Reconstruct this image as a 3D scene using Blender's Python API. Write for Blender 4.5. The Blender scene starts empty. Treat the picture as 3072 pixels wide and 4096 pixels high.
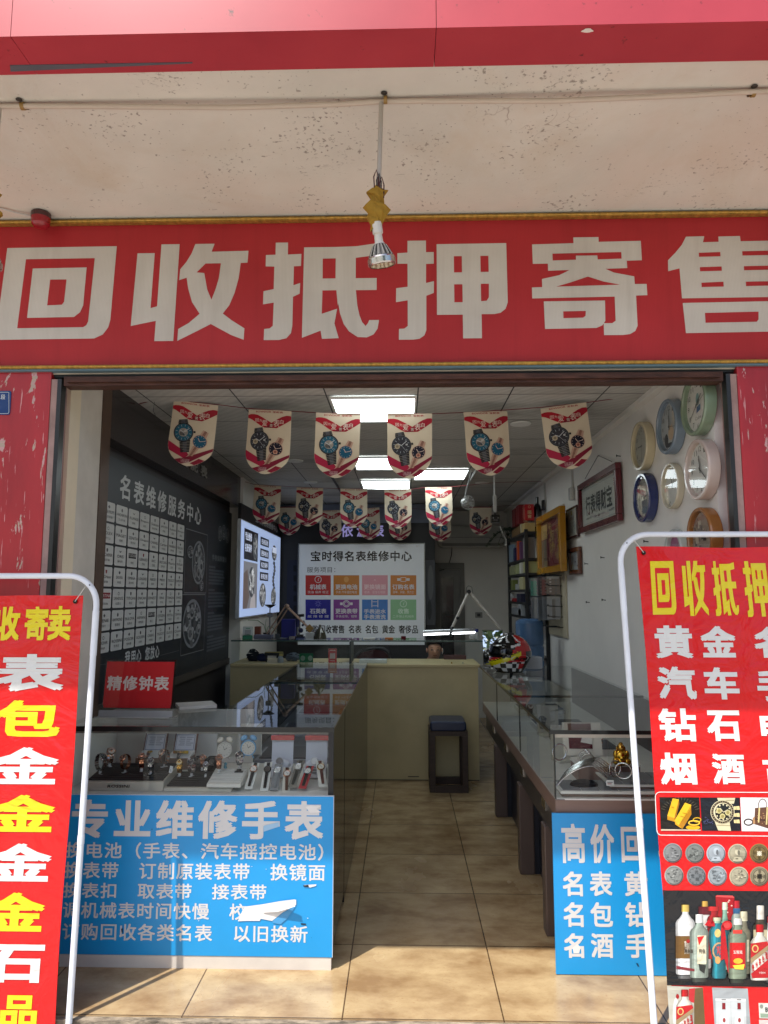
import bpy, bmesh, math, random
from mathutils import Vector, Matrix
from mathutils.geometry import delaunay_2d_cdt
random.seed(7)
SC = bpy.context.scene
COLL = SC.collection
rad = math.radians

# ---------------------------------------------------------------- camera
F_PX = 2841.0
PITCH = rad(6.66); YAW = rad(1.48); EYE = 1.5
cam_d = bpy.data.cameras.new("camera"); cam = bpy.data.objects.new("camera", cam_d); COLL.objects.link(cam)
cam.location = (0, 0, EYE); cam.rotation_euler = (rad(90) + PITCH, 0, YAW)
cam_d.sensor_fit = 'VERTICAL'; cam_d.sensor_height = 36.0; cam_d.lens = F_PX / 4096.0 * 36.0
cam_d.clip_start = 0.02; cam_d.clip_end = 500
SC.camera = cam

# ---------------------------------------------------------------- sky and sun
SUN_EL = rad(59.2); SUN_AZ = rad(40)          # shadows run 40 deg to the right of straight into the shop
W = bpy.data.worlds.new("World"); SC.world = W; W.use_nodes = True
nt = W.node_tree; nt.nodes.clear()
sky = nt.nodes.new('ShaderNodeTexSky'); sky.sky_type = 'NISHITA'; sky.sun_disc = False
sky.sun_elevation = SUN_EL
sky.sun_rotation = math.pi + SUN_AZ
sky.air_density = 1.0; sky.dust_density = 2.5; sky.ozone_density = 1.0
bg = nt.nodes.new('ShaderNodeBackground'); bg.inputs[1].default_value = 0.145
wo = nt.nodes.new('ShaderNodeOutputWorld')
nt.links.new(sky.outputs[0], bg.inputs[0]); nt.links.new(bg.outputs[0], wo.inputs[0])
sun_d = bpy.data.lights.new("sun", 'SUN'); sun_d.energy = 3.9; sun_d.angle = rad(0.5); sun_d.color = (1, 0.96, 0.90)
sun = bpy.data.objects.new("sun", sun_d); COLL.objects.link(sun)
sd = Vector((math.sin(SUN_AZ) * math.cos(SUN_EL), math.cos(SUN_AZ) * math.cos(SUN_EL), -math.sin(SUN_EL)))
sun.rotation_euler = sd.to_track_quat('-Z', 'Y').to_euler(); sun.location = (-4, -6, 9)
SC.view_settings.view_transform = 'Standard'; SC.view_settings.look = 'None'
SC.view_settings.exposure = 0.68; SC.view_settings.gamma = 1.0
SC.render.engine = 'CYCLES'
SC.cycles.use_denoising = True
SC.cycles.max_bounces = 10; SC.cycles.transparent_max_bounces = 24; SC.cycles.diffuse_bounces = 5
SC.cycles.glossy_bounces = 4; SC.cycles.sample_clamp_indirect = 6.0
SC.cycles.caustics_reflective = False; SC.cycles.caustics_refractive = False

# ---------------------------------------------------------------- colour, materials
def lin(c):
    c /= 255.0
    return c / 12.92 if c <= 0.04045 else ((c + 0.055) / 1.055) ** 2.4
def S(r, g, b): return (lin(r), lin(g), lin(b), 1.0)
MATS = {}
def new_mat(name):
    m = bpy.data.materials.new(name); m.use_nodes = True
    n = m.node_tree.nodes; n.clear()
    o = n.new('ShaderNodeOutputMaterial'); b = n.new('ShaderNodeBsdfPrincipled')
    m.node_tree.links.new(b.outputs[0], o.inputs[0])
    MATS[name] = m
    return m, m.node_tree, b, o
def mixc(t, a, b, fac, mode='MIX'):
    x = t.nodes.new('ShaderNodeMix'); x.data_type = 'RGBA'; x.blend_type = mode
    def put(sock, v):
        if isinstance(v, (tuple, list)): sock.default_value = v
        elif isinstance(v, (int, float)): sock.default_value = v
        else: t.links.new(v, sock)
    put(x.inputs[0], fac); put(x.inputs[6], a); put(x.inputs[7], b)
    return x.outputs[2]
def noise(t, scale, detail=4, vec=None, rough=0.6, dist=0.0):
    n = t.nodes.new('ShaderNodeTexNoise'); n.inputs['Scale'].default_value = scale
    n.inputs['Detail'].default_value = detail; n.inputs['Roughness'].default_value = rough
    n.inputs['Distortion'].default_value = dist
    if vec is not None: t.links.new(vec, n.inputs['Vector'])
    return n.outputs[0]
def ramp(t, src, p0, p1, c0=(0, 0, 0, 1), c1=(1, 1, 1, 1)):
    r = t.nodes.new('ShaderNodeValToRGB'); r.color_ramp.elements[0].position = p0; r.color_ramp.elements[1].position = p1
    r.color_ramp.elements[0].color = c0; r.color_ramp.elements[1].color = c1
    t.links.new(src, r.inputs[0]); return r.outputs[0]
def coords(t, kind='Object', scale=(1, 1, 1)):
    c = t.nodes.new('ShaderNodeTexCoord'); m = t.nodes.new('ShaderNodeMapping'); m.inputs['Scale'].default_value = scale
    t.links.new(c.outputs[kind], m.inputs[0]); return m.outputs[0]
def bump(t, b, src, strength, dist=0.01):
    n = t.nodes.new('ShaderNodeBump'); n.inputs['Strength'].default_value = strength; n.inputs['Distance'].default_value = dist
    t.links.new(src, n.inputs['Height']); t.links.new(n.outputs[0], b.inputs['Normal'])
def mat(name, col, rough=0.6, metal=0.0, var=0.12, scale=6.0, spec=0.4, bmp=0.0, bscale=40, coat=0.0, stretch=(1, 1, 1)):
    if name in MATS: return MATS[name]
    m, t, b, o = new_mat(name)
    v = coords(t, 'Object', stretch)
    dark = tuple(c * (1 - var) for c in col[:3]) + (1,); lite = tuple(min(1, c * (1 + var)) for c in col[:3]) + (1,)
    n = ramp(t, noise(t, scale, 5, v), 0.3, 0.7, dark, lite)
    t.links.new(n, b.inputs['Base Color'])
    b.inputs['Roughness'].default_value = rough; b.inputs['Metallic'].default_value = metal
    b.inputs['Specular IOR Level'].default_value = spec; b.inputs['Coat Weight'].default_value = coat
    if bmp: bump(t, b, noise(t, bscale, 4, v), bmp)
    return m
def col_mat(name, rough=0.55, metal=0.0, var=0.08, spec=0.35, coat=0.0, emit=0.0, bmp=0.0, bscale=6, scale=9.0):
    """colour comes from the per-face colours of the mesh (a print or paint job), with a little procedural wear"""
    if name in MATS: return MATS[name]
    m, t, b, o = new_mat(name)
    a = t.nodes.new('ShaderNodeAttribute'); a.attribute_name = 'Col'
    v = coords(t, 'Object')
    n = ramp(t, noise(t, scale, 5, v), 0.3, 0.7, (1 - var,) * 3 + (1,), (1, 1, 1, 1))
    c = mixc(t, a.outputs[0], n, 1.0, 'MULTIPLY')
    t.links.new(c, b.inputs['Base Color'])
    b.inputs['Roughness'].default_value = rough; b.inputs['Metallic'].default_value = metal
    b.inputs['Specular IOR Level'].default_value = spec; b.inputs['Coat Weight'].default_value = coat
    if emit:
        t.links.new(a.outputs[0], b.inputs['Emission Color']); b.inputs['Emission Strength'].default_value = emit
    if bmp: bump(t, b, noise(t, bscale, 3, v, 0.5), bmp, 0.02)
    return m
def glow_mat(name, col, strength):
    if name in MATS: return MATS[name]
    m, t, b, o = new_mat(name)
    b.inputs['Base Color'].default_value = (0.8, 0.8, 0.8, 1)
    b.inputs['Emission Color'].default_value = col; b.inputs['Emission Strength'].default_value = strength
    return m
def glass_mat(name, tint, ior=1.5, rough=0.0, dirt=0.0):
    m = bpy.data.materials.new(name); m.use_nodes = True; t = m.node_tree; t.nodes.clear(); MATS[name] = m
    o = t.nodes.new('ShaderNodeOutputMaterial'); tr = t.nodes.new('ShaderNodeBsdfTransparent'); gl = t.nodes.new('ShaderNodeBsdfGlossy')
    tr.inputs[0].default_value = tint; gl.inputs['Roughness'].default_value = rough
    f = t.nodes.new('ShaderNodeFresnel'); f.inputs[0].default_value = ior
    g = t.nodes.new('ShaderNodeNewGeometry')
    inv = t.nodes.new('ShaderNodeMath'); inv.operation = 'SUBTRACT'; inv.inputs[0].default_value = 1.0; t.links.new(g.outputs['Backfacing'], inv.inputs[1])
    mu = t.nodes.new('ShaderNodeMath'); mu.operation = 'MULTIPLY'; t.links.new(f.outputs[0], mu.inputs[0]); t.links.new(inv.outputs[0], mu.inputs[1])
    mx = t.nodes.new('ShaderNodeMixShader'); t.links.new(mu.outputs[0], mx.inputs[0]); t.links.new(tr.outputs[0], mx.inputs[1]); t.links.new(gl.outputs[0], mx.inputs[2])
    t.links.new(mx.outputs[0], o.inputs[0])
    return m

# ---------------------------------------------------------------- photo rays, used only to measure where things stand on their own planes
_f0 = Vector((-math.sin(YAW), math.cos(YAW), 0)); _R = Vector((math.cos(YAW), math.sin(YAW), 0))
_FW = _f0 * math.cos(PITCH) + Vector((0, 0, math.sin(PITCH))); _UP = _f0 * -math.sin(PITCH) + Vector((0, 0, math.cos(PITCH)))
def ray(x, y): return _FW + _R * ((x - 1536) / F_PX) + _UP * ((2048 - y) / F_PX)
def aY(x, y, Y): d = ray(x, y); return Vector((0, 0, EYE)) + d * (Y / d.y)
def aX(x, y, X): d = ray(x, y); return Vector((0, 0, EYE)) + d * (X / d.x)
def aZ(x, y, Z): d = ray(x, y); return Vector((0, 0, EYE)) + d * ((Z - EYE) / d.z)

class Plane:
    """a flat board standing in the place: local x runs along it, local z up it, local -y out of its face"""
    def __init__(s, loc, rz=0.0, tilt=0.0):
        s.loc = Vector(loc); s.rot = (tilt, 0, rz)
        s.M = Matrix.Translation(s.loc) @ Matrix.Rotation(rz, 4, 'Z') @ Matrix.Rotation(tilt, 4, 'X'); s.I = s.M.inverted()
    def uv(s, px, py):
        o = s.I @ Vector((0, 0, EYE)); d = (s.I.to_3x3() @ ray(px, py)); k = -o.y / d.y
        p = o + d * k; return (p.x, p.z)

# ---------------------------------------------------------------- mesh builder
LAY = 0.0009
_txt = {}
def text_mesh(s, off=0.0, space=1.0):
    k = (s, off, space)
    if k in _txt: return _txt[k]
    c = bpy.data.curves.new('t', 'FONT'); c.body = s; c.offset = off; c.space_character = space; c.resolution_u = 2
    o = bpy.data.objects.new('t', c); COLL.objects.link(o)
    dg = bpy.context.evaluated_depsgraph_get(); dg.update()
    m = bpy.data.meshes.new_from_object(o.evaluated_get(dg))
    vs = [(v.co.x, v.co.y) for v in m.vertices]; fs = [tuple(p.vertices) for p in m.polygons]
    bpy.data.objects.remove(o); bpy.data.curves.remove(c); bpy.data.meshes.remove(m)
    xs = [p[0] for p in vs] or [0, 1]; ys = [p[1] for p in vs] or [0, 1]
    _txt[k] = (vs, fs, min(xs), max(xs), min(ys), max(ys)); return _txt[k]

_heavy = {}
def heavy_text(s, e, space):
    """bolder letters: four shifted copies of each letter merged into one flat outline"""
    if not e: return text_mesh(s, 0.0, space)
    k = (s, e, space)
    if k in _heavy: return _heavy[k]
    vs, fs, a, b, c, d = text_mesh(s, 0.0, space)
    par = list(range(len(vs)))
    def root(i):
        while par[i] != i: par[i] = par[par[i]]; i = par[i]
        return i
    for f in fs:
        for i in f[1:]: par[root(i)] = root(f[0])
    comp = {}
    for f in fs: comp.setdefault(root(f[0]), []).append(f)
    iv = sorted((min(vs[i][0] for f in q for i in f) - e, max(vs[i][0] for f in q for i in f) + e, n) for n, q in enumerate(comp.values()))
    cl = list(comp.values()); groups = []; hi = -1e9
    for x0, x1, n in iv:                       # one letter at a time keeps each arrangement small
        if x0 > hi: groups.append([])
        groups[-1] += cl[n]; hi = max(hi, x1)
    nv, nf = [], []
    for gf in groups:
        V, F, TR = [], [], []
        for ex, ey in ((-e, -e), (e, -e), (-e, e), (e, e)) + (((0, 0),) if e > .02 else ()):
            ix = {}
            for f in gf:
                ar = sum(vs[f[i]][0] * vs[f[(i + 1) % len(f)]][1] - vs[f[(i + 1) % len(f)]][0] * vs[f[i]][1] for i in range(len(f)))
                if abs(ar) < 1e-9: continue
                q = []
                for i in (f if ar > 0 else tuple(reversed(f))):
                    if i not in ix: ix[i] = len(V); V.append(Vector((vs[i][0] + ex, vs[i][1] + ey)))
                    q.append(ix[i])
                F.append(q)
                for t_ in range(1, len(q) - 1): TR.append((V[q[0]], V[q[t_]], V[q[t_ + 1]]))
        r = delaunay_2d_cdt(V, [], F, 1, 1e-5); b0 = len(nv); nv += [(p.x, p.y) for p in r[0]]
        for f in r[2]:
            p = [r[0][i] for i in f]; cx = sum(q.x for q in p) / len(p); cy = sum(q.y for q in p) / len(p); ok = False
            for A_, B_, C_ in TR:
                d1 = (B_.x - A_.x) * (cy - A_.y) - (B_.y - A_.y) * (cx - A_.x)
                if d1 < -1e-9: continue
                if (C_.x - B_.x) * (cy - B_.y) - (C_.y - B_.y) * (cx - B_.x) < -1e-9: continue
                if (A_.x - C_.x) * (cy - C_.y) - (A_.y - C_.y) * (cx - C_.x) < -1e-9: continue
                ok = True; break
            if not ok: continue
            ar = sum(p[i].x * p[(i + 1) % len(p)].y - p[(i + 1) % len(p)].x * p[i].y for i in range(len(p)))
            nf.append(tuple(b0 + i for i in (f if ar > 0 else reversed(f))))
    _heavy[k] = (nv, nf, a - e, b + e, c - e, d + e); return _heavy[k]

class MB:
    def __init__(s): s.v = []; s.f = []; s.c = []; s.mi = []; s.sm = []; s.map = None; s.mat_i = 0; s.xf = None
    def add(s, vs, fs, col, smooth=False):
        n = len(s.v)
        if s.xf is not None: vs = [s.xf @ Vector(p) for p in vs]
        s.v += [tuple(p) for p in vs]
        for f in fs:
            s.f.append(tuple(n + i for i in f)); s.c.append(col); s.mi.append(s.mat_i); s.sm.append(smooth)
    # --- solids
    def box(s, x0, x1, y0, y1, z0, z1, col=(.5, .5, .5, 1)):
        v = [(x, y, z) for x in (x0, x1) for y in (y0, y1) for z in (z0, z1)]
        s.add(v, [(0, 1, 3, 2), (4, 6, 7, 5), (0, 4, 5, 1), (2, 3, 7, 6), (0, 2, 6, 4), (1, 5, 7, 3)], col)
    def rbox(s, x0, x1, y0, y1, z0, z1, r, col=(.5, .5, .5, 1), n=4):
        """box with the four corners of its x-z outline rounded"""
        pts = []
        for cx, cz, a0 in ((x1 - r, z1 - r, 0), (x0 + r, z1 - r, 90), (x0 + r, z0 + r, 180), (x1 - r, z0 + r, 270)):
            for k in range(n + 1):
                a = rad(a0 + 90 * k / n); pts.append((cx + r * math.cos(a), cz + r * math.sin(a)))
        s.prism(pts, y0, y1, col)
    def prism(s, pts, y0, y1, col=(.5, .5, .5, 1)):
        """outline in x-z pushed along y"""
        a = sum(pts[i][0] * pts[(i + 1) % len(pts)][1] - pts[(i + 1) % len(pts)][0] * pts[i][1] for i in range(len(pts)))
        if a < 0: pts = pts[::-1]
        n = len(pts)
        v = [(p[0], y0, p[1]) for p in pts] + [(p[0], y1, p[1]) for p in pts]
        fs = [tuple(range(n)), tuple(range(2 * n - 1, n - 1, -1))] + [(i, i + n, (i + 1) % n + n, (i + 1) % n) for i in range(n)]
        s.add(v, fs, col)
    def tube(s, pts, r, n=8, col=(.5, .5, .5, 1), caps=True, closed=False):
        pts = [Vector(p) for p in pts]; rs = r if isinstance(r, (list, tuple)) else [r] * len(pts)
        rings = []; N = len(pts); up = None
        for i, p in enumerate(pts):
            if closed: t = pts[(i + 1) % N] - pts[i - 1]
            else: t = (pts[min(i + 1, N - 1)] - pts[max(i - 1, 0)])
            t.normalize()
            if up is None: up = t.cross(Vector((0, 0, 1)) if abs(t.z) < .9 else Vector((1, 0, 0))).normalized()
            up = (up - t * up.dot(t)).normalized(); w = t.cross(up)
            rings.append([p + (up * math.cos(2 * math.pi * k / n) + w * math.sin(2 * math.pi * k / n)) * rs[i] for k in range(n)])
        v = [q for g in rings for q in g]; fs = []
        for i in range(N if closed else N - 1):
            j = (i + 1) % N
            for k in range(n): fs.append((i * n + k, i * n + (k + 1) % n, j * n + (k + 1) % n, j * n + k))
        s.add(v, fs, col, True)
        if caps and not closed:
            s.add(rings[0], [tuple(range(n - 1, -1, -1))], col); s.add(rings[-1], [tuple(range(n))], col)
    def lathe(s, prof, n=24, col=(.5, .5, .5, 1), M=None, cols=None, smooth=True):
        """profile of (radius, height) turned about z; M places it"""
        M = M or Matrix(); v = []; 
        for r, z in prof:
            for k in range(n):
                a = 2 * math.pi * k / n; v.append(M @ Vector((max(r, 1e-5) * math.cos(a), max(r, 1e-5) * math.sin(a), z)))
        for i in range(len(prof) - 1):
            fs = [(i * n + k, i * n + (k + 1) % n, (i + 1) * n + (k + 1) % n, (i + 1) * n + k) for k in range(n)]
            cc = cols[i] if cols else col
            # own verts per band keep hard colour edges
            vv = [v[i * n + k] for k in range(n)] + [v[(i + 1) * n + k] for k in range(n)]
            s.add(vv, [(k, (k + 1) % n, n + (k + 1) % n, n + k) for k in range(n)], cc, smooth)
    def ball(s, c, rx, ry, rz, col, n=16, m=10):
        prof = [(math.sin(math.pi * i / m), -math.cos(math.pi * i / m)) for i in range(m + 1)]
        M = Matrix.Translation(c) @ Matrix.Diagonal((rx, ry, rz, 1))
        s.lathe(prof, n, col, M)
    # --- flat prints in the plane y = -layer
    def _uv(s, p): return s.map(*p) if s.map else p
    def P(s, pts, col, L=1, raw=False):
        q = pts if raw else [s._uv(p) for p in pts]
        a = sum(q[i][0] * q[(i + 1) % len(q)][1] - q[(i + 1) % len(q)][0] * q[i][1] for i in range(len(q)))
        if a < 0: q = q[::-1]
        s.add([(p[0], -L * LAY, p[1]) for p in q], [tuple(range(len(q)))], col)
    def R(s, x0, y0, x1, y1, col, L=1): s.P([(x0, y0), (x1, y0), (x1, y1), (x0, y1)], col, L)
    def E(s, cx, cy, rx, ry, col, L=1, n=24, a0=0, a1=360):
        pts = [(cx + rx * math.cos(rad(a0 + (a1 - a0) * k / n)), cy + ry * math.sin(rad(a0 + (a1 - a0) * k / n))) for k in range(n if a1 - a0 == 360 else n + 1)]
        s.P(pts, col, L)
    def RING(s, cx, cy, rx, ry, w, col, L=1, n=24, a0=0, a1=360):
        for k in range(n):
            A = rad(a0 + (a1 - a0) * k / n); B = rad(a0 + (a1 - a0) * (k + 1) / n)
            s.P([(cx + rx * math.cos(A), cy + ry * math.sin(A)), (cx + rx * math.cos(B), cy + ry * math.sin(B)),
                 (cx + (rx - w) * math.cos(B), cy + (ry - w) * math.sin(B)), (cx + (rx - w) * math.cos(A), cy + (ry - w) * math.sin(A))], col, L)
    def LN(s, pts, w, col, L=1):
        for (x0, y0), (x1, y1) in zip(pts, pts[1:]):
            d = math.hypot(x1 - x0, y1 - y0) or 1; nx, ny = -(y1 - y0) / d * w / 2, (x1 - x0) / d * w / 2
            s.P([(x0 + nx, y0 + ny), (x1 + nx, y1 + ny), (x1 - nx, y1 - ny), (x0 - nx, y0 - ny)], col, L)
    def T(s, txt, x0, y0, x1, y1, col, L=1, off=0.0, space=1.0, slant=0.0):
        """text fitted into the box (x0,y0)=top left .. (x1,y1)=bottom right"""
        vs, fs, a, b, c, d = heavy_text(txt, off * .72 if off >= .015 else 0.0, space)
        u0, v0 = s._uv((x0, y0)); u1, v1 = s._uv((x1, y1))
        out = []
        for x, y in vs:
            p = (x - a) / (b - a); q = (d - y) / (d - c)
            out.append((u0 + (u1 - u0) * p + slant * (1 - q), -L * LAY, v0 + (v1 - v0) * q))
        s.add(out, fs, col)
    def G(s, glyph, box, col, bgc, L=1):
        """a traced sign character: outlines, then counters painted in the ground colour"""
        u0, v0 = s._uv(box[:2]); u1, v1 = s._uv(box[2:])
        X0, Y0, X1, Y1 = glyph['b']
        f = lambda p: (u0 + (u1 - u0) * (p[0] - X0) / (X1 - X0), v0 + (v1 - v0) * (p[1] - Y0) / (Y1 - Y0))
        for i, lv in enumerate(glyph['l']):
            for poly in lv: s.P([f(p) for p in poly], col if i % 2 == 0 else bgc, L + i, raw=True)
    # --- finish
    def build(s, name, mats, parent=None, bevel=0.0, subsurf=0, solid=0.0):
        me = bpy.data.meshes.new(name); me.from_pydata(s.v, [], s.f)
        mats = mats if isinstance(mats, (list, tuple)) else [mats]
        for m in mats: me.materials.append(m)
        ca = me.color_attributes.new('Col', 'FLOAT_COLOR', 'CORNER')
        buf = []
        for c, f in zip(s.c, s.f): buf += list(c) * len(f)
        ca.data.foreach_set('color', buf)
        me.polygons.foreach_set('material_index', s.mi); me.polygons.foreach_set('use_smooth', s.sm)
        me.update()
        o = bpy.data.objects.new(name, me); COLL.objects.link(o)
        if parent is not None: o.parent = parent
        if bevel:
            b = o.modifiers.new('bevel', 'BEVEL'); b.width = bevel; b.segments = 2; b.limit_method = 'ANGLE'; b.angle_limit = rad(50)
        if subsurf:
            b = o.modifiers.new('sub', 'SUBSURF'); b.levels = subsurf; b.render_levels = subsurf
        if solid:
            b = o.modifiers.new('solid', 'SOLIDIFY'); b.thickness = solid; b.offset = 1
        return o
def curl(o, w, c, d, tw, nx=8, nz=6, h=.36):
    """slice a flat sheet and let it curl: c across, d down its length, tw twist"""
    bm = bmesh.new(); bm.from_mesh(o.data)
    for k in range(1, nx): bmesh.ops.bisect_plane(bm, geom=bm.verts[:] + bm.edges[:] + bm.faces[:], plane_co=(-w / 2 + w * k / nx, 0, 0), plane_no=(1, 0, 0))
    for k in range(1, nz): bmesh.ops.bisect_plane(bm, geom=bm.verts[:] + bm.edges[:] + bm.faces[:], plane_co=(0, 0, -h * k / nz), plane_no=(0, 0, 1))
    for v in bm.verts:
        u, z = v.co.x / (w / 2), -v.co.z / h
        v.co.y += (c * u * u * (.3 + .7 * z) + d * math.sin(z * 2.6) + tw * u * z)
    bm.to_mesh(o.data); bm.free()
def tag(o, label, cat, group=None, kind=None):
    if label: o['label'] = label
    if cat: o['category'] = cat
    if group: o['group'] = group
    if kind: o['kind'] = kind
    return o
def thing(name, label, cat, loc=(0, 0, 0), rot=(0, 0, 0), group=None):
    o = bpy.data.objects.new(name, None); COLL.objects.link(o); o.empty_display_size = 0.05
    o.location = loc; o.rotation_euler = rot
    return tag(o, label, cat, group)
def on_plane(name, label, cat, pl, group=None): return thing(name, label, cat, pl.loc, pl.rot, group)
def dup(root, loc=None, rot=None, label=None, group=None):
    def cp(o, par):
        c = o.copy(); COLL.objects.link(c)
        if par is not None: c.parent = par
        for ch in list(o.children): cp(ch, c)
        return c
    r = cp(root, None)
    if loc is not None: r.location = loc
    if rot is not None: r.rotation_euler = rot
    if label: r['label'] = label
    if group: r['group'] = group
    return r
def solo(mb, name, m, label, cat, loc=(0, 0, 0), rot=(0, 0, 0), group=None, **k):
    o = mb.build(name, m, None, **k); o.location = loc; o.rotation_euler = rot
    return tag(o, label, cat, group)
def structure(mb, name, m, **k):
    o = mb.build(name, m, None, **k); o['kind'] = 'structure'; return o

# ---------------------------------------------------------------- shared materials
PRINT = col_mat('printed_vinyl', 0.38, 0, 0.06, 0.4)
PAINT = col_mat('painted', 0.5, 0, 0.12, 0.4)
GLOSS = col_mat('gloss_paint', 0.2, 0, 0.08, 0.5, coat=0.3)
BANNER_ = None
PAPER = col_mat('printed_paper', 0.6, 0, 0.06, 0.3)
METAL = col_mat('metal_coloured', 0.22, 1.0, 0.1, 0.5)
CLOTH = col_mat('cloth_coloured', 0.9, 0, 0.2, 0.1, bmp=0.2, bscale=60)
BANNER = col_mat('banner_vinyl', 0.24, 0, 0.05, 0.5)
_t = BANNER.node_tree; _b = [n for n in _t.nodes if n.type == 'BSDF_PRINCIPLED'][0]
bump(_t, _b, noise(_t, 4.5, 3, coords(_t, 'Object', (1, 1, 1.4)), .5, 1.6), .5, .03)     # soft creases in the vinyl
BOARDP = col_mat('board_print', 0.3, 0, 0.05, 0.5)
GLASS = glass_mat('clear_glass', (.965, .98, .972, 1), 1.36)
GLASS_EDGE = mat('glass_edge', S(60, 85, 78), .2, 0, .1)
ACRYL = glass_mat('clear_acrylic', (.93, .93, .93, 1))
CHROME = mat('chrome', (.75, .75, .76, 1), .15, 1, .08)
BLACK = mat('black_lacquer', (.012, .012, .013, 1), .10, 0, .2, spec=.5)
for n_ in BLACK.node_tree.nodes:
    if n_.type == 'BSDF_PRINCIPLED': n_.inputs['IOR'].default_value = 1.2
BLACKM = mat('matt_black', (.015, .015, .016, 1), .5, 0, .2)
WHITE = mat('white_paint', S(225, 225, 222), .5, 0, .05)
WHITEM = mat('white_enamel_pipe', (.72, .76, .82, 1), .3, 0, .06, spec=.5)
BROWN = mat('brown_laminate', S(112, 92, 82), .45, 0, .12, stretch=(1, 1, 6))
DARKW = mat('dark_wood', S(62, 48, 40), .5, 0, .25, 14, stretch=(1, 6, 6))
# ================================================================ THE SETTING
def m_floor():
    m, t, b, o = new_mat('beige_tile')
    c = t.nodes.new('ShaderNodeTexCoord'); mp = t.nodes.new('ShaderNodeMapping'); t.links.new(c.outputs['Object'], mp.inputs[0])
    mp.inputs['Location'].default_value = (.2195 + .575 * 4, -3.26 + .54 * 7, 0)
    br = t.nodes.new('ShaderNodeTexBrick'); br.offset = 0; br.squash = 1
    t.links.new(mp.outputs[0], br.inputs['Vector'])
    br.inputs['Scale'].default_value = 1; br.inputs['Brick Width'].default_value = .575; br.inputs['Row Height'].default_value = .54
    br.inputs['Mortar Size'].default_value = .003; br.inputs['Mortar Smooth'].default_value = .2; br.inputs['Bias'].default_value = 0
    br.inputs['Color1'].default_value = S(186, 163, 124); br.inputs['Color2'].default_value = S(172, 148, 110); br.inputs['Mortar'].default_value = S(90, 70, 48)
    v2 = coords(t, 'Object', (1.0, 1.5, 1))
    cl = ramp(t, noise(t, 4.4, 8, v2, .6, .15), .34, .64, S(150, 112, 72), (1, 1, 1, 1))
    c1 = mixc(t, br.outputs['Color'], cl, .66, 'MULTIPLY')
    sp = ramp(t, noise(t, 70, 3, v2), .60, .75, (0, 0, 0, 1), (1, 1, 1, 1))
    c2 = mixc(t, c1, S(150, 118, 80), sp)
    t.links.new(c2, b.inputs['Base Color'])
    r = ramp(t, noise(t, 9, 4), .3, .7, (.14,) * 3 + (1,), (.30,) * 3 + (1,)); t.links.new(r, b.inputs['Roughness'])
    b.inputs['Specular IOR Level'].default_value = .45
    bump(t, b, br.outputs['Fac'], -.25, .004)
    return m
FLOOR = m_floor()
mb = MB(); mb.box(-1.75, 1.75, 2.716, 9.2, -.10, 0); structure(mb, 'shop_floor', FLOOR)
# worn cement nosing of the step
def m_nosing():
    m, t, b, o = new_mat('chipped_cement')
    v = coords(t, 'Object', (1, 3, 3))
    c = ramp(t, noise(t, 14, 6, v, .7), .35, .7, S(70, 62, 52), S(178, 162, 140)); t.links.new(c, b.inputs['Base Color'])
    b.inputs['Roughness'].default_value = .85; bump(t, b, noise(t, 30, 5, v), .6, .01); return m
mb = MB(); mb.box(-6, 6, 2.69, 2.715, -.14, -.003); structure(mb, 'step_edge', m_nosing())
mb = MB(); mb.box(-6, -1.751, 2.716, 2.86, -.10, -.001); mb.box(1.751, 6, 2.716, 2.86, -.10, -.001); structure(mb, 'doorstep_strip', FLOOR)
def m_pave():
    m, t, b, o = new_mat('pavement_slabs')
    v = coords(t, 'Object')
    br = t.nodes.new('ShaderNodeTexBrick'); t.links.new(v, br.inputs['Vector']); br.offset = .5
    br.inputs['Scale'].default_value = 1; br.inputs['Brick Width'].default_value = .6; br.inputs['Row Height'].default_value = .3; br.inputs['Mortar Size'].default_value = .006
    br.inputs['Color1'].default_value = S(190, 186, 178); br.inputs['Color2'].default_value = S(176, 172, 164); br.inputs['Mortar'].default_value = S(105, 98, 90)
    c = mixc(t, br.outputs['Color'], ramp(t, noise(t, 2.5, 6, v), .3, .7, (.75, .73, .7, 1), (1, 1, 1, 1)), .8, 'MULTIPLY')
    t.links.new(c, b.inputs['Base Color']); b.inputs['Roughness'].default_value = .8; return m
mb = MB(); mb.box(-60, 60, -4.6, 2.689, -.5, -.12); structure(mb, 'pavement', m_pave())
mb = MB(); mb.box(-60, 60, -14, -4.601, -.5, -.24); structure(mb, 'road', mat('asphalt', (.06, .06, .06, 1), .85, 0, .3, 8, bmp=.3))
mb = MB(); mb.box(-200, 200, -200, -14.001, -.5, -.2); mb.box(-200, 200, 10, 200, -.5, -.2); structure(mb, 'ground', mat('far_ground', S(150, 145, 130), .9, 0, .2, .5))

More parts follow.
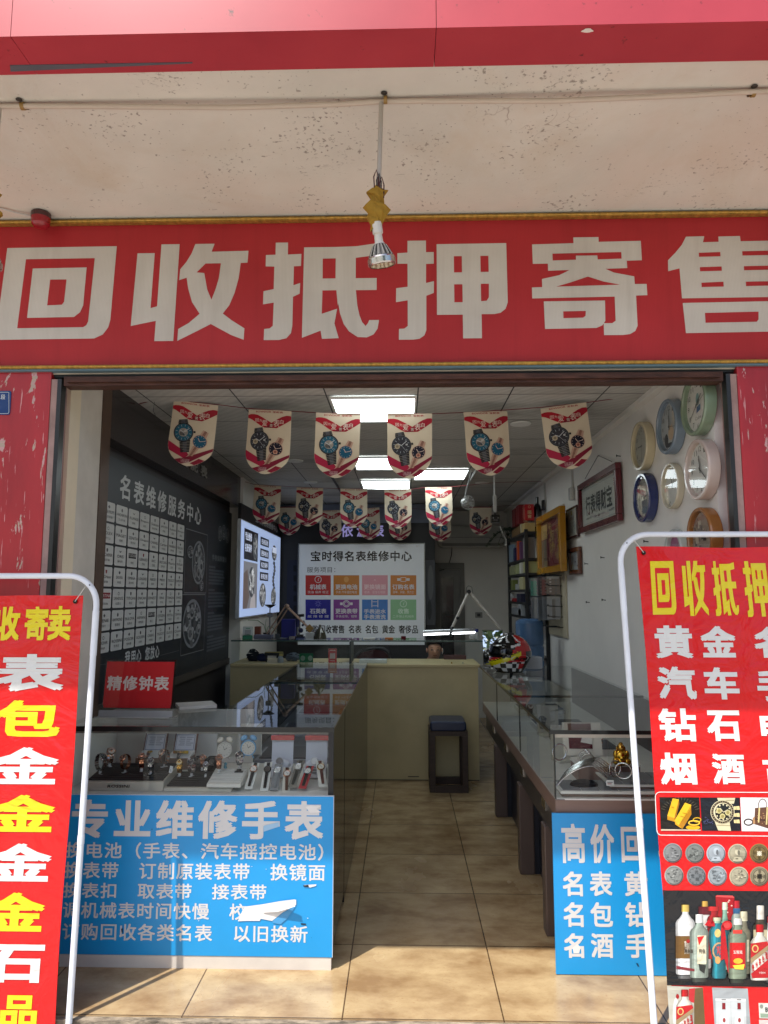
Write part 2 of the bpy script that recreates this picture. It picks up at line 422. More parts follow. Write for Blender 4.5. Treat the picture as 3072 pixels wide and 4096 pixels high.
# ---- the building
bld = thing('shop_building', 'street front shop unit with cream soffit, red fascia, peeling red pillars and an open bay', 'building')
def m_soffit():
    m, t, b, o = new_mat('stained_cream_plaster')
    v = coords(t, 'Object')
    base = ramp(t, noise(t, 1.6, 5, v), .3, .7, S(200, 197, 186), S(218, 214, 202))
    warm = mixc(t, base, S(212, 198, 184), ramp(t, noise(t, 1.1, 3, v), .5, .75))
    mask = noise(t, 3.0, 4, v)
    sp = noise(t, 62, 3, v, .55)
    thr = t.nodes.new('ShaderNodeMath'); thr.operation = 'MULTIPLY_ADD'; t.links.new(mask, thr.inputs[0]); thr.inputs[1].default_value = .62; t.links.new(sp, thr.inputs[2])
    tn = t.nodes.new('ShaderNodeMath'); tn.operation = 'MULTIPLY'; tn.inputs[1].default_value = .8; t.links.new(thr.outputs[0], tn.inputs[0]); s1 = ramp(t, tn.outputs[0], .772, .83)
    c = mixc(t, warm, mixc(t, warm, S(92, 78, 68), .62), s1)
    # scratchy clusters
    v2 = coords(t, 'Object', (1, 2.2, 1))
    s2n = noise(t, 22, 8, v2, .75, 1.4)
    th2 = t.nodes.new('ShaderNodeMath'); th2.operation = 'MULTIPLY_ADD'; t.links.new(noise(t, 2.1, 3, v, .5, .4), th2.inputs[0]); th2.inputs[1].default_value = .55; t.links.new(s2n, th2.inputs[2])
    c = mixc(t, c, mixc(t, c, S(84, 72, 64), .6), ramp(t, th2.outputs[0], 0.95, 1.05))
    vo = t.nodes.new('ShaderNodeTexVoronoi'); vo.inputs['Scale'].default_value = 26; t.links.new(v, vo.inputs['Vector'])
    d = ramp(t, vo.outputs['Distance'], .042, .075, (1, 1, 1, 1), (0, 0, 0, 1))
    c = mixc(t, c, mixc(t, c, S(100, 84, 74), .7), d)
    # hairline cracks, grime along the fascia edge, pale rain stains
    vc = t.nodes.new('ShaderNodeTexVoronoi'); vc.feature = 'DISTANCE_TO_EDGE'; vc.inputs['Scale'].default_value = 1.1
    wv = t.nodes.new('ShaderNodeVectorMath'); wv.operation = 'ADD'; t.links.new(v, wv.inputs[0]); nz = t.nodes.new('ShaderNodeTexNoise'); nz.inputs['Scale'].default_value = 5; t.links.new(v, nz.inputs['Vector']); t.links.new(nz.outputs['Color'], wv.inputs[1]); t.links.new(wv.outputs[0], vc.inputs['Vector'])
    ck = t.nodes.new('ShaderNodeMath'); ck.operation = 'MULTIPLY'; t.links.new(ramp(t, vc.outputs['Distance'], .0015, .004, (1, 1, 1, 1), (0, 0, 0, 1)), ck.inputs[0]); t.links.new(ramp(t, noise(t, 1.7, 3, v), .60, .68), ck.inputs[1])
    c = mixc(t, c, S(150, 136, 122), ck.outputs[0])
    st = ramp(t, noise(t, 1.3, 7, coords(t, 'Object', (1.2, 1, 1)), .65, .8), .50, .72); c = mixc(t, c, mixc(t, c, S(196, 178, 152), .5), st)
    t.links.new(c, b.inputs['Base Color']); b.inputs['Roughness'].default_value = .85
    bump(t, b, noise(t, 30, 5, v), .15); return m
mb = MB(); mb.box(-6, 6, 1.98, 2.87, 3.10, 3.20); mb.build('soffit', m_soffit(), bld)
def m_redband(name, c0, c1):
    m, t, b, o = new_mat(name); v = coords(t, 'Object')
    c = ramp(t, noise(t, 2.5, 6, v), .3, .7, c0, c1)
    c = mixc(t, c, S(80, 30, 30), ramp(t, noise(t, 24, 5, v), .66, .72))
    t.links.new(c, b.inputs['Base Color']); b.inputs['Roughness'].default_value = .45; return m
FASC = m_redband('faded_red_cladding', S(164, 48, 60), S(180, 58, 68))
mb = MB()
for x0, x1 in ((-6, -1.1160), (-1.1142, .0990), (.1008, 1.401), (1.4028, 6)): mb.box(x0, x1, 1.83, 1.979, 3.085, 3.26)
mb.build('fascia', FASC, bld)
mb = MB(); mb.box(-6, 6, 1.98, 9.4, 3.201, 3.26); mb.build('roof_slab', mat('roof_grey', S(140, 135, 128), .9), bld)
mb = MB(); mb.P([(0, 0)], (0, 0, 0, 1)) if False else None
# grey strip of loose tape under the fascia edge, white paint chip
mb = MB(); mb.xf = Matrix(); g = S(92, 94, 102)
a, b_, c_, d_ = aZ(40, 262, 3.083), aZ(770, 250, 3.083), aZ(770, 254, 3.083), aZ(42, 287, 3.083)
mb.add([a, b_, c_, d_] + [p + Vector((0, 0, .012)) for p in (a, b_, c_, d_)], [(0, 1, 2, 3), (7, 6, 5, 4), (0, 4, 5, 1), (1, 5, 6, 2), (2, 6, 7, 3), (3, 7, 4, 0)], g)
mb.build('loose_tape', PAINT, bld)
mb = MB(); p = aZ(2350, 122, 3.083)
mb.add([p + Vector((.016 * math.cos(a) * (1 + .3 * math.sin(3 * a)), .008 * math.sin(a), 0)) for a in [k * .5236 for k in range(12)]], [tuple(range(11, -1, -1))], S(235, 225, 215))
mb.build('paint_chip', PAINT, bld)
# wall above the opening (behind the sign) and the storeys over the roof
CREAM = mat('cream_wall', S(214, 203, 186), .8, 0, .05, 3)
mb = MB(); mb.box(-6, 6, 2.875, 2.99, 2.425, 3.10); mb.build('wall', CREAM, bld)
mb = MB(); mb.box(-6, 6, 2.95, 3.1, 3.26, 7.0); mb.build('wall', CREAM, bld)
def m_peel(nm, th):
    m, t, b, o = new_mat(nm); v = coords(t, 'Object')
    base = ramp(t, noise(t, 3, 5, coords(t, 'Object', (3, 3, .6))), .3, .7, S(150, 24, 32), S(182, 36, 44))
    vs = coords(t, 'Object', (2.6, 1, .8))
    n = noise(t, 9.0 if th > .6 else 6.0, 8, vs, .62, .5); k = ramp(t, n, th, th + .01)
    gum = mixc(t, S(196, 150, 150), S(176, 160, 140), ramp(t, noise(t, 60, 2, coords(t, 'Object', (.2, 1, 3))), .45, .55))
    c = mixc(t, base, gum, k)
    sc = ramp(t, noise(t, 40, 4, coords(t, 'Object', (3, 1, .12))), .655, .68); c = mixc(t, c, S(205, 150, 150), sc)
    t.links.new(c, b.inputs['Base Color']); b.inputs['Roughness'].default_value = .35; return m
PEEL = {-1: m_peel('peeling_red_vinyl', .597), 1: m_peel('scuffed_red_vinyl', .625)}; MAUVE = mat('stained_grout_strip', S(156, 128, 122), .7, 0, .25, 9)
for sx in (-1, 1):
    xo = 1.472 if sx < 0 else 1.372
    mb = MB(); a, b_ = sorted((sx * xo, sx * 6)); mb.box(a, b_, 2.86, 3.0, -.12, 2.43); mb.build('pillar', PEEL[sx], bld)
    mb = MB(); a, b_ = sorted((sx * (xo - .001), sx * (xo - .028))); mb.box(a, b_, 2.863, 2.95, -.0, 2.40); mb.build('grout_strip', MAUVE, bld)
    mb = MB(); a, b_ = sorted((sx * (xo - .029), sx * (xo - .046))); mb.box(a, b_, 2.858, 2.90, 0, 2.40); mb.build('door_jamb', mat('jamb_black', (.02, .02, .02, 1), .3, 0, .3), bld)
mb = MB(); mb.box(-1.42, 1.318, 2.865, 2.93, 2.372, 2.412); mb.box(-1.40, 1.30, 2.85, 2.864, 2.384, 2.405); mb.build('lintel', mat('rusty_rail', S(74, 46, 36), .5, .2, .5, 9, bmp=.3, stretch=(1, 4, 4)), bld)
mb = MB(); mb.box(-1.47, 1.37, 2.88, 2.99, 2.413, 2.424); mb.build('lintel', BLACKM, bld)
# left side: cream return, cloth-covered strip, brown edge, recessed wall, header box, far wall
mb = MB(); mb.box(-1.8, -1.452, 3.001, 3.10, 0, 2.56); mb.build('wall', mat('cream_paint', S(228, 216, 192), .75, 0, .05), bld)
mb = MB(); mb.box(-1.8, -1.455, 3.101, 3.33, 0, 2.56); mb.build('wall', mat('grey_wallcloth', S(204, 199, 190), .85, 0, .1, 5, bmp=.1, bscale=90), bld)
mb = MB(); mb.box(-1.8, -1.45, 3.331, 3.43, 0, 2.56); mb.build('door_jamb', mat('brown_edge_board', S(84, 66, 54), .5, 0, .2), bld)
mb = MB(); mb.box(-1.8, -1.56, 3.431, 6.34, 0, 2.56); mb.build('wall', mat('dark_back_wall', S(46, 42, 42), .5, 0, .2), bld)
mb = MB(); mb.box(-1.559, -1.467, 3.432, 6.339, 2.285, 2.56); mb.build('header_panel', mat('dark_gloss_header', S(56, 50, 50), .18, 0, .25, 3), bld)
RW = mat('shop_white_wall', S(224, 221, 215), .75, 0, .05, 2)
mb = MB(); mb.box(-1.8, -1.44, 6.341, 9.2, 0, 2.56); mb.build('wall', RW, bld)
# right wall, back wall
mb = MB(); mb.box(1.33, 1.8, 3.001, 9.2, 0, 2.56); mb.build('wall', RW, bld)
mb = MB(); mb.box(1.335, 1.46, 2.9995, 3.0009, 0, 2.42) if False else None
mb = MB(); mb.box(-1.439, 1.329, 9.0, 9.2, 0, 2.56); mb.build('wall', RW, bld)
# partition with the black panel
mb = MB(); mb.box(-1.439, .375, 8.2, 8.3, 0, 2.33, (.01, .01, .011, 1)); mb.build('partition', BLACKM, bld)
mb = MB(); mb.box(-1.439, .375, 8.2, 8.3, 2.331, 2.55); mb.build('partition', mat('blue_grey_panel', S(120, 128, 146), .6), bld)
# hanging ceiling of square tiles with black joints
def m_ceil():
    m, t, b, o = new_mat('ceiling_tile')
    c = t.nodes.new('ShaderNodeTexCoord'); mp = t.nodes.new('ShaderNodeMapping'); t.links.new(c.outputs['Object'], mp.inputs[0])
    mp.inputs['Location'].default_value = (-.085 + .49 * 5, -3.70 + .55 * 8, 0)
    br = t.nodes.new('ShaderNodeTexBrick'); br.offset = 0; t.links.new(mp.outputs[0], br.inputs['Vector'])
    br.inputs['Scale'].default_value = 1; br.inputs['Brick Width'].default_value = .49; br.inputs['Row Height'].default_value = .55; br.inputs['Mortar Size'].default_value = .004
    br.inputs['Color1'].default_value = S(196, 194, 188); br.inputs['Color2'].default_value = S(190, 188, 182); br.inputs['Mortar'].default_value = S(40, 40, 42)
    w = t.nodes.new('ShaderNodeTexWave'); w.inputs['Scale'].default_value = 9; w.inputs['Distortion'].default_value = 3; w.bands_direction = 'DIAGONAL'; t.links.new(c.outputs['Object'], w.inputs['Vector'])
    cc = mixc(t, br.outputs['Color'], ramp(t, w.outputs[0], .2, .8, (.9, .9, .9, 1), (1, 1, 1, 1)), 1.0, 'MULTIPLY')
    # soot
    soot = ramp(t, noise(t, 1.5, 4, coords(t, 'Object', (1, 2.2, 1))), .52, .72, (1, 1, 1, 1), (.45, .44, .42, 1)); cc = mixc(t, cc, soot, .8, 'MULTIPLY')
    t.links.new(cc, b.inputs['Base Color']); b.inputs['Roughness'].default_value = .6; bump(t, b, w.outputs[0], .15, .004); return m
mb = MB(); mb.box(-1.80, 1.80, 3.0, 9.2, 2.561, 2.62); mb.build('suspended_ceiling', m_ceil(), bld)
tr = MB()
tr.tube([(-.62, 5.05, 2.535), (-.62, 7.9, 2.535)], .012, 6, S(40, 40, 42)); tr.tube([(.62, 5.0, 2.535), (.62, 6.6, 2.535)], .012, 6, S(190, 190, 188)); tr.build('light_track', PAINT, bld)
# cornice along the right wall top
mb = MB(); mb.box(1.285, 1.329, 3.0, 8.99, 2.535, 2.56); mb.build('cornice', RW, bld)

# ceiling light panels
pan = [(-.388, .08, 3.70, 4.225, 'square light panel in the shop ceiling, nearest the entrance'),
       (-.388, .08, 5.36, 5.885, 'lit ceiling panel in the second row, behind the front flags'),
       (.10, .57, 5.915, 6.42, 'lit ceiling panel set apart to the right of the others'),
       (-.388, .08, 6.46, 6.985, 'deepest lit ceiling panel above the second row of flags')]
PG = glow_mat('led_diffuser', (0.86, 0.97, 1.0, 1), 4.2)
for x0, x1, y0, y1, lb in pan:
    t_ = thing('ceiling_light', lb, 'ceiling light', ((x0 + x1) / 2, (y0 + y1) / 2, 2.545), group='lit panels in the shop ceiling')
    hx, hy = (x1 - x0) / 2, (y1 - y0) / 2
    m1 = MB(); m1.box(-hx + .012, hx - .012, -hy + .012, hy - .012, 0, .008); m1.build('diffuser', PG, t_)
    m2 = MB()
    for q in ((-hx, hx, -hy, -hy + .011), (-hx, hx, hy - .011, hy), (-hx, -hx + .011, -hy + .0115, hy - .0115), (hx - .011, hx, -hy + .0115, hy - .0115)): m2.box(*q, -.002, .012)
    m2.build('frame', WHITE, t_)
# round downlights, smoke detector
for px, py, lb in ((2082, 1697, 'round white downlight in the ceiling behind the fifth front flag'), (1928, 1933, 'small round downlight beside the right lit ceiling panel'),
                   (1180, 1845, 'round downlight to the left between second and third front flags'), (1242, 1930, 'flat round downlight above the second row of flags')):
    p = aZ(px, py, 2.55); t_ = thing('downlight', lb, 'downlight', (p.x, p.y, 2.552), group='round ceiling downlights')
    m1 = MB(); m1.lathe([(.001, -.006), (.045, -.006), (.062, -.004), (.066, .004)], 24, S(200, 200, 196)); m1.build('trim_ring', WHITE, t_)
    m1 = MB(); m1.lathe([(.001, -.010), (.03, -.009), (.038, -.0065)], 20, S(235, 235, 230)); m1.build('lens', WHITE, t_)
p = aZ(2692, 1502, 2.55)
m1 = MB(); m1.lathe([(.001, -.035), (.025, -.032), (.042, -.018), (.046, 0)], 24, S(225, 220, 205)); solo(m1, 'smoke_detector', PAINT, 'small white dome on the ceiling above the green wall clock', 'detector', (1.22, p.y + .02, 2.56))

# ================================================================ THE BIG RED SIGN
def g(b, *levels): return {'b': b, 'l': levels}
GL = {}
GL['hui'] = g((5, 199, 467, 576),
  [[(30,200),(467,198),(455,500),(448,530),(428,558),(395,574),(5,576)]],
  [[(108,248),(382,247),(368,505),(362,520),(350,528),(90,530)]],
  [[(138,287),(352,285),(346,440),(335,468),(312,487),(127,489)]],
  [[(210,334),(275,334),(270,425),(262,437),(204,439)]])
GL['shou'] = g((557, 186, 1022, 582),
  [[(572,222),(642,222),(634,448),(660,441),(668,186),(742,186),(730,582),(654,582),(657,500),(557,520)],
   [(806,186),(884,186),(873,219),(1022,217),(1019,266),(992,267),(985,330),(970,390),(950,440),(925,473),(960,500),(1013,534),(1011,580),(960,560),(878,515),(830,540),(746,582),(748,534),(790,510),(832,473),(800,425),(783,370),(775,325),(745,335),(748,290),(772,260),(792,225)]],
  [[(850,268),(912,268),(905,330),(893,375),(878,416),(860,375),(846,307),(815,304)]])
GL['di'] = g((1096, 178, 1572, 577),
  [[(1144,178),(1195,178),(1195,228),(1251,226),(1250,276),(1221,277),(1220,355),(1248,346),(1246,390),(1219,402),(1218,520),(1213,550),(1195,570),(1165,577),(1102,577),(1103,532),(1125,530),(1138,520),(1140,425),(1096,432),(1097,378),(1139,370),(1140,277),(1104,276),(1104,229),(1144,228)],
   [(1262,199),(1400,199),(1478,197),(1560,186),(1560,235),(1476,245),(1476,329),(1562,329),(1562,378),(1477,378),(1483,440),(1492,480),(1503,508),(1517,524),(1527,512),(1532,500),(1572,500),(1566,535),(1550,558),(1522,570),(1485,568),(1450,545),(1428,515),(1412,470),(1405,430),(1390,512),(1408,572),(1340,574),(1334,541),(1258,569)]],
  [[(1340,247),(1393,247),(1393,329),(1340,329)], [(1340,378),(1397,378),(1404,452),(1338,473)]])
GL['ya'] = g((182, 163, 629, 551),
  [[(229,163),(304,163),(304,209),(335,209),(335,255),(304,256),(303,331),(335,324),(334,370),(304,381),(303,515),(295,535),(275,548),(250,551),(193,551),(194,509),(215,508),(229,498),(229,398),(182,405),(183,350),(229,345),(229,254),(188,254),(188,212),(229,210)],
   [(347,178),(628,177),(629,410),(620,435),(600,450),(575,455),(524,455),(524,548),(449,548),(449,456),(346,456)]],
  [[(416,227),(448,227),(448,291),(416,291)], [(523,227),(555,227),(555,290),(523,290)], [(416,338),(449,338),(449,408),(416,408)], [(523,337),(555,337),(554,390),(545,403),(523,405)]])
GL['ji'] = g((717, 151, 1187, 535),
  [[(893,151),(997,151),(997,170),(1170,168),(1171,245),(1109,246),(1110,275),(1020,277),(1055,292),(1137,308),(1138,338),(1186,338),(1187,382),(1141,383),(1142,500),(1132,520),(1110,532),(1080,535),(1005,535),(1005,489),(1040,489),(1054,480),(1054,386),(717,390),(717,347),(759,346),(759,314),(830,300),(873,280),(785,282),(785,254),(723,254),(722,177),(893,174)],
   [(764,402),(1014,401),(1012,480),(1000,497),(975,507),(766,509)]],
  [[(805,215),(1088,212),(1088,238),(990,240),(989,224),(901,224),(901,240),(805,242)], [(817,345),(880,328),(947,307),(1010,327),(1077,340)], [(842,442),(934,441),(932,460),(922,467),(842,468)]])
GL['shou4'] = g((1256, 146, 1730, 525),
  [[(1338,147),(1415,146),(1408,170),(1474,169),(1474,148),(1565,147),(1566,168),(1722,167),(1722,206),(1700,208),(1700,225),(1722,226),(1722,263),(1700,265),(1700,282),(1722,284),(1722,322),(1700,324),(1700,344),(1730,345),(1730,388),(1308,390),(1304,272),(1256,283),(1257,240),(1290,210),(1318,180)],
   [(1310,408),(1720,404),(1720,480),(1706,510),(1680,522),(1317,525)]],
  [[(1388,212),(1478,210),(1478,227),(1388,228)], [(1389,269),(1480,267),(1480,284),(1389,285)], [(1392,330),(1484,327),(1484,346),(1392,347)],
   [(1570,208),(1680,207),(1680,224),(1570,225)], [(1573,267),(1680,266),(1680,282),(1573,283)], [(1577,328),(1680,327),(1680,344),(1577,345)],
   [(1400,448),(1622,445),(1620,475),(1612,484),(1400,486)]])
SIGN_RED = S(184, 48, 53); SIGN_WHITE = S(212, 208, 200)
def m_flex():
    m, t, b, o = new_mat('ribbed_flex_vinyl')
    a = t.nodes.new('ShaderNodeAttribute'); a.attribute_name = 'Col'; v = coords(t, 'Object')
    w = t.nodes.new('ShaderNodeTexWave'); w.bands_direction = 'X'; w.inputs['Scale'].default_value = 55; w.inputs['Distortion'].default_value = .3; t.links.new(v, w.inputs['Vector'])
    c = mixc(t, a.outputs[0], ramp(t, w.outputs[0], .2, .8, (.93, .92, .91, 1), (1, 1, 1, 1)), 1, 'MULTIPLY')
    c = mixc(t, c, ramp(t, noise(t, 1.7, 6, v), .3, .7, (.80, .78, .76, 1), (1, 1, 1, 1)), 1, 'MULTIPLY')
    sc = ramp(t, noise(t, 5, 10, coords(t, 'Object', (1, 1, 2)), .8, 2.5), .725, .735); c = mixc(t, c, S(196, 130, 124), sc)
    sm = ramp(t, noise(t, 7, 8, coords(t, 'Object', (1, 1, 1.6)), .75, 1.6), .70, .74); c = mixc(t, c, S(120, 96, 88), sm)
    dp = ramp(t, noise(t, 12, 4, coords(t, 'Object', (1, 1, .06))), .5, .75, (1, 1, 1, 1), (.86, .85, .84, 1)); c = mixc(t, c, dp, .8, 'MULTIPLY')
    t.links.new(c, b.inputs['Base Color']); b.inputs['Roughness'].default_value = .5; b.inputs['Specular IOR Level'].default_value = .3
    bump(t, b, noise(t, 3, 3, v), .2, .02); return m
pl = Plane((0, 2.858, 2.44))
sg = on_plane('shop_sign', 'long red shop sign with six big white characters and gold trim under the soffit', 'shop sign', pl)
FLEX = m_flex()
mb = MB(); mb.box(-3.4, 3.4, 0, .016, .012, .637, SIGN_RED); mb.build('panel', FLEX, sg)
mb = MB(); mb.map = pl.uv
A = lambda b: (b[0] * .9645, 800 + b[1] * .9645, b[2] * .9645, 800 + b[3] * .9645)
B = lambda b: (1400 + b[0] * 1.0078, 800 + b[1] * 1.0078, 1400 + b[2] * 1.0078, 800 + b[3] * 1.0078)
for k, f in (('hui', A), ('shou', A), ('di', A), ('ya', B), ('ji', B), ('shou4', B)): mb.G(GL[k], f(GL[k]['b']), SIGN_WHITE, SIGN_RED, 1)
mb.build('lettering', FLEX, sg)
GOLD = mat('worn_gold_moulding', S(184, 146, 72), .45, .7, .3, 30, bmp=.5, bscale=70, stretch=(2, 1, 1))
for z0, z1 in ((-.002, .0115), (.6375, .6545)):
    mb = MB(); mb.box(-3.4, 3.4, -.022, .016, z0, z1); mb.tube([(-3.4, -.023, (z0 + z1) / 2), (3.4, -.023, (z0 + z1) / 2)], .005, 8); mb.build('trim', GOLD, sg)
mb = MB(); mb.box(-3.4, 3.4, -.016, .016, -.010, -.0025, S(98, 124, 134)); mb.build('backing_edge', PAINT, sg)

# address plate on the left pillar
pl = Plane(aY(0, 1570, 2.857)); t_ = on_plane('address_plate', 'blue address plate with white border on the peeling red pillar', 'plate', pl)
mb = MB(); x1, z1 = pl.uv(45, 1563); x0, z0 = pl.uv(-160, 1660)
mb.rbox(x0, x1, 0, .003, z0, z1, .008, S(26, 60, 118)); mb.build('plate', GLOSS, t_)
mb = MB(); mb.map = pl.uv; wc = S(205, 210, 215)
mb.LN([(-150, 1571), (33, 1569), (36, 1571), (36, 1650), (33, 1654), (-150, 1657)], 1.8, wc, 1); mb.T('段', 4, 1578, 21, 1598, wc, 1, .02)
mb.build('lettering', GLOSS, t_)
# red alarm sounder and its cable
p = aY(165, 850, 2.79)
mb = MB(); Mx = Matrix.Translation((p.x, p.y, 3.099)) @ Matrix.Rotation(rad(180), 4, 'X')
mb.lathe([(.001, 0), (.036, 0), (.040, .004), (.040, .022), (.0395, .024), (.036, .050), (.028, .060), (.001, .062)], 28, S(120, 20, 30), Mx, cols=[S(70, 36, 36)] * 4 + [S(150, 22, 34)] * 3)
solo(mb, 'alarm_sounder', GLOSS, 'round dark red alarm sounder under the soffit at the left end of the sign', 'alarm')
mb = MB(); q = aZ(0, 830, 3.095); mb.tube([(q.x - .8, q.y - .02, 3.094), (q.x, q.y, 3.092), (p.x - .09, p.y - .02, 3.09), (p.x - .035, p.y, 3.085)], .0035, 6, S(200, 196, 190))
solo(mb, 'alarm_cable', PAINT, 'thin white cable running along the soffit to the red sounder', 'cable')
# conduit along the soffit, two hanging spot lamps
mb = MB(); pts = [(-3, 2.115, 3.088), (-1.24, 2.118, 3.085), (-1.0, 2.12, 3.081), (-.55, 2.125, 3.072), (-.2, 2.128, 3.079), (-.06, 2.128, 3.086), (.05, 2.126, 3.084), (.5, 2.118, 3.070), (.9, 2.114, 3.078), (1.12, 2.113, 3.086), (3, 2.11, 3.085)]
cd = thing('conduit', 'cream painted conduit sagging along the soffit between brass clips', 'conduit')
mb.tube(pts, .0085, 10, S(198, 184, 168)); mb.build('pipe', PAINT, cd)
for x, r in ((-1.235, 0), (-.05, 0), (1.12, .3)):
    m1 = MB(); Mc = Matrix.Translation((x, 2.12, 3.086)) @ Matrix.Rotation(rad(90), 4, 'Y')
    m1.lathe([(.0095, -.006), (.0125, -.006), (.0125, .006), (.0095, .006)], 14, S(150, 120, 66), Mc); m1.box(x - .006, x + .006, 2.128, 2.148, 3.093, 3.0995, S(90, 70, 44)); m1.build('clip', PAINT, cd)
    m1 = MB(); m1.ball((x - .004, 2.102, 3.096), .011, .009, .004, S(52, 46, 40), 10, 6); m1.build('screw', PAINT, cd)
def lamp(lb, top, swing, aim):
    t_ = thing('spot_lamp', lb, 'lamp', top, group='spot lamps hanging from the conduit')
    tilt = Matrix.Rotation(swing, 4, 'Y')
    bot = tilt @ Vector((0, 0, -.33))
    m1 = MB(); m1.tube([(0, 0, .005), tilt @ Vector((0, 0, -.16)), bot, tilt @ Vector((0, 0, -.38))], .0078, 10, S(178, 172, 160)); m1.build('rod', PAINT, t_)
    m1 = MB()
    for k in (0, 1, 2):
        o = tilt @ Vector((-.010 + .009 * k, -.01, -.25 - .012 * k)); m1.tube([o + Vector((-.004, 0, -.05)), o + Vector((-.006, -.004, -.01)), o + Vector((.002, -.006, .012)), o + Vector((.009, -.004, -.014)), o + Vector((.008, 0, -.055))], .0022, 6, S(70, 26, 24) if k != 1 else S(34, 28, 28))
    m1.build('wires', PAINT, t_)
    m1 = MB(); tp = S(158, 122, 48)
    rings = [(-.29, .014), (-.302, .030), (-.322, .023), (-.345, .026), (-.36, .036), (-.385, .030), (-.41, .024), (-.435, .015)]
    v = []; n = 10
    for i, (z, r) in enumerate(rings):
        for k in range(n):
            a = 2 * math.pi * k / n + .3 * i; rr = r * (1 + .28 * math.sin(2 * a + i * 1.9)); v.append(tilt @ Vector((rr * math.cos(a) - .004, rr * .8 * math.sin(a), z + .006 * math.sin(3 * a + i))))
    m1.add(v, [(i * n + k, i * n + (k + 1) % n, (i + 1) * n + (k + 1) % n, (i + 1) * n + k) for i in range(len(rings) - 1) for k in range(n)], tp); m1.build('tape_wrap', CLOTH, t_)
    hd = tilt @ Vector((0, 0, -.43)); M0 = Matrix.Translation(hd) @ Matrix.Rotation(aim, 4, 'Y') @ Matrix.Rotation(rad(192), 4, 'X')
    m1 = MB(); wh = S(206, 202, 192)
    m1.lathe([(.001, -.022), (.0165, -.022), (.0165, .012), (.0125, .016), (.0135, .038), (.018, .046)], 20, wh, M0); m1.build('lamp_base', PAINT, t_)
    m1 = MB(); m1.lathe([(.014, .044), (.022, .056), (.034, .082), (.037, .088)], 28, S(170, 168, 160), M0)
    for k in range(28):
        a = 2 * math.pi * k / 28; ca, sa = math.cos(a), math.sin(a)
        q = [(.0175, .046), (.0235, .05), (.0395, .082), (.036, .086)]
        for sg_ in (-.0016, .0016): pass
        w_ = .0011
        vv = [M0 @ Vector((r * ca - s_ * sa, r * sa + s_ * ca, z)) for s_ in (-w_, w_) for r, z in q]
        m1.add(vv, [(0, 1, 2, 3), (7, 6, 5, 4), (0, 4, 5, 1), (1, 5, 6, 2), (2, 6, 7, 3)], S(66, 62, 58) if k % 2 else wh)
    m1.build('heat_sink', PAINT, t_)
    m1 = MB(); m1.lathe([(.037, .086), (.0425, .087), (.0445, .092), (.0445, .108), (.042, .112), (.039, .112)], 30, S(196, 194, 190), M0); m1.build('reflector_rim', METAL, t_)
    m1 = MB(); m1.lathe([(.039, .110), (.034, .107), (.001, .107)], 24, S(170, 158, 132), M0)
    for a in range(6):
        for rr in (.014, .027):
            m1.ball(M0 @ Vector((rr * math.cos(a * 1.047 + rr * 40), rr * math.sin(a * 1.047 + rr * 40), .1085)), .0055, .0055, .0055, S(205, 196, 170), 8, 5)
    m1.build('lens', GLOSS, t_)
    return t_
l1 = lamp('silver finned spot lamp with yellow tape, hanging before the middle of the sign', (-.064, 2.128, 3.078), rad(1.6), rad(-8))
l2 = lamp('silver spot lamp cut by the left photo edge, hanging before the sign', (-1.312, 2.118, 3.08), rad(1.0), rad(6))
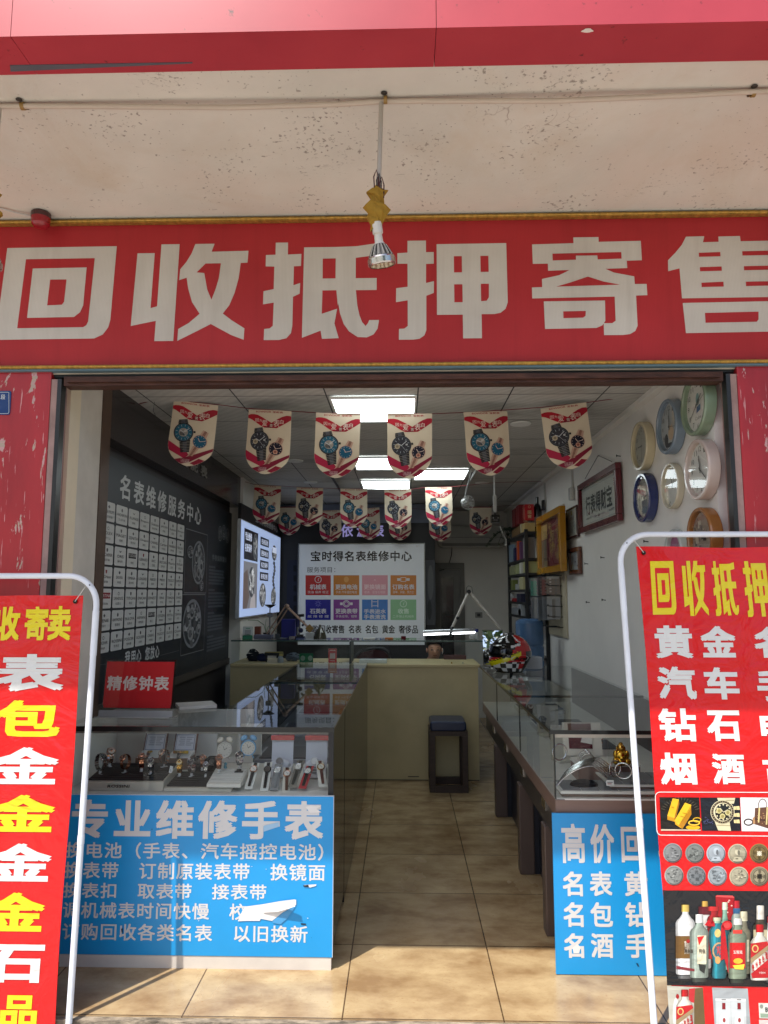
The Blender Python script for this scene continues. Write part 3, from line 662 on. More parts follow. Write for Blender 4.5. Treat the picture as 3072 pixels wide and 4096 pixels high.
# ================================================================ BUNTING
def flag_proto(kind, folded=False, cv_=(.012, .006, .006)):
    t_ = thing('bunting_flag', '', 'flag')
    K = .245 / 1011
    m = lambda x, y: ((x - 1102) * K, -(y - 140) * K)
    zs = -.036 if folded else 0.0
    f = (lambda x, y: (m(x, y)[0], m(x, y)[1] - zs)) if folded else m
    cream = S(214, 200, 176)
    y0 = 290 if folded else 140
    out = [(597, y0), (1608, y0), (1608, 1150), (1590, 1230), (1550, 1320), (1480, 1410), (1390, 1490), (1280, 1560), (1180, 1600), (1100, 1612), (1020, 1600), (920, 1560), (820, 1500), (720, 1410), (655, 1320), (615, 1230), (597, 1150)]
    b = MB(); b.prism([f(*p) for p in out], 0, .0012, cream); o1 = b.build('flag_sheet', PAPER, t_)
    b = MB(); b.map = f
    red, dk, wht = S(176, 26, 44), S(128, 22, 44), S(226, 214, 200)
    if not folded:
        b.T('BOWDOR', 780, 165, 1143, 203, S(170, 50, 56), 1, .02); b.T('宝舵表', 1180, 163, 1418, 207, S(170, 50, 56), 1, .02, 1.15)
        b.P([(597,262),(660,243),(740,242),(830,258),(950,315),(1080,385),(1165,430),(1060,515),(1000,543),(900,495),(760,405),(680,360),(597,328)], red, 1)
        b.P([(1165,430),(1280,350),(1400,285),(1500,252),(1570,252),(1608,262),(1608,345),(1520,405),(1400,480),(1290,545),(1000,545),(1060,515)], S(160, 24, 44), 1)
        b.P([(1165,430),(1060,515),(1000,545),(1170,545),(1230,470)], dk, 1.6)
        for ch, bx in (('因', (780, 340, 860, 415)), ('为', (875, 355, 935, 415)), ('爱', (945, 370, 1070, 510)), ('需', (1130, 460, 1195, 525)), ('表', (1215, 355, 1350, 515)), ('白', (1358, 350, 1440, 445))):
            b.T(ch, *bx, wht, 2.4, .012)
    else:
        b.R(597, 292, 1608, 330, dk, 1)
    b.P([(597,1060),(860,1205),(1060,1300),(1110,1360),(1000,1440),(840,1370),(640,1280),(606,1180)], S(170, 30, 66), 1)
    b.P([(1330,1405),(1455,1430),(1380,1498),(1250,1570),(1150,1540),(1250,1470)], S(140, 22, 50), 1)
    b.P([(1606,1120),(1600,1190),(1400,1330),(1150,1510),(970,1575),(880,1535),(800,1485),(1000,1430),(1250,1310)], S(128, 20, 50), 1.7)
    b.T('了不起 宝舵表', 940, 1450, 1140, 1520, S(200, 170, 170), 2.4, 0, 1.0); b.T('多功能机械表', 960, 1490, 1140, 1550, S(200, 170, 170), 2.4)
    teal = kind == 'teal'
    st = S(40, 40, 46); st2 = S(84, 86, 94)
    def strap(q, c1, c2, n):
        (ax, ay), (bx, by), (cx, cy), (dx, dy) = q
        for i in range(n):
            u, w = i / n, (i + .86) / n
            L = lambda k: ((ax + (dx - ax) * k, ay + (dy - ay) * k), (bx + (cx - bx) * k, by + (cy - by) * k))
            p, r = L(u); p2, r2 = L(w); b.P([p, r, r2, p2], c1, 2.0)
            mid = lambda a_, b_, k: (a_[0] + (b_[0] - a_[0]) * k, a_[1] + (b_[1] - a_[1]) * k)
            b.P([mid(p, r, .3), mid(p, r, .7), mid(p2, r2, .7), mid(p2, r2, .3)], c2, 2.6)
    strap([(775, 570), (965, 538), (1000, 640), (770, 670)], st, st2, 4)
    strap([(845, 1040), (1090, 1000), (1105, 1290), (915, 1325)], st, st2, 8)
    b.E(915, 850, 222, 222, st, 3.0, 30); b.E(915, 850, 205, 205, S(70, 74, 82), 3.5, 30)
    b.P([(1135, 790), (1180, 790), (1185, 835), (1140, 840)], st, 3.0)
    b.E(915, 850, 190, 190, S(30, 96, 122) if teal else S(52, 52, 60), 4.0, 30)
    for k in range(12):
        a = rad(30 * k + 8); b.LN([(915 + 135 * math.cos(a), 850 + 135 * math.sin(a)), (915 + 178 * math.cos(a), 850 + 178 * math.sin(a))], 10, S(170, 178, 184), 4.6)
    if teal:
        b.E(915, 850, 105, 100, S(150, 146, 140), 4.6); b.E(880, 880, 50, 46, S(96, 92, 90), 5.2); b.E(960, 810, 36, 34, S(186, 180, 168), 5.2); b.E(930, 900, 26, 26, S(60, 70, 80), 5.2)
    else:
        b.E(822, 870, 60, 60, S(176, 164, 140), 4.6); b.E(822, 870, 30, 30, S(130, 120, 100), 5.2); b.R(1010, 812, 1055, 848, S(190, 190, 190), 4.6)
    b.LN([(915, 850), (1040, 745)], 14, S(196, 200, 204), 5.8); b.LN([(915, 850), (830, 805)], 16, S(196, 200, 204), 5.8); b.LN([(915, 850), (1045, 1000)], 5, S(196, 200, 204), 5.8)
    ro, ro2 = S(196, 158, 140), S(140, 96, 82)
    strap([(1345, 740), (1470, 790), (1430, 910), (1280, 860)], ro, ro2, 5); strap([(1165, 1130), (1310, 1165), (1190, 1370), (1075, 1390)], ro, ro2, 8)
    b.E(1300, 1015, 160, 156, ro, 3.0, 26); b.E(1300, 1015, 146, 144, S(22, 90, 122) if teal else S(24, 22, 44), 3.6, 26)
    for k in range(12):
        a = rad(30 * k + 12); b.E(1300 + 122 * math.cos(a), 1015 + 120 * math.sin(a), 9, 9, S(210, 190, 176), 4.2, 6)
    if not teal: b.E(1298, 1085, 54, 50, S(200, 150, 130), 4.2); b.E(1298, 1085, 30, 28, S(150, 90, 76), 4.8)
    b.LN([(1300, 1015), (1255, 940)], 14, S(214, 190, 176), 5.0); b.LN([(1300, 1015), (1420, 990)], 11, S(214, 190, 176), 5.0)
    o2 = b.build('flag_print', PAPER, t_)
    for o_ in (o1, o2): curl(o_, .245, *cv_)
    return t_
CV = [(.024, .014, .018), (-.018, .018, -.020), (.032, -.012, .010)]
FP = {}
for kd in ('teal', 'black'):
    for q, c_ in enumerate(CV): FP[(kd, 0, q)] = flag_proto(kd, False, c_)
    FP[(kd, 1, 0)] = flag_proto(kd, True)
nfl = {}
used = set()
ORD = ['first', 'second', 'third', 'fourth', 'fifth', 'sixth']
def flag(kind, tl, tr, Y, lb, grp, folded=0, yaw=0.0):
    a, b = aY(*tl, Y), aY(*tr, Y); c = (a + b) / 2
    nfl[kind] = nfl.get(kind, 0) + 1; ky = (kind, folded, 0 if folded else (nfl[kind] - 1) % 3); o = FP[ky]
    if ky in used: o = dup(o)
    used.add(ky); roll = -math.atan2(b.z - a.z, b.x - a.x)
    o.location = (c.x, Y, c.z); o.rotation_euler = (0, roll, yaw); o['label'] = lb; o['group'] = grp
    return a, b
def cord(name, pts, r, col, lb):
    mb = MB(); mb.tube(pts, r, 6, col); solo(mb, name, PAINT, lb, 'string')
G1 = 'watch flags on the string nearest the entrance'
r1 = [((692,1601),(875,1620)), ((987,1634),(1170,1646)), ((1263,1652),(1444,1657)), ((1547,1656),(1730,1656)), ((1851,1651),(2036,1640)), ((2159,1631),(2347,1611))]
pts = [Vector((-1.455, 3.8, 2.55)), aY(640, 1594, 3.8)]
for i, (tl, tr) in enumerate(r1):
    kd = 'teal' if i % 2 == 0 else 'black'
    a, b = flag(kd, tl, tr, 3.8, f'cream watch flag with a {kd} dial, {ORD[i]} from the left on the front string', G1, 0, rad((5, -7, 3, -4, 8, -9)[i])); pts += [a + Vector((0, -.001, .001)), b + Vector((0, -.001, .001))]
pts += [aY(2596, 1577, 3.83), Vector((1.325, 3.83, 2.535))]
cord('bunting_string', pts, .0022, S(120, 24, 34), 'dark red string carrying the front row of six watch flags')
mb = MB(); q = aY(2596, 1577, 3.83); mb.tube([q, q + Vector((.004, 0, -.03)), q + Vector((.0, .004, -.06)), q + Vector((.006, 0, -.085))], .003, 6, S(150, 24, 34)); solo(mb, 'string_end', PAINT, 'loose red end of the front flag string by the right wall', 'string')
mb = MB(); q = aY(640, 1594, 3.8); mb.tube([q, q + Vector((-.03, 0, -.02)), q + Vector((-.035, 0, -.07)), q + Vector((-.02, 0, -.10))], .0012, 5, S(60, 56, 52)); solo(mb, 'string_end', PAINT, 'thin loose string end hanging left of the front flags', 'string')
G2 = 'watch flags on the second string'
r2 = [((1017,1938),(1125,1944)), ((1185,1948),(1293,1952)), ((1362,1955),(1469,1955)), ((1537,1959),(1645,1957)), ((1700,1950),(1809,1947))]
pts = [Vector((-1.438, 6.4, 2.53))]
for i, (tl, tr) in enumerate(r2):
    kd = 'teal' if i % 2 == 0 else 'black'
    a, b = flag(kd, tl, tr, 6.4, f'smaller watch flag with a {kd} dial, {ORD[i]} from the left on the second string', G2, 0, rad((3, -2, 2, -3, 6)[i])); pts += [a, b]
pts += [aY(1985, 1930, 6.4), Vector((1.28, 6.5, 2.54))]
cord('bunting_string', pts, .002, S(130, 30, 38), 'red string carrying the second row of five watch flags')
G3 = 'watch flags on the string farthest back'
r3 = [('teal', (1116,2027),(1200,2027),1), ('black', (1277,2042),(1364,2040),0), ('teal', (1432,2034),(1516,2030),0), ('black', (1553,2035),(1642,2033),0), ('teal', (1715,2040),(1802,2038),0), ('black', (1877,2027),(1967,2027),1)]
pts = [Vector((-1.438, 7.9, 2.50))]
r3lb = ['folded watch flag half behind the first and second flags of the middle string', 'watch flag hanging low between the second and third flags of the middle string', 'far watch flag peeping out behind the third middle flag, before the lit letters',
        'far watch flag hidden behind the fourth middle flag except its tip', 'far watch flag hidden behind the bright fifth middle flag except its tip', 'folded far watch flag right of the wall fan, by the black camera']
for (kd, tl, tr, fo), lb in zip(r3, r3lb):
    a, b = flag(kd, tl, tr, 7.9, lb, G3, fo, rad(-4)); pts += [a, b]
pts += [Vector((1.32, 7.9, 2.50))]
cord('bunting_string', pts, .002, S(110, 26, 34), 'string carrying the farthest row of six watch flags')

# ================================================================ WALL CLOCKS (right wall, facing into the shop)
RZR = -math.pi / 2
def clock(px, py, r, depth, rim, face, lb, hands, deco=None, numerals=True, thin=.016):
    c = aX(px, py, 1.33 - depth)
    t_ = thing('wall_clock', lb, 'clock', (1.329, c.y, c.z), (0, 0, RZR), 'round clocks on the right wall')
    M0 = Matrix.Rotation(rad(90), 4, 'X')      # lathe axis -> -y (out of the wall)
    b = MB(); b.lathe([(r * .55, 0), (r * .97, 0), (r, .004), (r, depth - .006), (r - .004, depth), (r - thin, depth), (r - thin - .003, depth - .004), (r - thin - .004, depth - .022)], 40, rim, M0); b.build('rim', GLOSS, t_)
    b = MB(); b.xf = Matrix.Translation((0, -(depth - .022), 0)); ri = r - thin - .004
    b.E(0, 0, ri, ri, face, 0, 36)
    ink = S(74, 72, 68)
    if deco: deco(b, ri)
    if numerals:
        for k in range(1, 13):
            a = rad(90 - 30 * k); x, y = .80 * ri * math.cos(a), .80 * ri * math.sin(a); w = ri * (.075 if k < 10 else .115); h = ri * .10
            b.T(str(k), x - w, y + h, x + w, y - h, ink, 1.2)
    else:
        for k in range(12):
            a = rad(30 * k); b.LN([(.82 * ri * math.cos(a), .82 * ri * math.sin(a)), (.92 * ri * math.cos(a), .92 * ri * math.sin(a))], .004, ink, 1.2)
    b.build('dial', PAPER, t_)
    b = MB(); b.xf = Matrix.Translation((0, -(depth - .018), 0))
    for ang, ln, w in hands:
        a = rad(ang); b.LN([(-.14 * ri * math.cos(a), -.14 * ri * math.sin(a)), (ln * ri * math.cos(a), ln * ri * math.sin(a))], w * .7, S(86, 84, 80), 1)
    b.E(0, 0, .007, .007, S(40, 40, 40), 2, 12); b.build('hands', PAINT, t_)
    b = MB(); b.lathe([(r - thin - .003, depth - .008), (.001, depth - .008)], 36, (1, 1, 1, 1), M0); b.build('lens', GLASS, t_)
    return t_
def d_gift(b, r):
    b.P([(-.10 * r, -.30 * r), (.28 * r, -.22 * r), (.30 * r, .0), (-.06 * r, -.06 * r)], S(74, 116, 150), 1); b.E(.05 * r, .22 * r, .16 * r, .24 * r, S(120, 150, 150), .8, 14); b.T('Cube', -.25 * r, -.42 * r, .3 * r, -.55 * r, S(90, 88, 84), 1)
def d_pets(b, r):
    b.E(.10 * r, -.28 * r, .30 * r, .32 * r, S(198, 170, 140), 1, 14); b.P([(-.14 * r, -.1 * r), (-.06 * r, .14 * r), (.04 * r, 0)], S(198, 170, 140), 1.6); b.P([(.16 * r, 0), (.28 * r, .12 * r), (.32 * r, -.1 * r)], S(198, 170, 140), 1.6)
    b.E(-.42 * r, -.52 * r, .2 * r, .3 * r, S(52, 52, 56), 1, 12); b.E(-.1 * r, -.76 * r, .35 * r, .10 * r, S(60, 60, 66), 1.6, 12); b.E(.45 * r, .35 * r, .16 * r, .4 * r, S(186, 180, 168), 1, 12)
def d_town(b, r):
    random.seed(3)
    for k in range(26):
        x, y = random.uniform(-.7, .7) * r, random.uniform(-.75, .6) * r; w = random.uniform(.06, .16) * r
        if math.hypot(x, y) > .75 * r: continue
        b.P([(x - w, y - w), (x + w, y - w * 1.1), (x + w * .8, y + w), (x - w * .9, y + w * .9)], random.choice([S(60, 48, 46), S(150, 130, 112), S(96, 80, 72), S(190, 176, 156), S(120, 104, 96)]), 1 + k * .06)
def d_sub(b, r):
    for k in range(5): b.LN([(-.35 * r + .16 * k * r, -.1 * r), (-.3 * r + .14 * k * r, -.75 * r)], .012 * (1 + k % 2), S(96, 98, 104), 1 + .2 * k)
def d_pink(b, r): b.E(0, 0, r * .96, r * .96, S(170, 110, 140), .6, 30)
FW_ = S(214, 211, 204)
clock(2770, 1621, .136, .052, S(132, 150, 126), FW_, 'green rimmed wall clock, the highest on the right wall by the entrance', [(38, .55, .010), (215, .72, .006), (20, .75, .003)], d_gift)
clock(2662, 1707, .135, .050, S(126, 142, 158), S(172, 176, 178), 'blue grey rimmed wall clock beside the green one', [(92, .5, .010), (88, .75, .006), (-10, .6, .003)], d_pets)
clock(2553, 1785, .134, .048, S(206, 194, 162), S(168, 164, 152), 'cream rimmed wall clock with a large dial, farthest in of the upper row', [(178, .5, .010), (265, .75, .006), (85, .6, .003)])
clock(2784, 1878, .134, .052, S(206, 188, 178), FW_, 'pale pink rimmed wall clock below the green one', [(98, .55, .011), (-40, .65, .007), (80, .4, .003)])
clock(2563, 1991, .133, .050, S(44, 54, 104), S(176, 172, 162), 'navy blue rimmed wall clock beside the calligraphy frame', [(10, .5, .010), (112, .7, .006), (160, .4, .003)], d_sub)
clock(2676, 1944, .113, .034, S(206, 196, 172), FW_, 'smallest cream wall clock with a narrow rim, between navy and pink ones', [(110, .5, .010), (60, .7, .006)], None, False, .010)
clock(2794, 2151, .132, .052, S(160, 106, 56), S(150, 132, 116), 'orange rimmed wall clock above the right standing banner', [(30, .5, .008), (150, .7, .006)], d_town, False)
clock(2690, 2205, .106, .036, S(190, 196, 188), S(170, 110, 140), 'white rimmed wall clock with a pink dial, half hidden by the right banner frame', [(60, .5, .008), (250, .7, .006)], d_pink, False)

# framed things on the right wall
def picture(name, lb, cat, p0, p1, X, fw, fcol, art, fd=.03, tilt=0.0, bg=S(210, 206, 198), gl=True, grp=None):
    a, b = aX(*p0, X), aX(*p1, X)
    w = abs(a.y - b.y); h = abs(a.z - b.z); cy = (a.y + b.y) / 2; z0 = min(a.z, b.z)
    t_ = thing(name, lb, cat, (X + fd, cy, z0), (tilt, 0, RZR), grp)
    m = MB()
    for q in ((-w / 2, w / 2, 0, fw), (-w / 2, w / 2, h - fw, h), (-w / 2, -w / 2 + fw, fw + .0005, h - fw - .0005), (w / 2 - fw, w / 2, fw + .0005, h - fw - .0005)): m.box(q[0], q[1], -fd, 0, q[2], q[3], fcol)
    m.build('frame', GLOSS, t_, bevel=.004)
    m = MB(); m.box(-w / 2 + fw, w / 2 - fw, -.012, -.004, fw, h - fw, bg); m.xf = Matrix.Translation((0, -.012, 0)); m.map = lambda x, y: (-w / 2 + fw + x * (w - 2 * fw), fw + y * (h - 2 * fw))
    art(m); m.build('picture', PAPER, t_)
    if gl:
        m = MB(); m.box(-w / 2 + fw, w / 2 - fw, -.022, -.020, fw, h - fw); m.build('glazing', GLASS, t_)
    return t_
def art_cal(m):
    ink = S(34, 34, 36)
    m.R(.03, .05, .97, .95, S(184, 184, 184), 1); m.R(.045, .07, .955, .93, S(216, 214, 208), 1.6)
    for k, ch in enumerate('行表得财宝'): m.T(ch, .12 + .15 * k, .76, .262 + .15 * k, .26, ink, 2.4, .035)
    for k in range(9): m.E(.08, .72 - .05 * k, .006, .016, S(90, 88, 88), 2.4, 6)
    for k in range(4): m.E(.91, .86 - .05 * k, .008, .018, S(160, 50, 50), 2.4, 6)
    random.seed(5)
    for k in range(30):
        x = random.uniform(.15, .9); m.E(x, .17 + .10 * abs(x - .5) * random.random(), random.uniform(.02, .06), random.uniform(.01, .035), (lambda v: S(v, v, v))(random.randint(120, 196)), 2.2 + k * .05, 10)
pc = picture('calligraphy_frame', 'wide calligraphy in a dark red wood frame on the right wall below the clocks', 'picture', (2308, 1943), (2470, 2083), 1.285, .042, S(92, 22, 34), art_cal, .035)
m = MB(); m.tube([(-.33, -.012, .385), (0, -.004, .49), (.33, -.012, .385)], .0025, 5, S(90, 86, 80)); m.build('hanging_cord', PAINT, pc)
def art_cert(m):
    m.R(.05, .04, .95, .96, S(196, 192, 184), 1); m.R(.42, .78, .56, .95, S(170, 150, 96), 1.8); m.T('荣誉', .3, .72, .72, .60, S(150, 120, 90), 1.8)
    for k in range(9): m.R(.18, .50 - .045 * k, .82 - .1 * (k % 3), .512 - .045 * k, S(140, 138, 134), 1.8)
picture('certificate_frame', 'white certificate in a thin dark frame between the calligraphy and the yellow frame', 'picture', (2262, 2040), (2308, 2146), 1.305, .018, S(70, 40, 40), art_cert, .02)
def art_cert2(m):
    for k in range(11): m.R(.16, .84 - .06 * k, .84 - .16 * (k % 3), .855 - .06 * k, S(150, 148, 150), 1)
    m.E(.5, .45, .08, .05, S(80, 78, 90), 1.6, 12); m.E(.76, .22, .10, .04, S(110, 108, 140), 1.6, 10)
picture('certificate_frame', 'small certificate in a brown wood frame under the white certificate', 'picture', (2273, 2196), (2316, 2295), 1.30, .034, S(96, 52, 36), art_cert2, .026, bg=S(190, 190, 196))
def art_red(m):
    m.R(0, 0, 1, 1, S(120, 44, 52), .6); m.R(.0, .62, .30, .94, S(196, 156, 96), 1); m.R(0, 0, .26, .6, S(122, 104, 84), 1)
    random.seed(9)
    for k in range(22):
        x, y = random.uniform(.36, .92), random.uniform(.08, .92); m.E(x, y, random.uniform(.02, .06), random.uniform(.03, .10), random.choice([S(168, 130, 84), S(128, 50, 70), S(150, 96, 70), S(108, 34, 46)]), 1.4 + .05 * k, 9)
    for k, (x, y) in enumerate(((.46, .92), (.56, .74), (.78, .86), (.84, .66), (.5, .5), (.8, .42))): m.T('龙凤福寿财喜'[k], x - .09, y, x + .09, y - .22, S(176, 144, 84), 3)
    m.R(.30, .02, .36, .95, S(90, 20, 34), 3.2); m.E(.9, .26, .08, .16, S(90, 110, 84), 3, 12)
picture('yellow_frame', 'deep golden yellow frame round a red and gold picture by the black shelf', 'picture', (2143, 2075), (2243, 2285), 1.215, .055, S(180, 126, 24), art_red, .05, bg=S(110, 60, 50))
# pegboard with strap packets
a, b = aX(2112, 2285, 1.315), aX(2262, 2550, 1.315)
t_ = thing('pegboard', 'cream accessory board on the right wall with rows of hooks behind the water bottle', 'pegboard', (1.329, 0, 0), (0, 0, 0))
m = MB(); m.box(-.014, -.001, 5.80, 6.5, 1.155, 2.24, S(190, 180, 156)); m.build('board', PAINT, t_)
hk = [(1.66 - .085 * r, 5.92 + .12 * c_) for r in range(6) for c_ in range(3)]
for z, y in hk:
    m = MB(); m.tube([(-.014, y, z), (-.13, y, z + .004), (-.136, y, z + .016)], .0035, 6, S(40, 40, 42)); m.ball((-.135, y, z + .012), .008, .008, .008, S(40, 40, 42), 8, 5); m.build('hook', PAINT, t_)
random.seed(21)
PK = ['grey', 'white', 'black', 'brown', 'rose', 'mint']
pc_ = {'grey': S(120, 122, 126), 'white': S(186, 186, 184), 'black': S(36, 36, 38), 'brown': S(92, 66, 52), 'rose': S(170, 110, 104), 'mint': S(96, 170, 150)}
protoP = {}
for r in range(2):
    for c_ in range(11):
        kd = ['brown', 'rose', 'grey', 'black', 'rose', 'mint', 'black', 'rose', 'mint', 'grey', 'brown'][c_] if r == 0 else ['black', 'black', 'grey', 'white', 'white', 'grey', 'white', 'grey', 'black', 'white', 'grey'][c_]
        lb = ('watch strap packets hanging in the upper row of the pegboard' if r == 0 else 'clear strap packets hanging in the lower row of the pegboard')
        if (kd, r) not in protoP:
            m = MB(); h = .15 if r == 0 else .19; cc = pc_[kd]
            m.box(-.055, .055, -.006, .006, -h, 0, tuple(q * .6 for q in cc[:3]) + (1,) if r == 0 else S(104, 108, 114)); m.box(-.012, .012, -.010, .0095, -h + .012, -.025, tuple(x * .6 for x in cc[:3]) + (1,))
            if r == 0:
                for k in range(5): m.box(-.030, -.014, -.009, .009, -.03 - .026 * k, -.016 - .026 * k, S(150, 136, 132)); m.box(.014, .030, -.009, .009, -.043 - .026 * k, -.029 - .026 * k, S(60, 50, 52))
            m.box(-.05, .05, -.007, .0072, -.02, -.002, S(120, 120, 120))
            o = m.build('strap_packet', GLOSS, None); protoP[(kd, r)] = o
        else:
            o = dup(protoP[(kd, r)])
        o.location = (1.25 - .03 * (c_ % 3), 5.96 + .05 * c_, (1.655 if r == 0 else 1.49) - .006 * (c_ % 3)); o.rotation_euler = (0, 0, rad(6 * ((c_ * 7) % 5 - 2)))
        tag(o, lb, 'strap packet', lb)
# picture nails left in the wall
for i, (px, py, lb) in enumerate(((2412, 2231, 'upper right of four nails left in the bare right wall'), (2347, 2256, 'upper left of four nails left in the bare right wall'), (2417, 2401, 'lower right of four nails left in the bare right wall'), (2353, 2410, 'lower left of four nails left in the bare right wall'),
        (2476, 1825, 'nail in the right wall above the calligraphy frame corner'), (2484, 2013, 'nail in the right wall beside the calligraphy frame'), (2586, 2167, 'nail in the right wall left of the pink dial clock'))):
    p = aX(px, py, 1.32); m = MB(); m.tube([(1.331, p.y, p.z), (1.306, p.y, p.z + .003)], .003, 6, S(50, 48, 46)); m.tube([(1.306, p.y, p.z - .004), (1.306, p.y, p.z + .010)], .003, 6, S(50, 48, 46)); solo(m, 'wall_nail', METAL, lb, 'nail', group='nails in the right wall')

# ================================================================ LEFT WALL: dark brand board
RZL = math.pi / 2
pl = Plane((-1.538, 4.9, .93), RZL)
t_ = on_plane('brand_board', 'long dark blue wall board of white logo tiles and watch pictures on the left wall', 'wall board', pl)
m = MB(); m.box(3.435 - 4.9, 6.335 - 4.9, 0, .018, .02, 1.30, S(24, 30, 38)); m.build('panel', col_mat('board_gloss', .42, 0, .05, .5), t_)
m = MB(); m.box(3.435 - 4.9, 6.335 - 4.9, -.012, .018, -.03, .019, S(70, 64, 58)); m.build('ledge', PAINT, t_)
m = MB(); m.map = pl.uv
lt = S(200, 202, 202)
m.T('名表维修服务中心', 482, 1892, 803, 2103, lt, 1, .03, 1.35)
m.T('我用心  您放心', 500, 2606, 636, 2629, lt, 1, .03, 1.15)
names = [['PATEK PHILIPPE 百达翡丽', 'VACHERON 江诗丹顿', 'A.LANGE 朗格', 'Breguet 宝玑', 'Glashutte 格拉苏蒂', 'JAEGER 积家', 'Audemars 爱彼', 'Blancpain 宝珀'],
 ['ROLEX 劳力士', 'PIAGET 伯爵', 'ZENITH 真力时', 'Chopard 萧邦', 'CHANEL 香奈儿', 'Cartier 卡地亚', 'PANERAI 沛纳海', 'PERREGAUX 芝柏'],
 ['BUCHERER 宝齐莱', 'ORIS 豪利时', 'TUDOR 帝舵', 'GIRARD 芝柏', 'IWC 万国', 'BREITLING 百年灵', 'Maurice 艾美', 'MONTBLANC 万宝龙'],
 ['TAGHeuer 豪雅', 'DOXA 时度', 'OMEGA 欧米茄', 'LONGINES 浪琴', 'RADO 雷达', 'MIDO 美度', 'TISSOT 天梭', 'HAMILTON 汉米'],
 ['CERTINA 雪铁纳', 'SANDOZ 山度士', 'TITONI 梅花', 'ENICAR 英纳格', 'ERNEST 依波', 'OMAX 奥马', 'TANGIN 天珺', 'SWISS 尚维'],
 ['GENIE 瑞士', 'RAYMOND 蕾蒙威', 'BULOVA 宝路华', 'ARMANI 阿玛尼', 'SEIKO 精工', 'CITIZEN 西铁城', 'FIYTA 飞亚达', 'TIANWANG 天王'],
 ['EBOHR 依波', 'ROSSINI 罗西尼', 'POSCER 宝时捷', 'GOLDEN 古尊', 'CASIO 卡西欧', 'TISSOT 冠琴', 'GUCCI 古驰', 'Citole 西铁']]
U0, V0 = pl.uv(412, 2000); U1, _ = pl.uv(736, 2170); _, V1 = pl.uv(380, 2619)
pu, pv = (U1 - U0) / 7.93, (V0 - V1) / 6.91
m.map = None; tile = S(206, 206, 203); ink = S(52, 52, 54)
for r in range(7):
    for c_ in range(8):
        x = U0 + pu * c_; y = V0 - pv * r; w, h = pu * .90, pv * .90; k = .008
        m.P([(x + k, y), (x + w - k, y), (x + w, y - k), (x + w, y - h + k), (x + w - k, y - h), (x + k, y - h), (x, y - h + k), (x, y - k)], tile, 1)
        la, cn = names[r][c_].split(' ')[0] if names[r][c_].count(' ') == 1 else ' '.join(names[r][c_].split(' ')[:-1]), names[r][c_].split(' ')[-1]
        rd = la in ('CERTINA',); bx = la in ('SEIKO', 'TUDOR')
        tw = min(.84, .14 * len(la)) * w
        if rd: m.R(x + .1 * w, y - .2 * h, x + .9 * w, y - .5 * h, S(150, 30, 44), 1.7)
        if bx: m.R(x + .14 * w, y - .24 * h, x + .86 * w, y - .52 * h, ink, 1.7)
        if not (rd or bx):
            q = (r * 8 + c_) % 5; cx, cy = x + w / 2, y - .25 * h; lc = S(150, 40, 46) if la in ('TAGHeuer', 'GIRARD') else S(90, 90, 92)
            if q == 0: m.P([(cx, cy + .1 * h), (cx + .09 * w, cy), (cx, cy - .1 * h), (cx - .09 * w, cy)], lc, 1.7)
            elif q == 1: m.E(cx, cy, .07 * w, .1 * h, lc, 1.7, 12)
            elif q == 2: m.P([(cx - .14 * w, cy + .07 * h), (cx, cy + .02 * h), (cx + .14 * w, cy + .07 * h), (cx, cy - .06 * h)], lc, 1.7)
            elif q == 3: m.RING(cx, cy, .08 * w, .09 * h, .02 * w, lc, 1.7, 14)
            else: m.P([(cx - .07 * w, cy + .09 * h), (cx + .07 * w, cy + .09 * h), (cx + .05 * w, cy - .05 * h), (cx, cy - .11 * h), (cx - .05 * w, cy - .05 * h)], lc, 1.7)
        m.T(la, x + w / 2 - tw / 2, y - (.28 if rd or bx else .42) * h, x + w / 2 + tw / 2, y - (.44 if rd or bx else .58) * h, S(220, 214, 210) if (rd or bx) else ink, 2.4, .012)
        m.T(cn, x + w / 2 - .075 * w * len(cn), y - .70 * h, x + w / 2 + .075 * w * len(cn), y - .83 * h, ink, 1.7, .012)
# picture boxes with engraved watches
def movement(m, cx, cy, rx, ry, L=2, seed=1, n=40, lo=70, hi=170):
    random.seed(seed)
    m.E(cx, cy, rx, ry, S(58, 62, 68), L, 26); m.RING(cx, cy, rx, ry, rx * .1, S(130, 134, 138), L + .6, 26)
    for k in range(n):
        a = random.uniform(0, 6.28); d = random.random() ** .5 * .8; s_ = random.uniform(.05, .2); v = random.randint(lo, hi)
        m.E(cx + rx * d * math.cos(a), cy + ry * d * math.sin(a), rx * s_, ry * s_ * random.uniform(.5, 1.2), S(v, v + 2, v + 4), L + 1.2 + k * .03, 8)
    for k in range(5):
        a = random.uniform(0, 6.28); m.RING(cx + rx * .45 * math.cos(a), cy + ry * .45 * math.sin(a), rx * .26, ry * .26, rx * .07, S(150, 150, 150), L + 2.6 + k * .1, 14)
def fr(m, x0, y0, x1, y1, c, L):
    m.LN([(x0, y0), (x1, y0), (x1, y1), (x0, y1), (x0, y0)], .006, c, L)
ua, va = pl.uv(743, 2114); ub, vb = pl.uv(823, 2372); m.R(ua, va, ub, vb, S(22, 24, 28), 1); fr(m, ua, va, ub, vb, S(120, 122, 124), 1.8)
w, h = ub - ua, va - vb
movement(m, ua + .6 * w, va - .50 * h, .30 * w, .36 * h, 2, 3); movement(m, ua + .22 * w, va - .35 * h, .13 * w, .10 * h, 2, 5, 14); movement(m, ua + .75 * w, va - .88 * h, .10 * w, .085 * h, 6, 6, 14)
ua, va = pl.uv(729, 2378); ub, vb = pl.uv(814, 2598); m.R(ua, va, ub, vb, S(22, 24, 28), 1); fr(m, ua, va, ub, vb, S(120, 122, 124), 1.8); w, h = ub - ua, va - vb
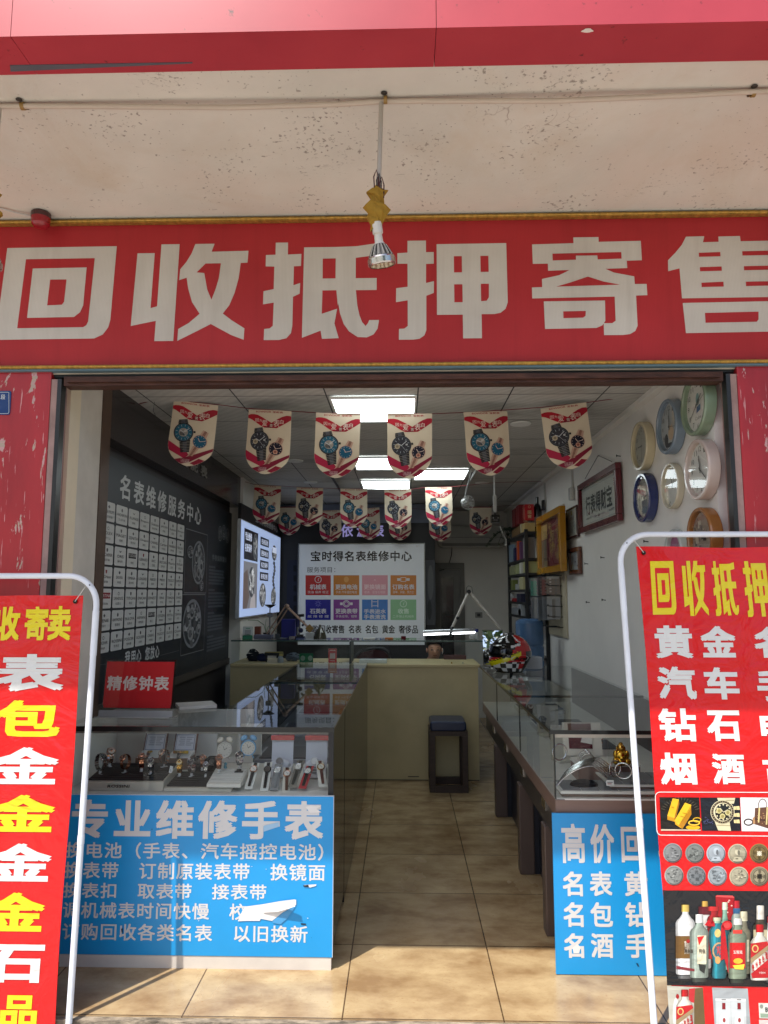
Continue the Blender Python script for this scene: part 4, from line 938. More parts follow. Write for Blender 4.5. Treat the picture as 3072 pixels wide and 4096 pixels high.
movement(m, ua + .44 * w, va - .50 * h, .40 * w, .42 * h, 2, 8, 60)
ua, va = pl.uv(872, 2089); ub, vb = pl.uv(913, 2186)
for k in range(3): movement(m, ua + (ub - ua) * (.2 + .3 * k), (va + vb) / 2 + (.02 if k == 1 else 0), (ub - ua) * .18, (va - vb) * .36, 1 + 4 * k, 20 + k, 16, 60, 120)
m.map = pl.uv; m.T('手表保养常识', 848, 2217, 906, 2252, S(110, 114, 118), 1, .02); m.map = None
ua, va = pl.uv(836, 2262); ub, vb = pl.uv(904, 2590); random.seed(4)
for k in range(26):
    if k % 7 == 6: continue
    y = va - (va - vb) * k / 26; w = (ub - ua) * (.3 if k % 7 == 0 else random.uniform(.7, 1)); m.R(ua, y, ua + w, y - .016, S(72, 78, 86), 1)
m.map = pl.uv; m.LN([(640, 2622), (715, 2602)], 1.2, S(120, 122, 124), 1); m.LN([(370, 2663), (490, 2648)], 1.2, S(120, 122, 124), 1)
m.build('print', col_mat('board_gloss', .3, 0, .05, .5), t_)
# letters on the header above it
pl = Plane((-1.465, 5.0, 2.285), RZL); t_ = on_plane('header_letters', 'grey raised letters on the dark header above the brand board, half behind the first flag', 'lettering', pl)
m = MB(); m.map = pl.uv
a, b = pl.uv(802, 1863), pl.uv(826, 1921); wch = b[0] - a[0]; m.map = None
for k, ch in enumerate('表舵宝'): m.T(ch, a[0] - 1.45 * wch * k, a[1] + .015, b[0] - 1.45 * wch * k, b[1] + .01, S(128, 124, 118), 6, .03)
o = m.build('letters', PAINT, t_, solid=-.005)

# ================================================================ LIGHT BOX ON THE LEFT, FARTHER IN
pl = Plane((-1.405, 7.3, 1.30), RZL)
t_ = on_plane('light_box', 'glowing white light box of watch photos on the left wall under a black name strip', 'light box', pl)
LIT = col_mat('backlit_print', .4, 0, .02, .4, emit=.4)
a, b = pl.uv(965, 2085), pl.uv(1117, 2452)
x0, x1, z0, z1 = a[0], b[0], 0, .862
m = MB(); m.box(x0, x1, .002, .033, z0, z1, S(196, 200, 206)); m.build('case', PAINT, t_)
m = MB(); m.box(x0 + .01, x1 - .01, -.002, .0015, z0 + .01, z1 - .01, S(176, 196, 236)); m.map = None; m.xf = Matrix.Translation((0, -.002, 0))
W_, H_ = x1 - x0, z1 - z0; f = lambda u, v: (x0 + u * W_, z1 - v * H_); m.map = f
wh = S(206, 216, 240)
m.R(.04, .06, .93, .93, S(172, 192, 232), .6)
m.R(.06, .08, .36, .40, S(24, 25, 30), 1); m.T('专业维修', .08, .11, .22, .20, wh, 1.8, .03); m.T('名表保养', .08, .23, .22, .32, wh, 1.8, .03); movement(m, .30, .24, .05, .14, 1.8, 31, 24, 90, 200)
m.R(.06, .42, .36, .91, S(120, 120, 126), 1); m.P([(.06, .55), (.14, .5), (.2, .75), (.14, .91), (.06, .91)], S(96, 84, 80), 1.6); m.P([(.2, .91), (.24, .74), (.31, .76), (.33, .91)], S(170, 164, 166), 1.7); movement(m, .23, .63, .075, .17, 2.4, 33, 40, 130, 220)
for k, tx in enumerate(('名表回收', '更换电池', '机芯保养', '表带定制')):
    m.R(.42, .10 + .135 * k, .64, .10 + .135 * k + .098, S(22, 26, 36), 1); m.T(tx, .445, .118 + .135 * k, .615, .182 + .135 * k, wh, 1.8, .02)
movement(m, .50, .77, .085, .14, 1.2, 35, 50, 90, 190)
movement(m, .80, .24, .075, .10, 1.2, 37, 30, 60, 200); m.R(.74, .17, .86, .24, wh, 5)
for k in range(8): m.E(.80 + .02 * math.sin(k), .37 + .045 * k, .035, .026, S(60 + 14 * (k % 3), 64 + 14 * (k % 3), 72 + 14 * (k % 3)), 1.2 + .2 * k, 9)
movement(m, .80, .79, .075, .11, 1.2, 39, 40, 40, 190)
m.build('lit_face', LIT, t_)
m = MB(); m.box(x0, x1 + .1, .002, .030, .864, 1.0, S(16, 17, 22)); m.map = None
m.T('宝时得名表维修中心', x0 + .30 * W_, .965, x0 + .90 * W_, .895, S(196, 200, 206), 0, .03); m.build('name_strip', PAINT, t_)

# lit letters on the black partition
pl = Plane((-.4, 8.196, 2.0), 0); t_ = on_plane('shop_name_letters', 'violet white glowing letters on the black partition above the service board', 'lettering', pl)
m = MB(); m.map = pl.uv; lc = S(150, 142, 196)
for k, ch in enumerate('依波表'): m.T(ch, 1365 + 62 * k, 2098, 1412 + 62 * k, 2148, lc, 8, .03)
m.build('letters', col_mat('lit_letters', .4, 0, 0, .3, emit=.34), t_)
# the white service board
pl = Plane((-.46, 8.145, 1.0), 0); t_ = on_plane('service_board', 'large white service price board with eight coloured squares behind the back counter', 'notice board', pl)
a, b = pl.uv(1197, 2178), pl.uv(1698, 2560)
m = MB(); m.box(a[0], b[0], 0, .05, -.06, a[1], S(220, 225, 228)); m.build('panel', col_mat('brightened_board_film', .22, 0, .03, .5, emit=.05), t_)  # faint emission added to panel and print to raise the board's brightness
m = MB()
for q in ((a[0] - .012, b[0] + .012, a[1] + .0005, a[1] + .014), (a[0] - .0125, a[0] - .0005, -.06, a[1]), (b[0] + .0005, b[0] + .0125, -.06, a[1])): m.box(q[0], q[1], -.006, .05, q[2], q[3], S(120, 124, 126))
m.build('frame', METAL, t_)
m = MB(); m.map = pl.uv; ink = S(22, 24, 26); wt = S(206, 204, 204)
m.T('宝时得名表维修中心', 1243, 2204, 1647, 2245, ink, 1, .03, 1.1); m.T('服务项目：', 1228, 2268, 1341, 2290, S(50, 52, 54), 1, .0, 1.05)
cols = [S(170, 34, 34), S(186, 112, 24), S(206, 140, 150), S(190, 112, 26), S(24, 24, 130), S(120, 46, 132), S(14, 104, 178), S(126, 178, 130)]
tx = [('机械表', '洗油 保养 校正'), ('更换电池', '手表 汽车遥控电池'), ('更换镜面', '普通、蓝宝石镜面'), ('订购名表', '浪琴、天梭、劳力士'), ('石英表', '故 障 修 理'), ('更换表带', '手表皮带、钢带'), ('手表进水', ''), ('收售', '二手瑞士机械表')]
xs = [(1222, 1323), (1334, 1437), (1448, 1551), (1562, 1665)]
for k in range(8):
    x0, x1 = xs[k % 4]; y0, y1 = ((2301, 2381), (2398, 2480))[k // 4]; m.R(x0, y0, x1, y1, cols[k], 1); cx = (x0 + x1) / 2
    n = len(tx[k][0]); fade = S(226, 196, 200) if k == 2 else (S(196, 220, 198) if k == 7 else wt)
    if k == 6:
        m.T('手表进水', cx - 44, y0 + 38, cx + 44, y0 + 57, fade, 1.8, .03); m.T('手表清洗', cx - 44, y0 + 60, cx + 44, y0 + 79, fade, 1.8, .03)
    else:
        m.T(tx[k][0], cx - 11 * n, y0 + 36, cx + 11 * n, y0 + 57, fade, 1.8, .03); m.T(tx[k][1], cx - 42, y0 + 62, cx + 42, y0 + 73, fade, 1.8, .01)
    iy = y0 + 17
    if k in (0, 7): m.RING(cx, iy, 14, 14, 2.4, fade, 1.8, 20); m.LN([(cx, iy), (cx + 4, iy - 6)], 2, fade, 1.8); m.LN([(cx, iy), (cx + 1, iy + 6)], 2, fade, 1.8)
    elif k == 3: m.R(cx - 25, iy - 5, cx - 12, iy + 5, fade, 1.8); m.R(cx + 12, iy - 5, cx + 25, iy + 5, fade, 1.8); m.LN([(cx - 10, iy - 8), (cx + 10, iy - 8), (cx + 10, iy + 8), (cx - 10, iy + 8), (cx - 10, iy - 8)], 2, fade, 1.8)
    elif k == 5: m.R(cx - 25, iy - 5, cx - 15, iy + 5, fade, 1.8); m.R(cx + 15, iy - 5, cx + 25, iy + 5, fade, 1.8); m.RING(cx, iy, 14, 14, 2.6, fade, 1.8, 20); m.RING(cx, iy, 9, 9, 2, fade, 1.8, 12)
    elif k == 6:
        m.LN([(cx - 12, iy - 15), (cx - 12, iy + 14)], 3, fade, 1.8); m.LN([(cx + 12, iy - 15), (cx + 12, iy + 14)], 3, fade, 1.8); m.LN([(cx - 10, iy - 8), (cx + 10, iy - 8)], 2, fade, 1.8); m.LN([(cx - 10, iy + 8), (cx + 10, iy + 8)], 2, fade, 1.8)
    elif k == 4:
        for q in range(8): a_ = rad(45 * q); m.LN([(cx + 4 * math.cos(a_), iy + 4 * math.sin(a_)), (cx + 13 * math.cos(a_), iy + 13 * math.sin(a_))], 2, S(110, 112, 190), 1.8)
    elif k == 1: m.E(cx, iy, 10, 12, S(206, 146, 70), 1.8, 14)
    else: m.LN([(cx - 3, iy + 5), (cx, iy - 1), (cx + 3, iy + 5)], 1.5, fade, 1.8)
m.T('收购回收寄售  名表  名包  黄金  奢侈品', 1224, 2500, 1672, 2534, ink, 1, .025)
for k in range(9): m.R(1366 + 31 * k, 2553 + 2 * (k % 2), 1388 + 31 * k, 2560, ink, 1)
m.build('print', col_mat('brightened_board_film', .22, 0, .03, .5), t_)
m = MB(); q = aY(1668, 2184, 8.13); m.ball((q.x, q.y, q.z), .012, .01, .012, S(240, 240, 240), 10, 6); solo(m, 'board_clip', GLOSS, 'tiny white clip on the top right corner of the service board', 'clip')
# dim posters standing on the partition at both sides of the board
for px0, px1, lb, cc in ((1150, 1190, 'dark blue tall panel of logo squares left of the service board', S(34, 38, 56)), (1702, 1742, 'dim grey smeared tall panel right of the service board', S(84, 86, 90))):
    pl = Plane((aY((px0 + px1) / 2, 2300, 8.198).x, 8.198, 1.2), 0); a, b = pl.uv(px0, 2240), pl.uv(px1, 2500)
    m = MB(); m.box(a[0], b[0], -.006, 0, b[1], a[1], cc); m.xf = Matrix.Translation((0, -.006, 0)); m.map = pl.uv
    if px0 < 1200:
        for k in range(6): m.R(px0 + 24, 2262 + 40 * k, px1 - 4, 2286 + 40 * k, S(14, 16, 24), 1)
    else: m.E((px0 + px1) / 2, 2330, 12, 70, S(110, 112, 114), 1, 14); m.E((px0 + px1) / 2 - 4, 2440, 9, 40, S(60, 62, 64), 1, 12)
    solo(m, 'wall_poster', PAPER, lb, 'poster', pl.loc, pl.rot)
# ================================================================ BACK WALL
t_ = thing('back_door', 'grey framed half glazed door in the white back wall', 'door', (.62, 8.995, 0))
m = MB()
for q in ((-.21, -.155, 0, 1.90), (.10, .155, 0, 1.90), (-.1545, .0995, 1.82, 1.90)): m.box(q[0], q[1], -.05, 0, q[2], q[3], S(120, 118, 112))
m.build('frame', PAINT, t_)
m = MB(); m.box(-.1545, .0995, -.02, -.005, .02, 1.815, S(134, 132, 128)); m.build('leaf', PAINT, t_)
m = MB(); m.box(-.135, .02, -.026, -.0205, .75, 1.72, S(22, 26, 30)); m.build('pane', GLOSS, t_)
m = MB(); m.box(-.12, .01, -.03, -.0265, 1.245, 1.255, S(90, 88, 86)); m.box(-.128, -.122, -.03, -.0265, .8, 1.6, S(80, 80, 80)); m.build('bar', PAINT, t_)
m = MB(); m.rbox(.455, 1.28, 8.78, 8.99, 2.085, 2.345, .05, S(176, 174, 168)); t_ = thing('air_conditioner', 'long white wall air conditioner high on the back wall', 'air conditioner', (0, 0, 0)); m.build('casing', GLOSS, t_)
m = MB(); m.box(.49, 1.25, 8.772, 8.779, 2.10, 2.135, S(120, 118, 114)); m.build('vent', PAINT, t_); m = MB(); m.box(.46, 1.275, 8.7765, 8.7795, 2.205, 2.211, S(110, 108, 104)); m.build('seam', PAINT, t_)
m = MB(); m.tube([aY(*p, 8.97) for p in ((1808, 2190), (1806, 2220), (1796, 2255), (1776, 2278), (1745, 2286))], .006, 6, S(60, 58, 56)); solo(m, 'power_cord', PAINT, 'dark cord drooping from the air conditioner to the door frame', 'cord')
p = aY(1915, 2460, 8.99); m = MB(); m.rbox(-.045, .045, -.012, 0, -.035, .035, .006, S(150, 148, 142)); m.box(-.02, .02, -.015, -.0125, -.018, .018, S(70, 70, 70)); solo(m, 'wall_socket', PAINT, 'grey white wall socket on the back wall between the lamp arms', 'socket', (p.x, 8.998, p.z))
# ================================================================ COUNTERS
WL = mat('white_laminate', S(214, 212, 206), .4, 0, .05)
BEIGE = mat('beige_laminate', S(186, 170, 128), .45, 0, .12, 2.6)
# left front showcase
t_ = thing('display_counter', 'glass topped watch showcase facing the street with a blue board on its front', 'counter', (0, 0, 0))
m = MB(); m.box(-1.447, -.312, 3.078, 3.64, .0, .654); m.build('cabinet', WL, t_)
m = MB(); m.box(-1.40, -.292, 3.045, 3.076, 0, .048, S(206, 200, 192)); m.build('skirting', PAINT, t_)
m = MB(); m.box(-1.447, -.312, 3.072, 3.64, .655, .668); m.build('shelf', WL, t_)
m = MB(); m.box(-1.446, -.75, 3.642, 3.654, .669, .928); m.build('back_panel', WL, t_)
m = MB(); m.box(-1.449, -1.437, 3.08, 3.64, .669, .928); m.build('side_panel', WL, t_)
m = MB(); m.box(-.311, -.291, 3.072, 3.654, 0.05, .933); m.build('side_panel', BLACK, t_)
m = MB(); m.box(-.3125, -.2905, 3.064, 3.0712, .05, .9255, S(16, 16, 18)); m.build('corner_post', BLACKM, t_)
m = MB(); m.box(-1.436, -.3115, 3.0735, 3.0795, .669, .934); m.build('front_glass', GLASS, t_)
m = MB(); m.box(-1.449, -.288, 3.068, 3.655, .9345, .9465); m.build('top_glass', GLASS, t_)
m = MB(); m.box(-1.449, -.288, 3.062, 3.0675, .926, .9468); m.build('edge_trim', mat('smoked_edge', (.012, .014, .014, 1), .12), t_)
m = MB(); m.box(-1.436, -.312, 3.081, 3.093, .915, .933); m.build('top_rail', mat('grey_rail', S(110, 112, 112), .4), t_)
# side showcase that runs back into the shop
t_ = thing('display_counter', 'long black sided glass showcase running back along the left of the aisle', 'counter', (0, 0, 0))
m = MB(); m.box(-.84, -.30, 3.66, 5.97, .0, .60); m.build('cabinet', BLACKM, t_)
m = MB()
for y0, y1 in ((3.659, 4.42), (4.424, 5.2), (5.204, 5.97)): m.box(-.2985, -.290, y0, y1, .01, .933)
m.build('side_panel', BLACK, t_)
m = MB(); m.box(-.852, -.842, 3.66, 5.97, .0, .933); m.build('side_panel', mat('smoked_edge', (.012, .014, .014, 1), .12), t_)
m = MB(); m.box(-.84, -.30, 3.66, 5.97, .601, .612); m.build('shelf', mat('dark_shelf', S(70, 74, 82), .4), t_)
m = MB()
for y0, y1 in ((3.657, 4.62), (4.624, 5.975)): m.box(-.855, -.287, y0, y1, .9345, .9465)
m.build('top_glass', GLASS, t_)
m = MB(); m.box(-.855, -.287, 4.6205, 4.6235, .9345, .9465); m.build('joint', mat('smoked_edge', (.012, .014, .014, 1), .12), t_)
for y in (4.0, 4.75, 5.45):
    m = MB(); m.box(-.78, -.40, y - .16, y + .16, .613, .640, S(150, 152, 160)); m.box(-.76, -.42, y - .14, y + .14, .6405, .648, S(60, 62, 70))
    solo(m, 'display_tray', PAINT, 'flat grey tray inside the long black sided showcase', 'tray', group='trays inside the left long showcase')
# right showcase
t_ = thing('display_counter', 'brown glass showcase along the right wall on slab legs with a helmet on top', 'counter', (0, 0, 0))
BR2 = mat('brown_base', S(120, 98, 88), .4, 0, .1, stretch=(1, 1, 8))
m = MB(); m.box(.625, 1.328, 3.050, 5.72, .60, .664); m.build('base', BR2, t_)
m = MB(); m.box(.628, 1.328, 3.058, 3.09, .555, .598); m.build('base_trim', mat('brown_gloss', S(96, 70, 60), .2, 0, .2), t_)
m = MB(); m.box(.648, 1.328, 3.066, 5.70, .47, .5995); m.build('drawer_rail', mat('drawer_front', S(58, 54, 54), .35, 0, .2), t_)
for y in (3.35, 3.95, 4.55, 5.15):
    m = MB(); m.box(.640, .6475, y, y + .09, .535, .60, S(170, 166, 160)); m.build('drawer_handle', METAL, t_)
m = MB(); m.box(.665, 1.328, 3.0505, 3.0585, .664, .668, S(225, 222, 216)); m.box(.627, 1.327, 3.0586, 5.715, .6642, .669, S(196, 194, 188)); m.build('shelf', PAINT, t_)
m = MB(); m.box(.74, .76, 3.1, 5.70, .0, .4695); m.build('kick_panel', mat('navy_black_panel', S(34, 36, 44), .35, 0, .2), t_)
for y in (3.35, 4.05, 5.05):
    m = MB(); m.box(.632, .712, y, y + .075, 0, .4695); m.build('leg', mat('brown_leg', S(86, 72, 66), .4, 0, .1), t_, bevel=.006)
    m = MB(); m.box(.7125, .7395, y + .01, y + .07, 0, .4695); m.build('leg_cheek', mat('navy_black_panel', S(34, 36, 44), .35, 0, .2), t_)
m = MB(); m.box(.628, 1.328, 3.046, 3.052, .670, .934); m.build('front_glass', GLASS, t_)
m = MB()
for y0, y1 in ((3.055, 3.93), (3.935, 4.86), (4.865, 5.71)): m.box(.625, .631, y0, y1, .670, .934)
m.build('side_glass', GLASS, t_)
m = MB()
for y0, y1 in ((3.030, 4.05), (4.054, 5.73)): m.box(.607, 1.329, y0, y1, .9345, .9465)
m.build('top_glass', GLASS, t_)
SE = mat('smoked_edge', (.012, .014, .014, 1), .12)
m = MB(); m.box(.607, 1.329, 3.024, 3.0295, .931, .9468); m.box(.6225, .6285, 3.044, 3.0505, .669, .932); m.box(.602, .6065, 3.025, 5.73, .9335, .9468); m.box(.607, 1.329, 4.0505, 4.0535, .9345, .9465); m.box(.6235, .6305, 3.931, 3.9345, .67, .933); m.box(.6235, .6305, 4.861, 4.8645, .67, .933); m.build('edge_trim', SE, t_)
m = MB(); m.box(.632, 1.325, 3.055, 3.069, .912, .933, S(206, 196, 188)); m.build('light_strip', PAINT, t_)
m = MB(); m.box(1.318, 1.328, 3.03, 5.7, .67, .933, S(78, 72, 70)); m.build('back_panel', PAINT, t_)
# back work counter
t_ = thing('work_counter', 'beige fronted repair counter across the back, with a low glass case on top', 'counter', (0, 0, 0))
m = MB(); m.box(-1.437, .622, 6.0, 6.02, 0, .905); m.build('front_panel', BEIGE, t_)
m = MB(); m.box(.04, .13, 5.996, 5.9995, .028, .034, S(60, 54, 42)); m.box(-.382, -.379, 5.998, 5.9998, .0, .904, S(120, 108, 80)); m.box(-1.43, .62, 5.9965, 5.9997, .0, .008, S(90, 80, 60)); m.build('seam', PAINT, t_)
m = MB(); m.box(-1.437, .622, 6.021, 6.52, 0, .904); m.build('cabinet', WL, t_)
m = MB(); m.box(-1.437, -.44, 5.985, 6.53, .9055, .93); m.box(-.436, .64, 5.985, 6.53, .9055, .928); m.build('worktop', BEIGE, t_, bevel=.003)
for x0, x1 in ((-1.435, -.445), (-.430, .66)):
    m = MB(); m.box(x0, x1, 6.012, 6.018, .931, 1.113); m.build('front_glass', GLASS, t_)
    m = MB(); m.box(x0, x1, 5.995, 6.36, 1.114, 1.124); m.build('top_glass', GLASS, t_)
    m = MB(); m.box(x0, x1, 5.988, 5.9945, 1.1135, 1.1245); m.build('edge_trim', GLASS_EDGE, t_)
m = MB(); m.box(-.4435, -.4315, 6.006, 6.36, .931, 1.113, S(60, 66, 66)); m.build('joint', PAINT, t_)
# dark bench behind the left showcase
m = MB(); m.box(-1.535, -.95, 3.9, 5.9, .36, .45, S(34, 38, 60)); m.box(-1.535, -1.0, 3.95, 5.85, 0, .359, S(26, 28, 40)); solo(m, 'low_bench', PAINT, 'dark navy low bench behind the showcases under the brand board', 'bench', bevel=.004)
m = MB(); m.box(-.09, .09, -.07, .07, 0, .015, S(188, 186, 180)); solo(m, 'paper_pad', PAPER, 'small pale pad lying on the left showcase behind the red sign', 'paper', (-1.03, 3.60, .947), (0, 0, rad(25)))

# bar stool
t_ = thing('bar_stool', 'square dark wood bar stool with a navy padded seat against the beige counter', 'stool', (.365, 5.66, 0))
m = MB(); m.rbox(-.155, .125, -.02, .27, .4555, .53, .024, S(26, 34, 56)); m.build('seat', mat('navy_leather', S(34, 44, 70), .3, 0, .15, bmp=.15), t_, bevel=.012)
for y0 in (-.02, .235):
    for x0, z0, x1, z1 in ((-.16, 0, -.115, .42), (.09, 0, .135, .42)): 
        m = MB(); m.box(x0, x1, y0, y0 + .04, z0, z1); m.build('leg', DARKW, t_, bevel=.003)
for q in ((-.16, .135, -.0205, .0205, .4205, .455), (-.16, .135, .2345, .2755, .4205, .455), (-.1145, .0895, -.0205, .0195, 0, .05), (-.1145, .0895, .2345, .2745, 0, .05),
          (-.16, -.12, .021, .234, .0, .05), (.095, .135, .021, .234, .0, .05), (-.16, -.12, .021, .234, .4205, .454), (.095, .135, .021, .234, .4205, .454)):
    m = MB(); m.box(*q); m.build('rail', DARKW, t_)

# ================================================================ BLUE BOARDS
BLU = S(24, 146, 212)
def tear(m, pts, L=4): m.P(pts, S(222, 220, 218), L)
pl = Plane((0, 3.042, 0), 0, rad(-.4))
t_ = on_plane('blue_notice_board', 'blue watch repair board with a torn peeling corner, propped on the left showcase', 'notice board', pl)
a, b = pl.uv(1333, 3180), pl.uv(1320, 3800)
m = MB(); m.box(-1.43, -.288, 0, .01, .05, .672, BLU); m.build('panel', BOARDP, t_)
m = MB(); m.map = pl.uv; wt = S(206, 206, 206)
m.T('专业维修手表', 291, 3197, 1293, 3360, wt, 1, .042, 1.2)
m.T('换电池（手表、汽车摇控电池）', 266, 3366, 1293, 3442, wt, 1, .02, 1.1)
m.T('换表带　订制原装表带　换镜面', 260, 3446, 1300, 3524, wt, 1, .02, 1.1)
m.T('换表扣　取表带　接表带', 256, 3529, 1065, 3600, wt, 1, .02, 1.1)
m.T('调机械表时间快慢　校', 254, 3606, 985, 3680, wt, 1, .02, 1.1)
m.T('订购回收各类名表　以旧换新', 252, 3691, 1230, 3771, wt, 1, .02, 1.1)
cv = lambda x, y: (x * .844, 3100 + y * .844)
tear(m, [cv(*p) for p in ((1150,640),(1165,622),(1240,612),(1330,596),(1395,588),(1404,590),(1404,614),(1340,650),(1290,690),(1236,680),(1232,690),(1170,690),(1128,692))], 3)
m.P([cv(*p) for p in ((1404,616),(1340,652),(1290,692),(1296,700),(1330,706),(1360,680))], S(70, 150, 205), 3.6)
tear(m, [cv(*p) for p in ((1440,520),(1500,517),(1498,524),(1470,532))], 3); m.P([cv(*p) for p in ((1436,522),(1462,519),(1464,529),(1440,528))], S(20, 22, 26), 4)
m.P([cv(*p) for p in ((1425,701),(1450,703),(1452,709),(1428,708))], S(24, 26, 30), 3)
m.P([cv(*p) for p in ((1250,240),(1322,222),(1322,244),(1250,268))], S(150, 190, 220), 3)
tear(m, [cv(*p) for p in ((1448,150),(1475,142),(1522,146),(1500,160),(1524,176),(1470,178))], 3); tear(m, [cv(*p) for p in ((1480,150),(1510,140),(1512,146))], 4)
m.P([cv(*p) for p in ((575,728),(584,724),(583,748),(578,745))], S(14, 40, 80), 3)
random.seed(2)
for k in range(16):
    x, y = random.uniform(300, 1290), random.uniform(3195, 3780); m.E(x, y, random.uniform(1.2, 3), random.uniform(1, 2.4), random.choice([S(16, 60, 110), S(196, 206, 214)]), 3 + k * .02, 6)
m.build('print', BOARDP, t_)
# the curled flap of the tear stands off the board
m = MB(); q = [Vector((pl.uv(*cv(x, y))[0], d, pl.uv(*cv(x, y))[1])) for x, y, d in ((1240, 614, -.004), (1330, 598, -.012), (1402, 588, -.030), (1404, 606, -.034), (1320, 640, -.016), (1250, 650, -.005))]
m.add(q, [tuple(range(5, -1, -1))], S(226, 224, 222)); m.build('torn_flap', PAPER, t_, solid=.0006)
m = MB(); m.box(-1.43, -.288, -.0012, .0112, .6722, .6745, S(190, 200, 208)); m.box(-.2878, -.2855, -.0012, .0112, .05, .6745, S(190, 200, 208)); m.build('edge', PAINT, t_)
pl = Plane((.97, 3.033, 0.0), 0, 0)
t_ = on_plane('blue_notice_board', 'narrow blue buying price board under the right showcase, half behind the red banner', 'notice board', pl)
a, b = pl.uv(2208, 3253), pl.uv(2222, 3868)
m = MB(); m.box(a[0], .355, 0, .009, .003, a[1], BLU); m.build('panel', BOARDP, t_)
m = MB(); m.map = pl.uv
for ch, q in (('高', (2244, 3294, 2343, 3453)), ('价', (2359, 3296, 2460, 3454)), ('回', (2482, 3307, 2575, 3450)), ('收', (2628, 3300, 2728, 3456))): m.T(ch, *q, wt, 1, .035)
for i, row in enumerate(('名表黄', '名包钻', '名酒手')):
    y = (3485, 3608, 3732)[i]; dx = (0, 3, 5)[i]
    for k, ch in enumerate(row): m.T(ch, (2249, 2357, 2496)[k] + dx, y, (2332, 2450, 2592)[k] + dx, y + 100, wt, 1, .035)
tear(m, [(2290, 3790), (2310, 3775), (2322, 3790), (2316, 3812), (2294, 3812)], 2)
m.P([(2543, 3851), (2552, 3853), (2556, 3866), (2550, 3864)], S(10, 60, 90), 2)
m.build('print', BOARDP, t_)

# ================================================================ STANDING RED BANNERS
RED = S(214, 20, 22); YEL = S(226, 206, 30); BW = S(216, 216, 212)
def banner_frame(t_, x0, x1, h, r, n=9):
    R_ = .0115; m = MB()
    arc = lambda cx, a0: [(cx + r * math.cos(rad(a0 + 90 * k / n)), .012, h - r + r * math.sin(rad(a0 + 90 * k / n))) for k in range(n + 1)]
    pts = [(x1, .012, 0)] + arc(x1 - r, 0) + arc(x0 + r, 90) + [(x0, .012, 0)]
    m.tube(pts, R_, 14); m.build('pole_frame', WHITEM, t_)
    for x in (x0, x1):
        for za, zb in ((h - r - .19, h - r - .02), (h * .42, h * .42 + .03)):
            m = MB(); m.tube([(x, .012, za), (x, .012, zb)], R_ + .0012, 14); m.build('sleeve', WHITEM, t_)
    for x in (x0, x1):
        m = MB(); m.tube([(x, -.34, .012), (x, .02, .012)], .012, 12); m.build('foot', WHITEM, t_)
        m = MB(); m.ball((x - math.copysign(.012, x) * 2.2, 0, h - .036), .003, .003, .003, S(60, 60, 60), 8, 5); m.build('screw', PAINT, t_)
def sheet(x0, x1, z0, z1, amp, seed):
    """vinyl sheet with soft sags and creases"""
    m = MB(); nx, nz = 24, 50; v = []
    for s_ in (0, 1):
        for j in range(nz + 1):
            for i in range(nx + 1):
                u, w = i / nx, j / nz
                d = amp * (math.sin(u * 3.1 + 9 * w + seed) * .5 + math.sin(w * 17 + u * 4 + seed) * .22) * min(1, 6 * u, 6 * (1 - u))
                v.append((x0 + (x1 - x0) * u + .0035 * math.sin(w * 9 + seed) * (2 * u - 1) ** 2, (d if s_ == 0 else d + .0012), z0 + (z1 - z0) * w - .004 * math.sin(u * 3.14) * w + .002 * math.sin(u * 11) * w))
    N = (nx + 1) * (nz + 1); fs = []
    for j in range(nz):
        for i in range(nx):
            a = j * (nx + 1) + i; fs.append((a, a + 1, a + nx + 2, a + nx + 1)); fs.append((N + a, N + a + nx + 1, N + a + nx + 2, N + a + 1))
    m.add(v, fs, RED, True); return m
def eyelet(t_, x, z, cx, cz):
    m = MB(); M0 = Matrix.Translation((x, -.006, z)) @ Matrix.Rotation(rad(90), 4, 'X')
    m.lathe([(.0035, 0), (.0045, .002), (.008, .0015), (.0088, -.001)], 18, S(70, 66, 60), M0); m.lathe([(.004, .0), (.0005, .0)], 12, S(40, 38, 36), M0); m.build('eyelet', METAL, t_)
    m = MB(); m.tube([(x, -.007, z), ((x + cx) / 2, -.008, (z + cz) / 2 - .004), (cx, .002, cz)], .0016, 6, S(206, 200, 190)); m.build('tie', PAINT, t_)
PL_OFF = -.0011
# ---- right
pl = Plane((1.345, 2.62, -.12), 0, rad(-6.3))
t_ = on_plane('standing_banner', 'red standing banner with photos of gold, coins and liquor bottles at the right', 'banner', pl)
fx0, fz1 = pl.uv(2546, 2186); wid = .80
fr0, _ = pl.uv(2552, 3150); fr0, _ = pl.uv(2497, 2400); _, fh = pl.uv(2800, 2135)
banner_frame(t_, fr0, fx0 + wid + (fx0 - fr0), fh, .115)
m = sheet(fx0, fx0 + wid, .03, fz1, .0008, 1.0); m.build('banner_sheet', BANNER, t_)
eyelet(t_, *pl.uv(2573, 2212), *pl.uv(2536, 2160))
m = MB(); m.xf = Matrix.Translation((0, PL_OFF, 0)); m.map = pl.uv
for k, q in (('hui', (2594, 2245, 2711, 2459)), ('shou', (2721, 2244, 2838, 2464)), ('di', (2841, 2245, 2959, 2464)), ('ya', (2965, 2245, 3086, 2468))): m.G(GL[k], q, YEL, RED, 1)
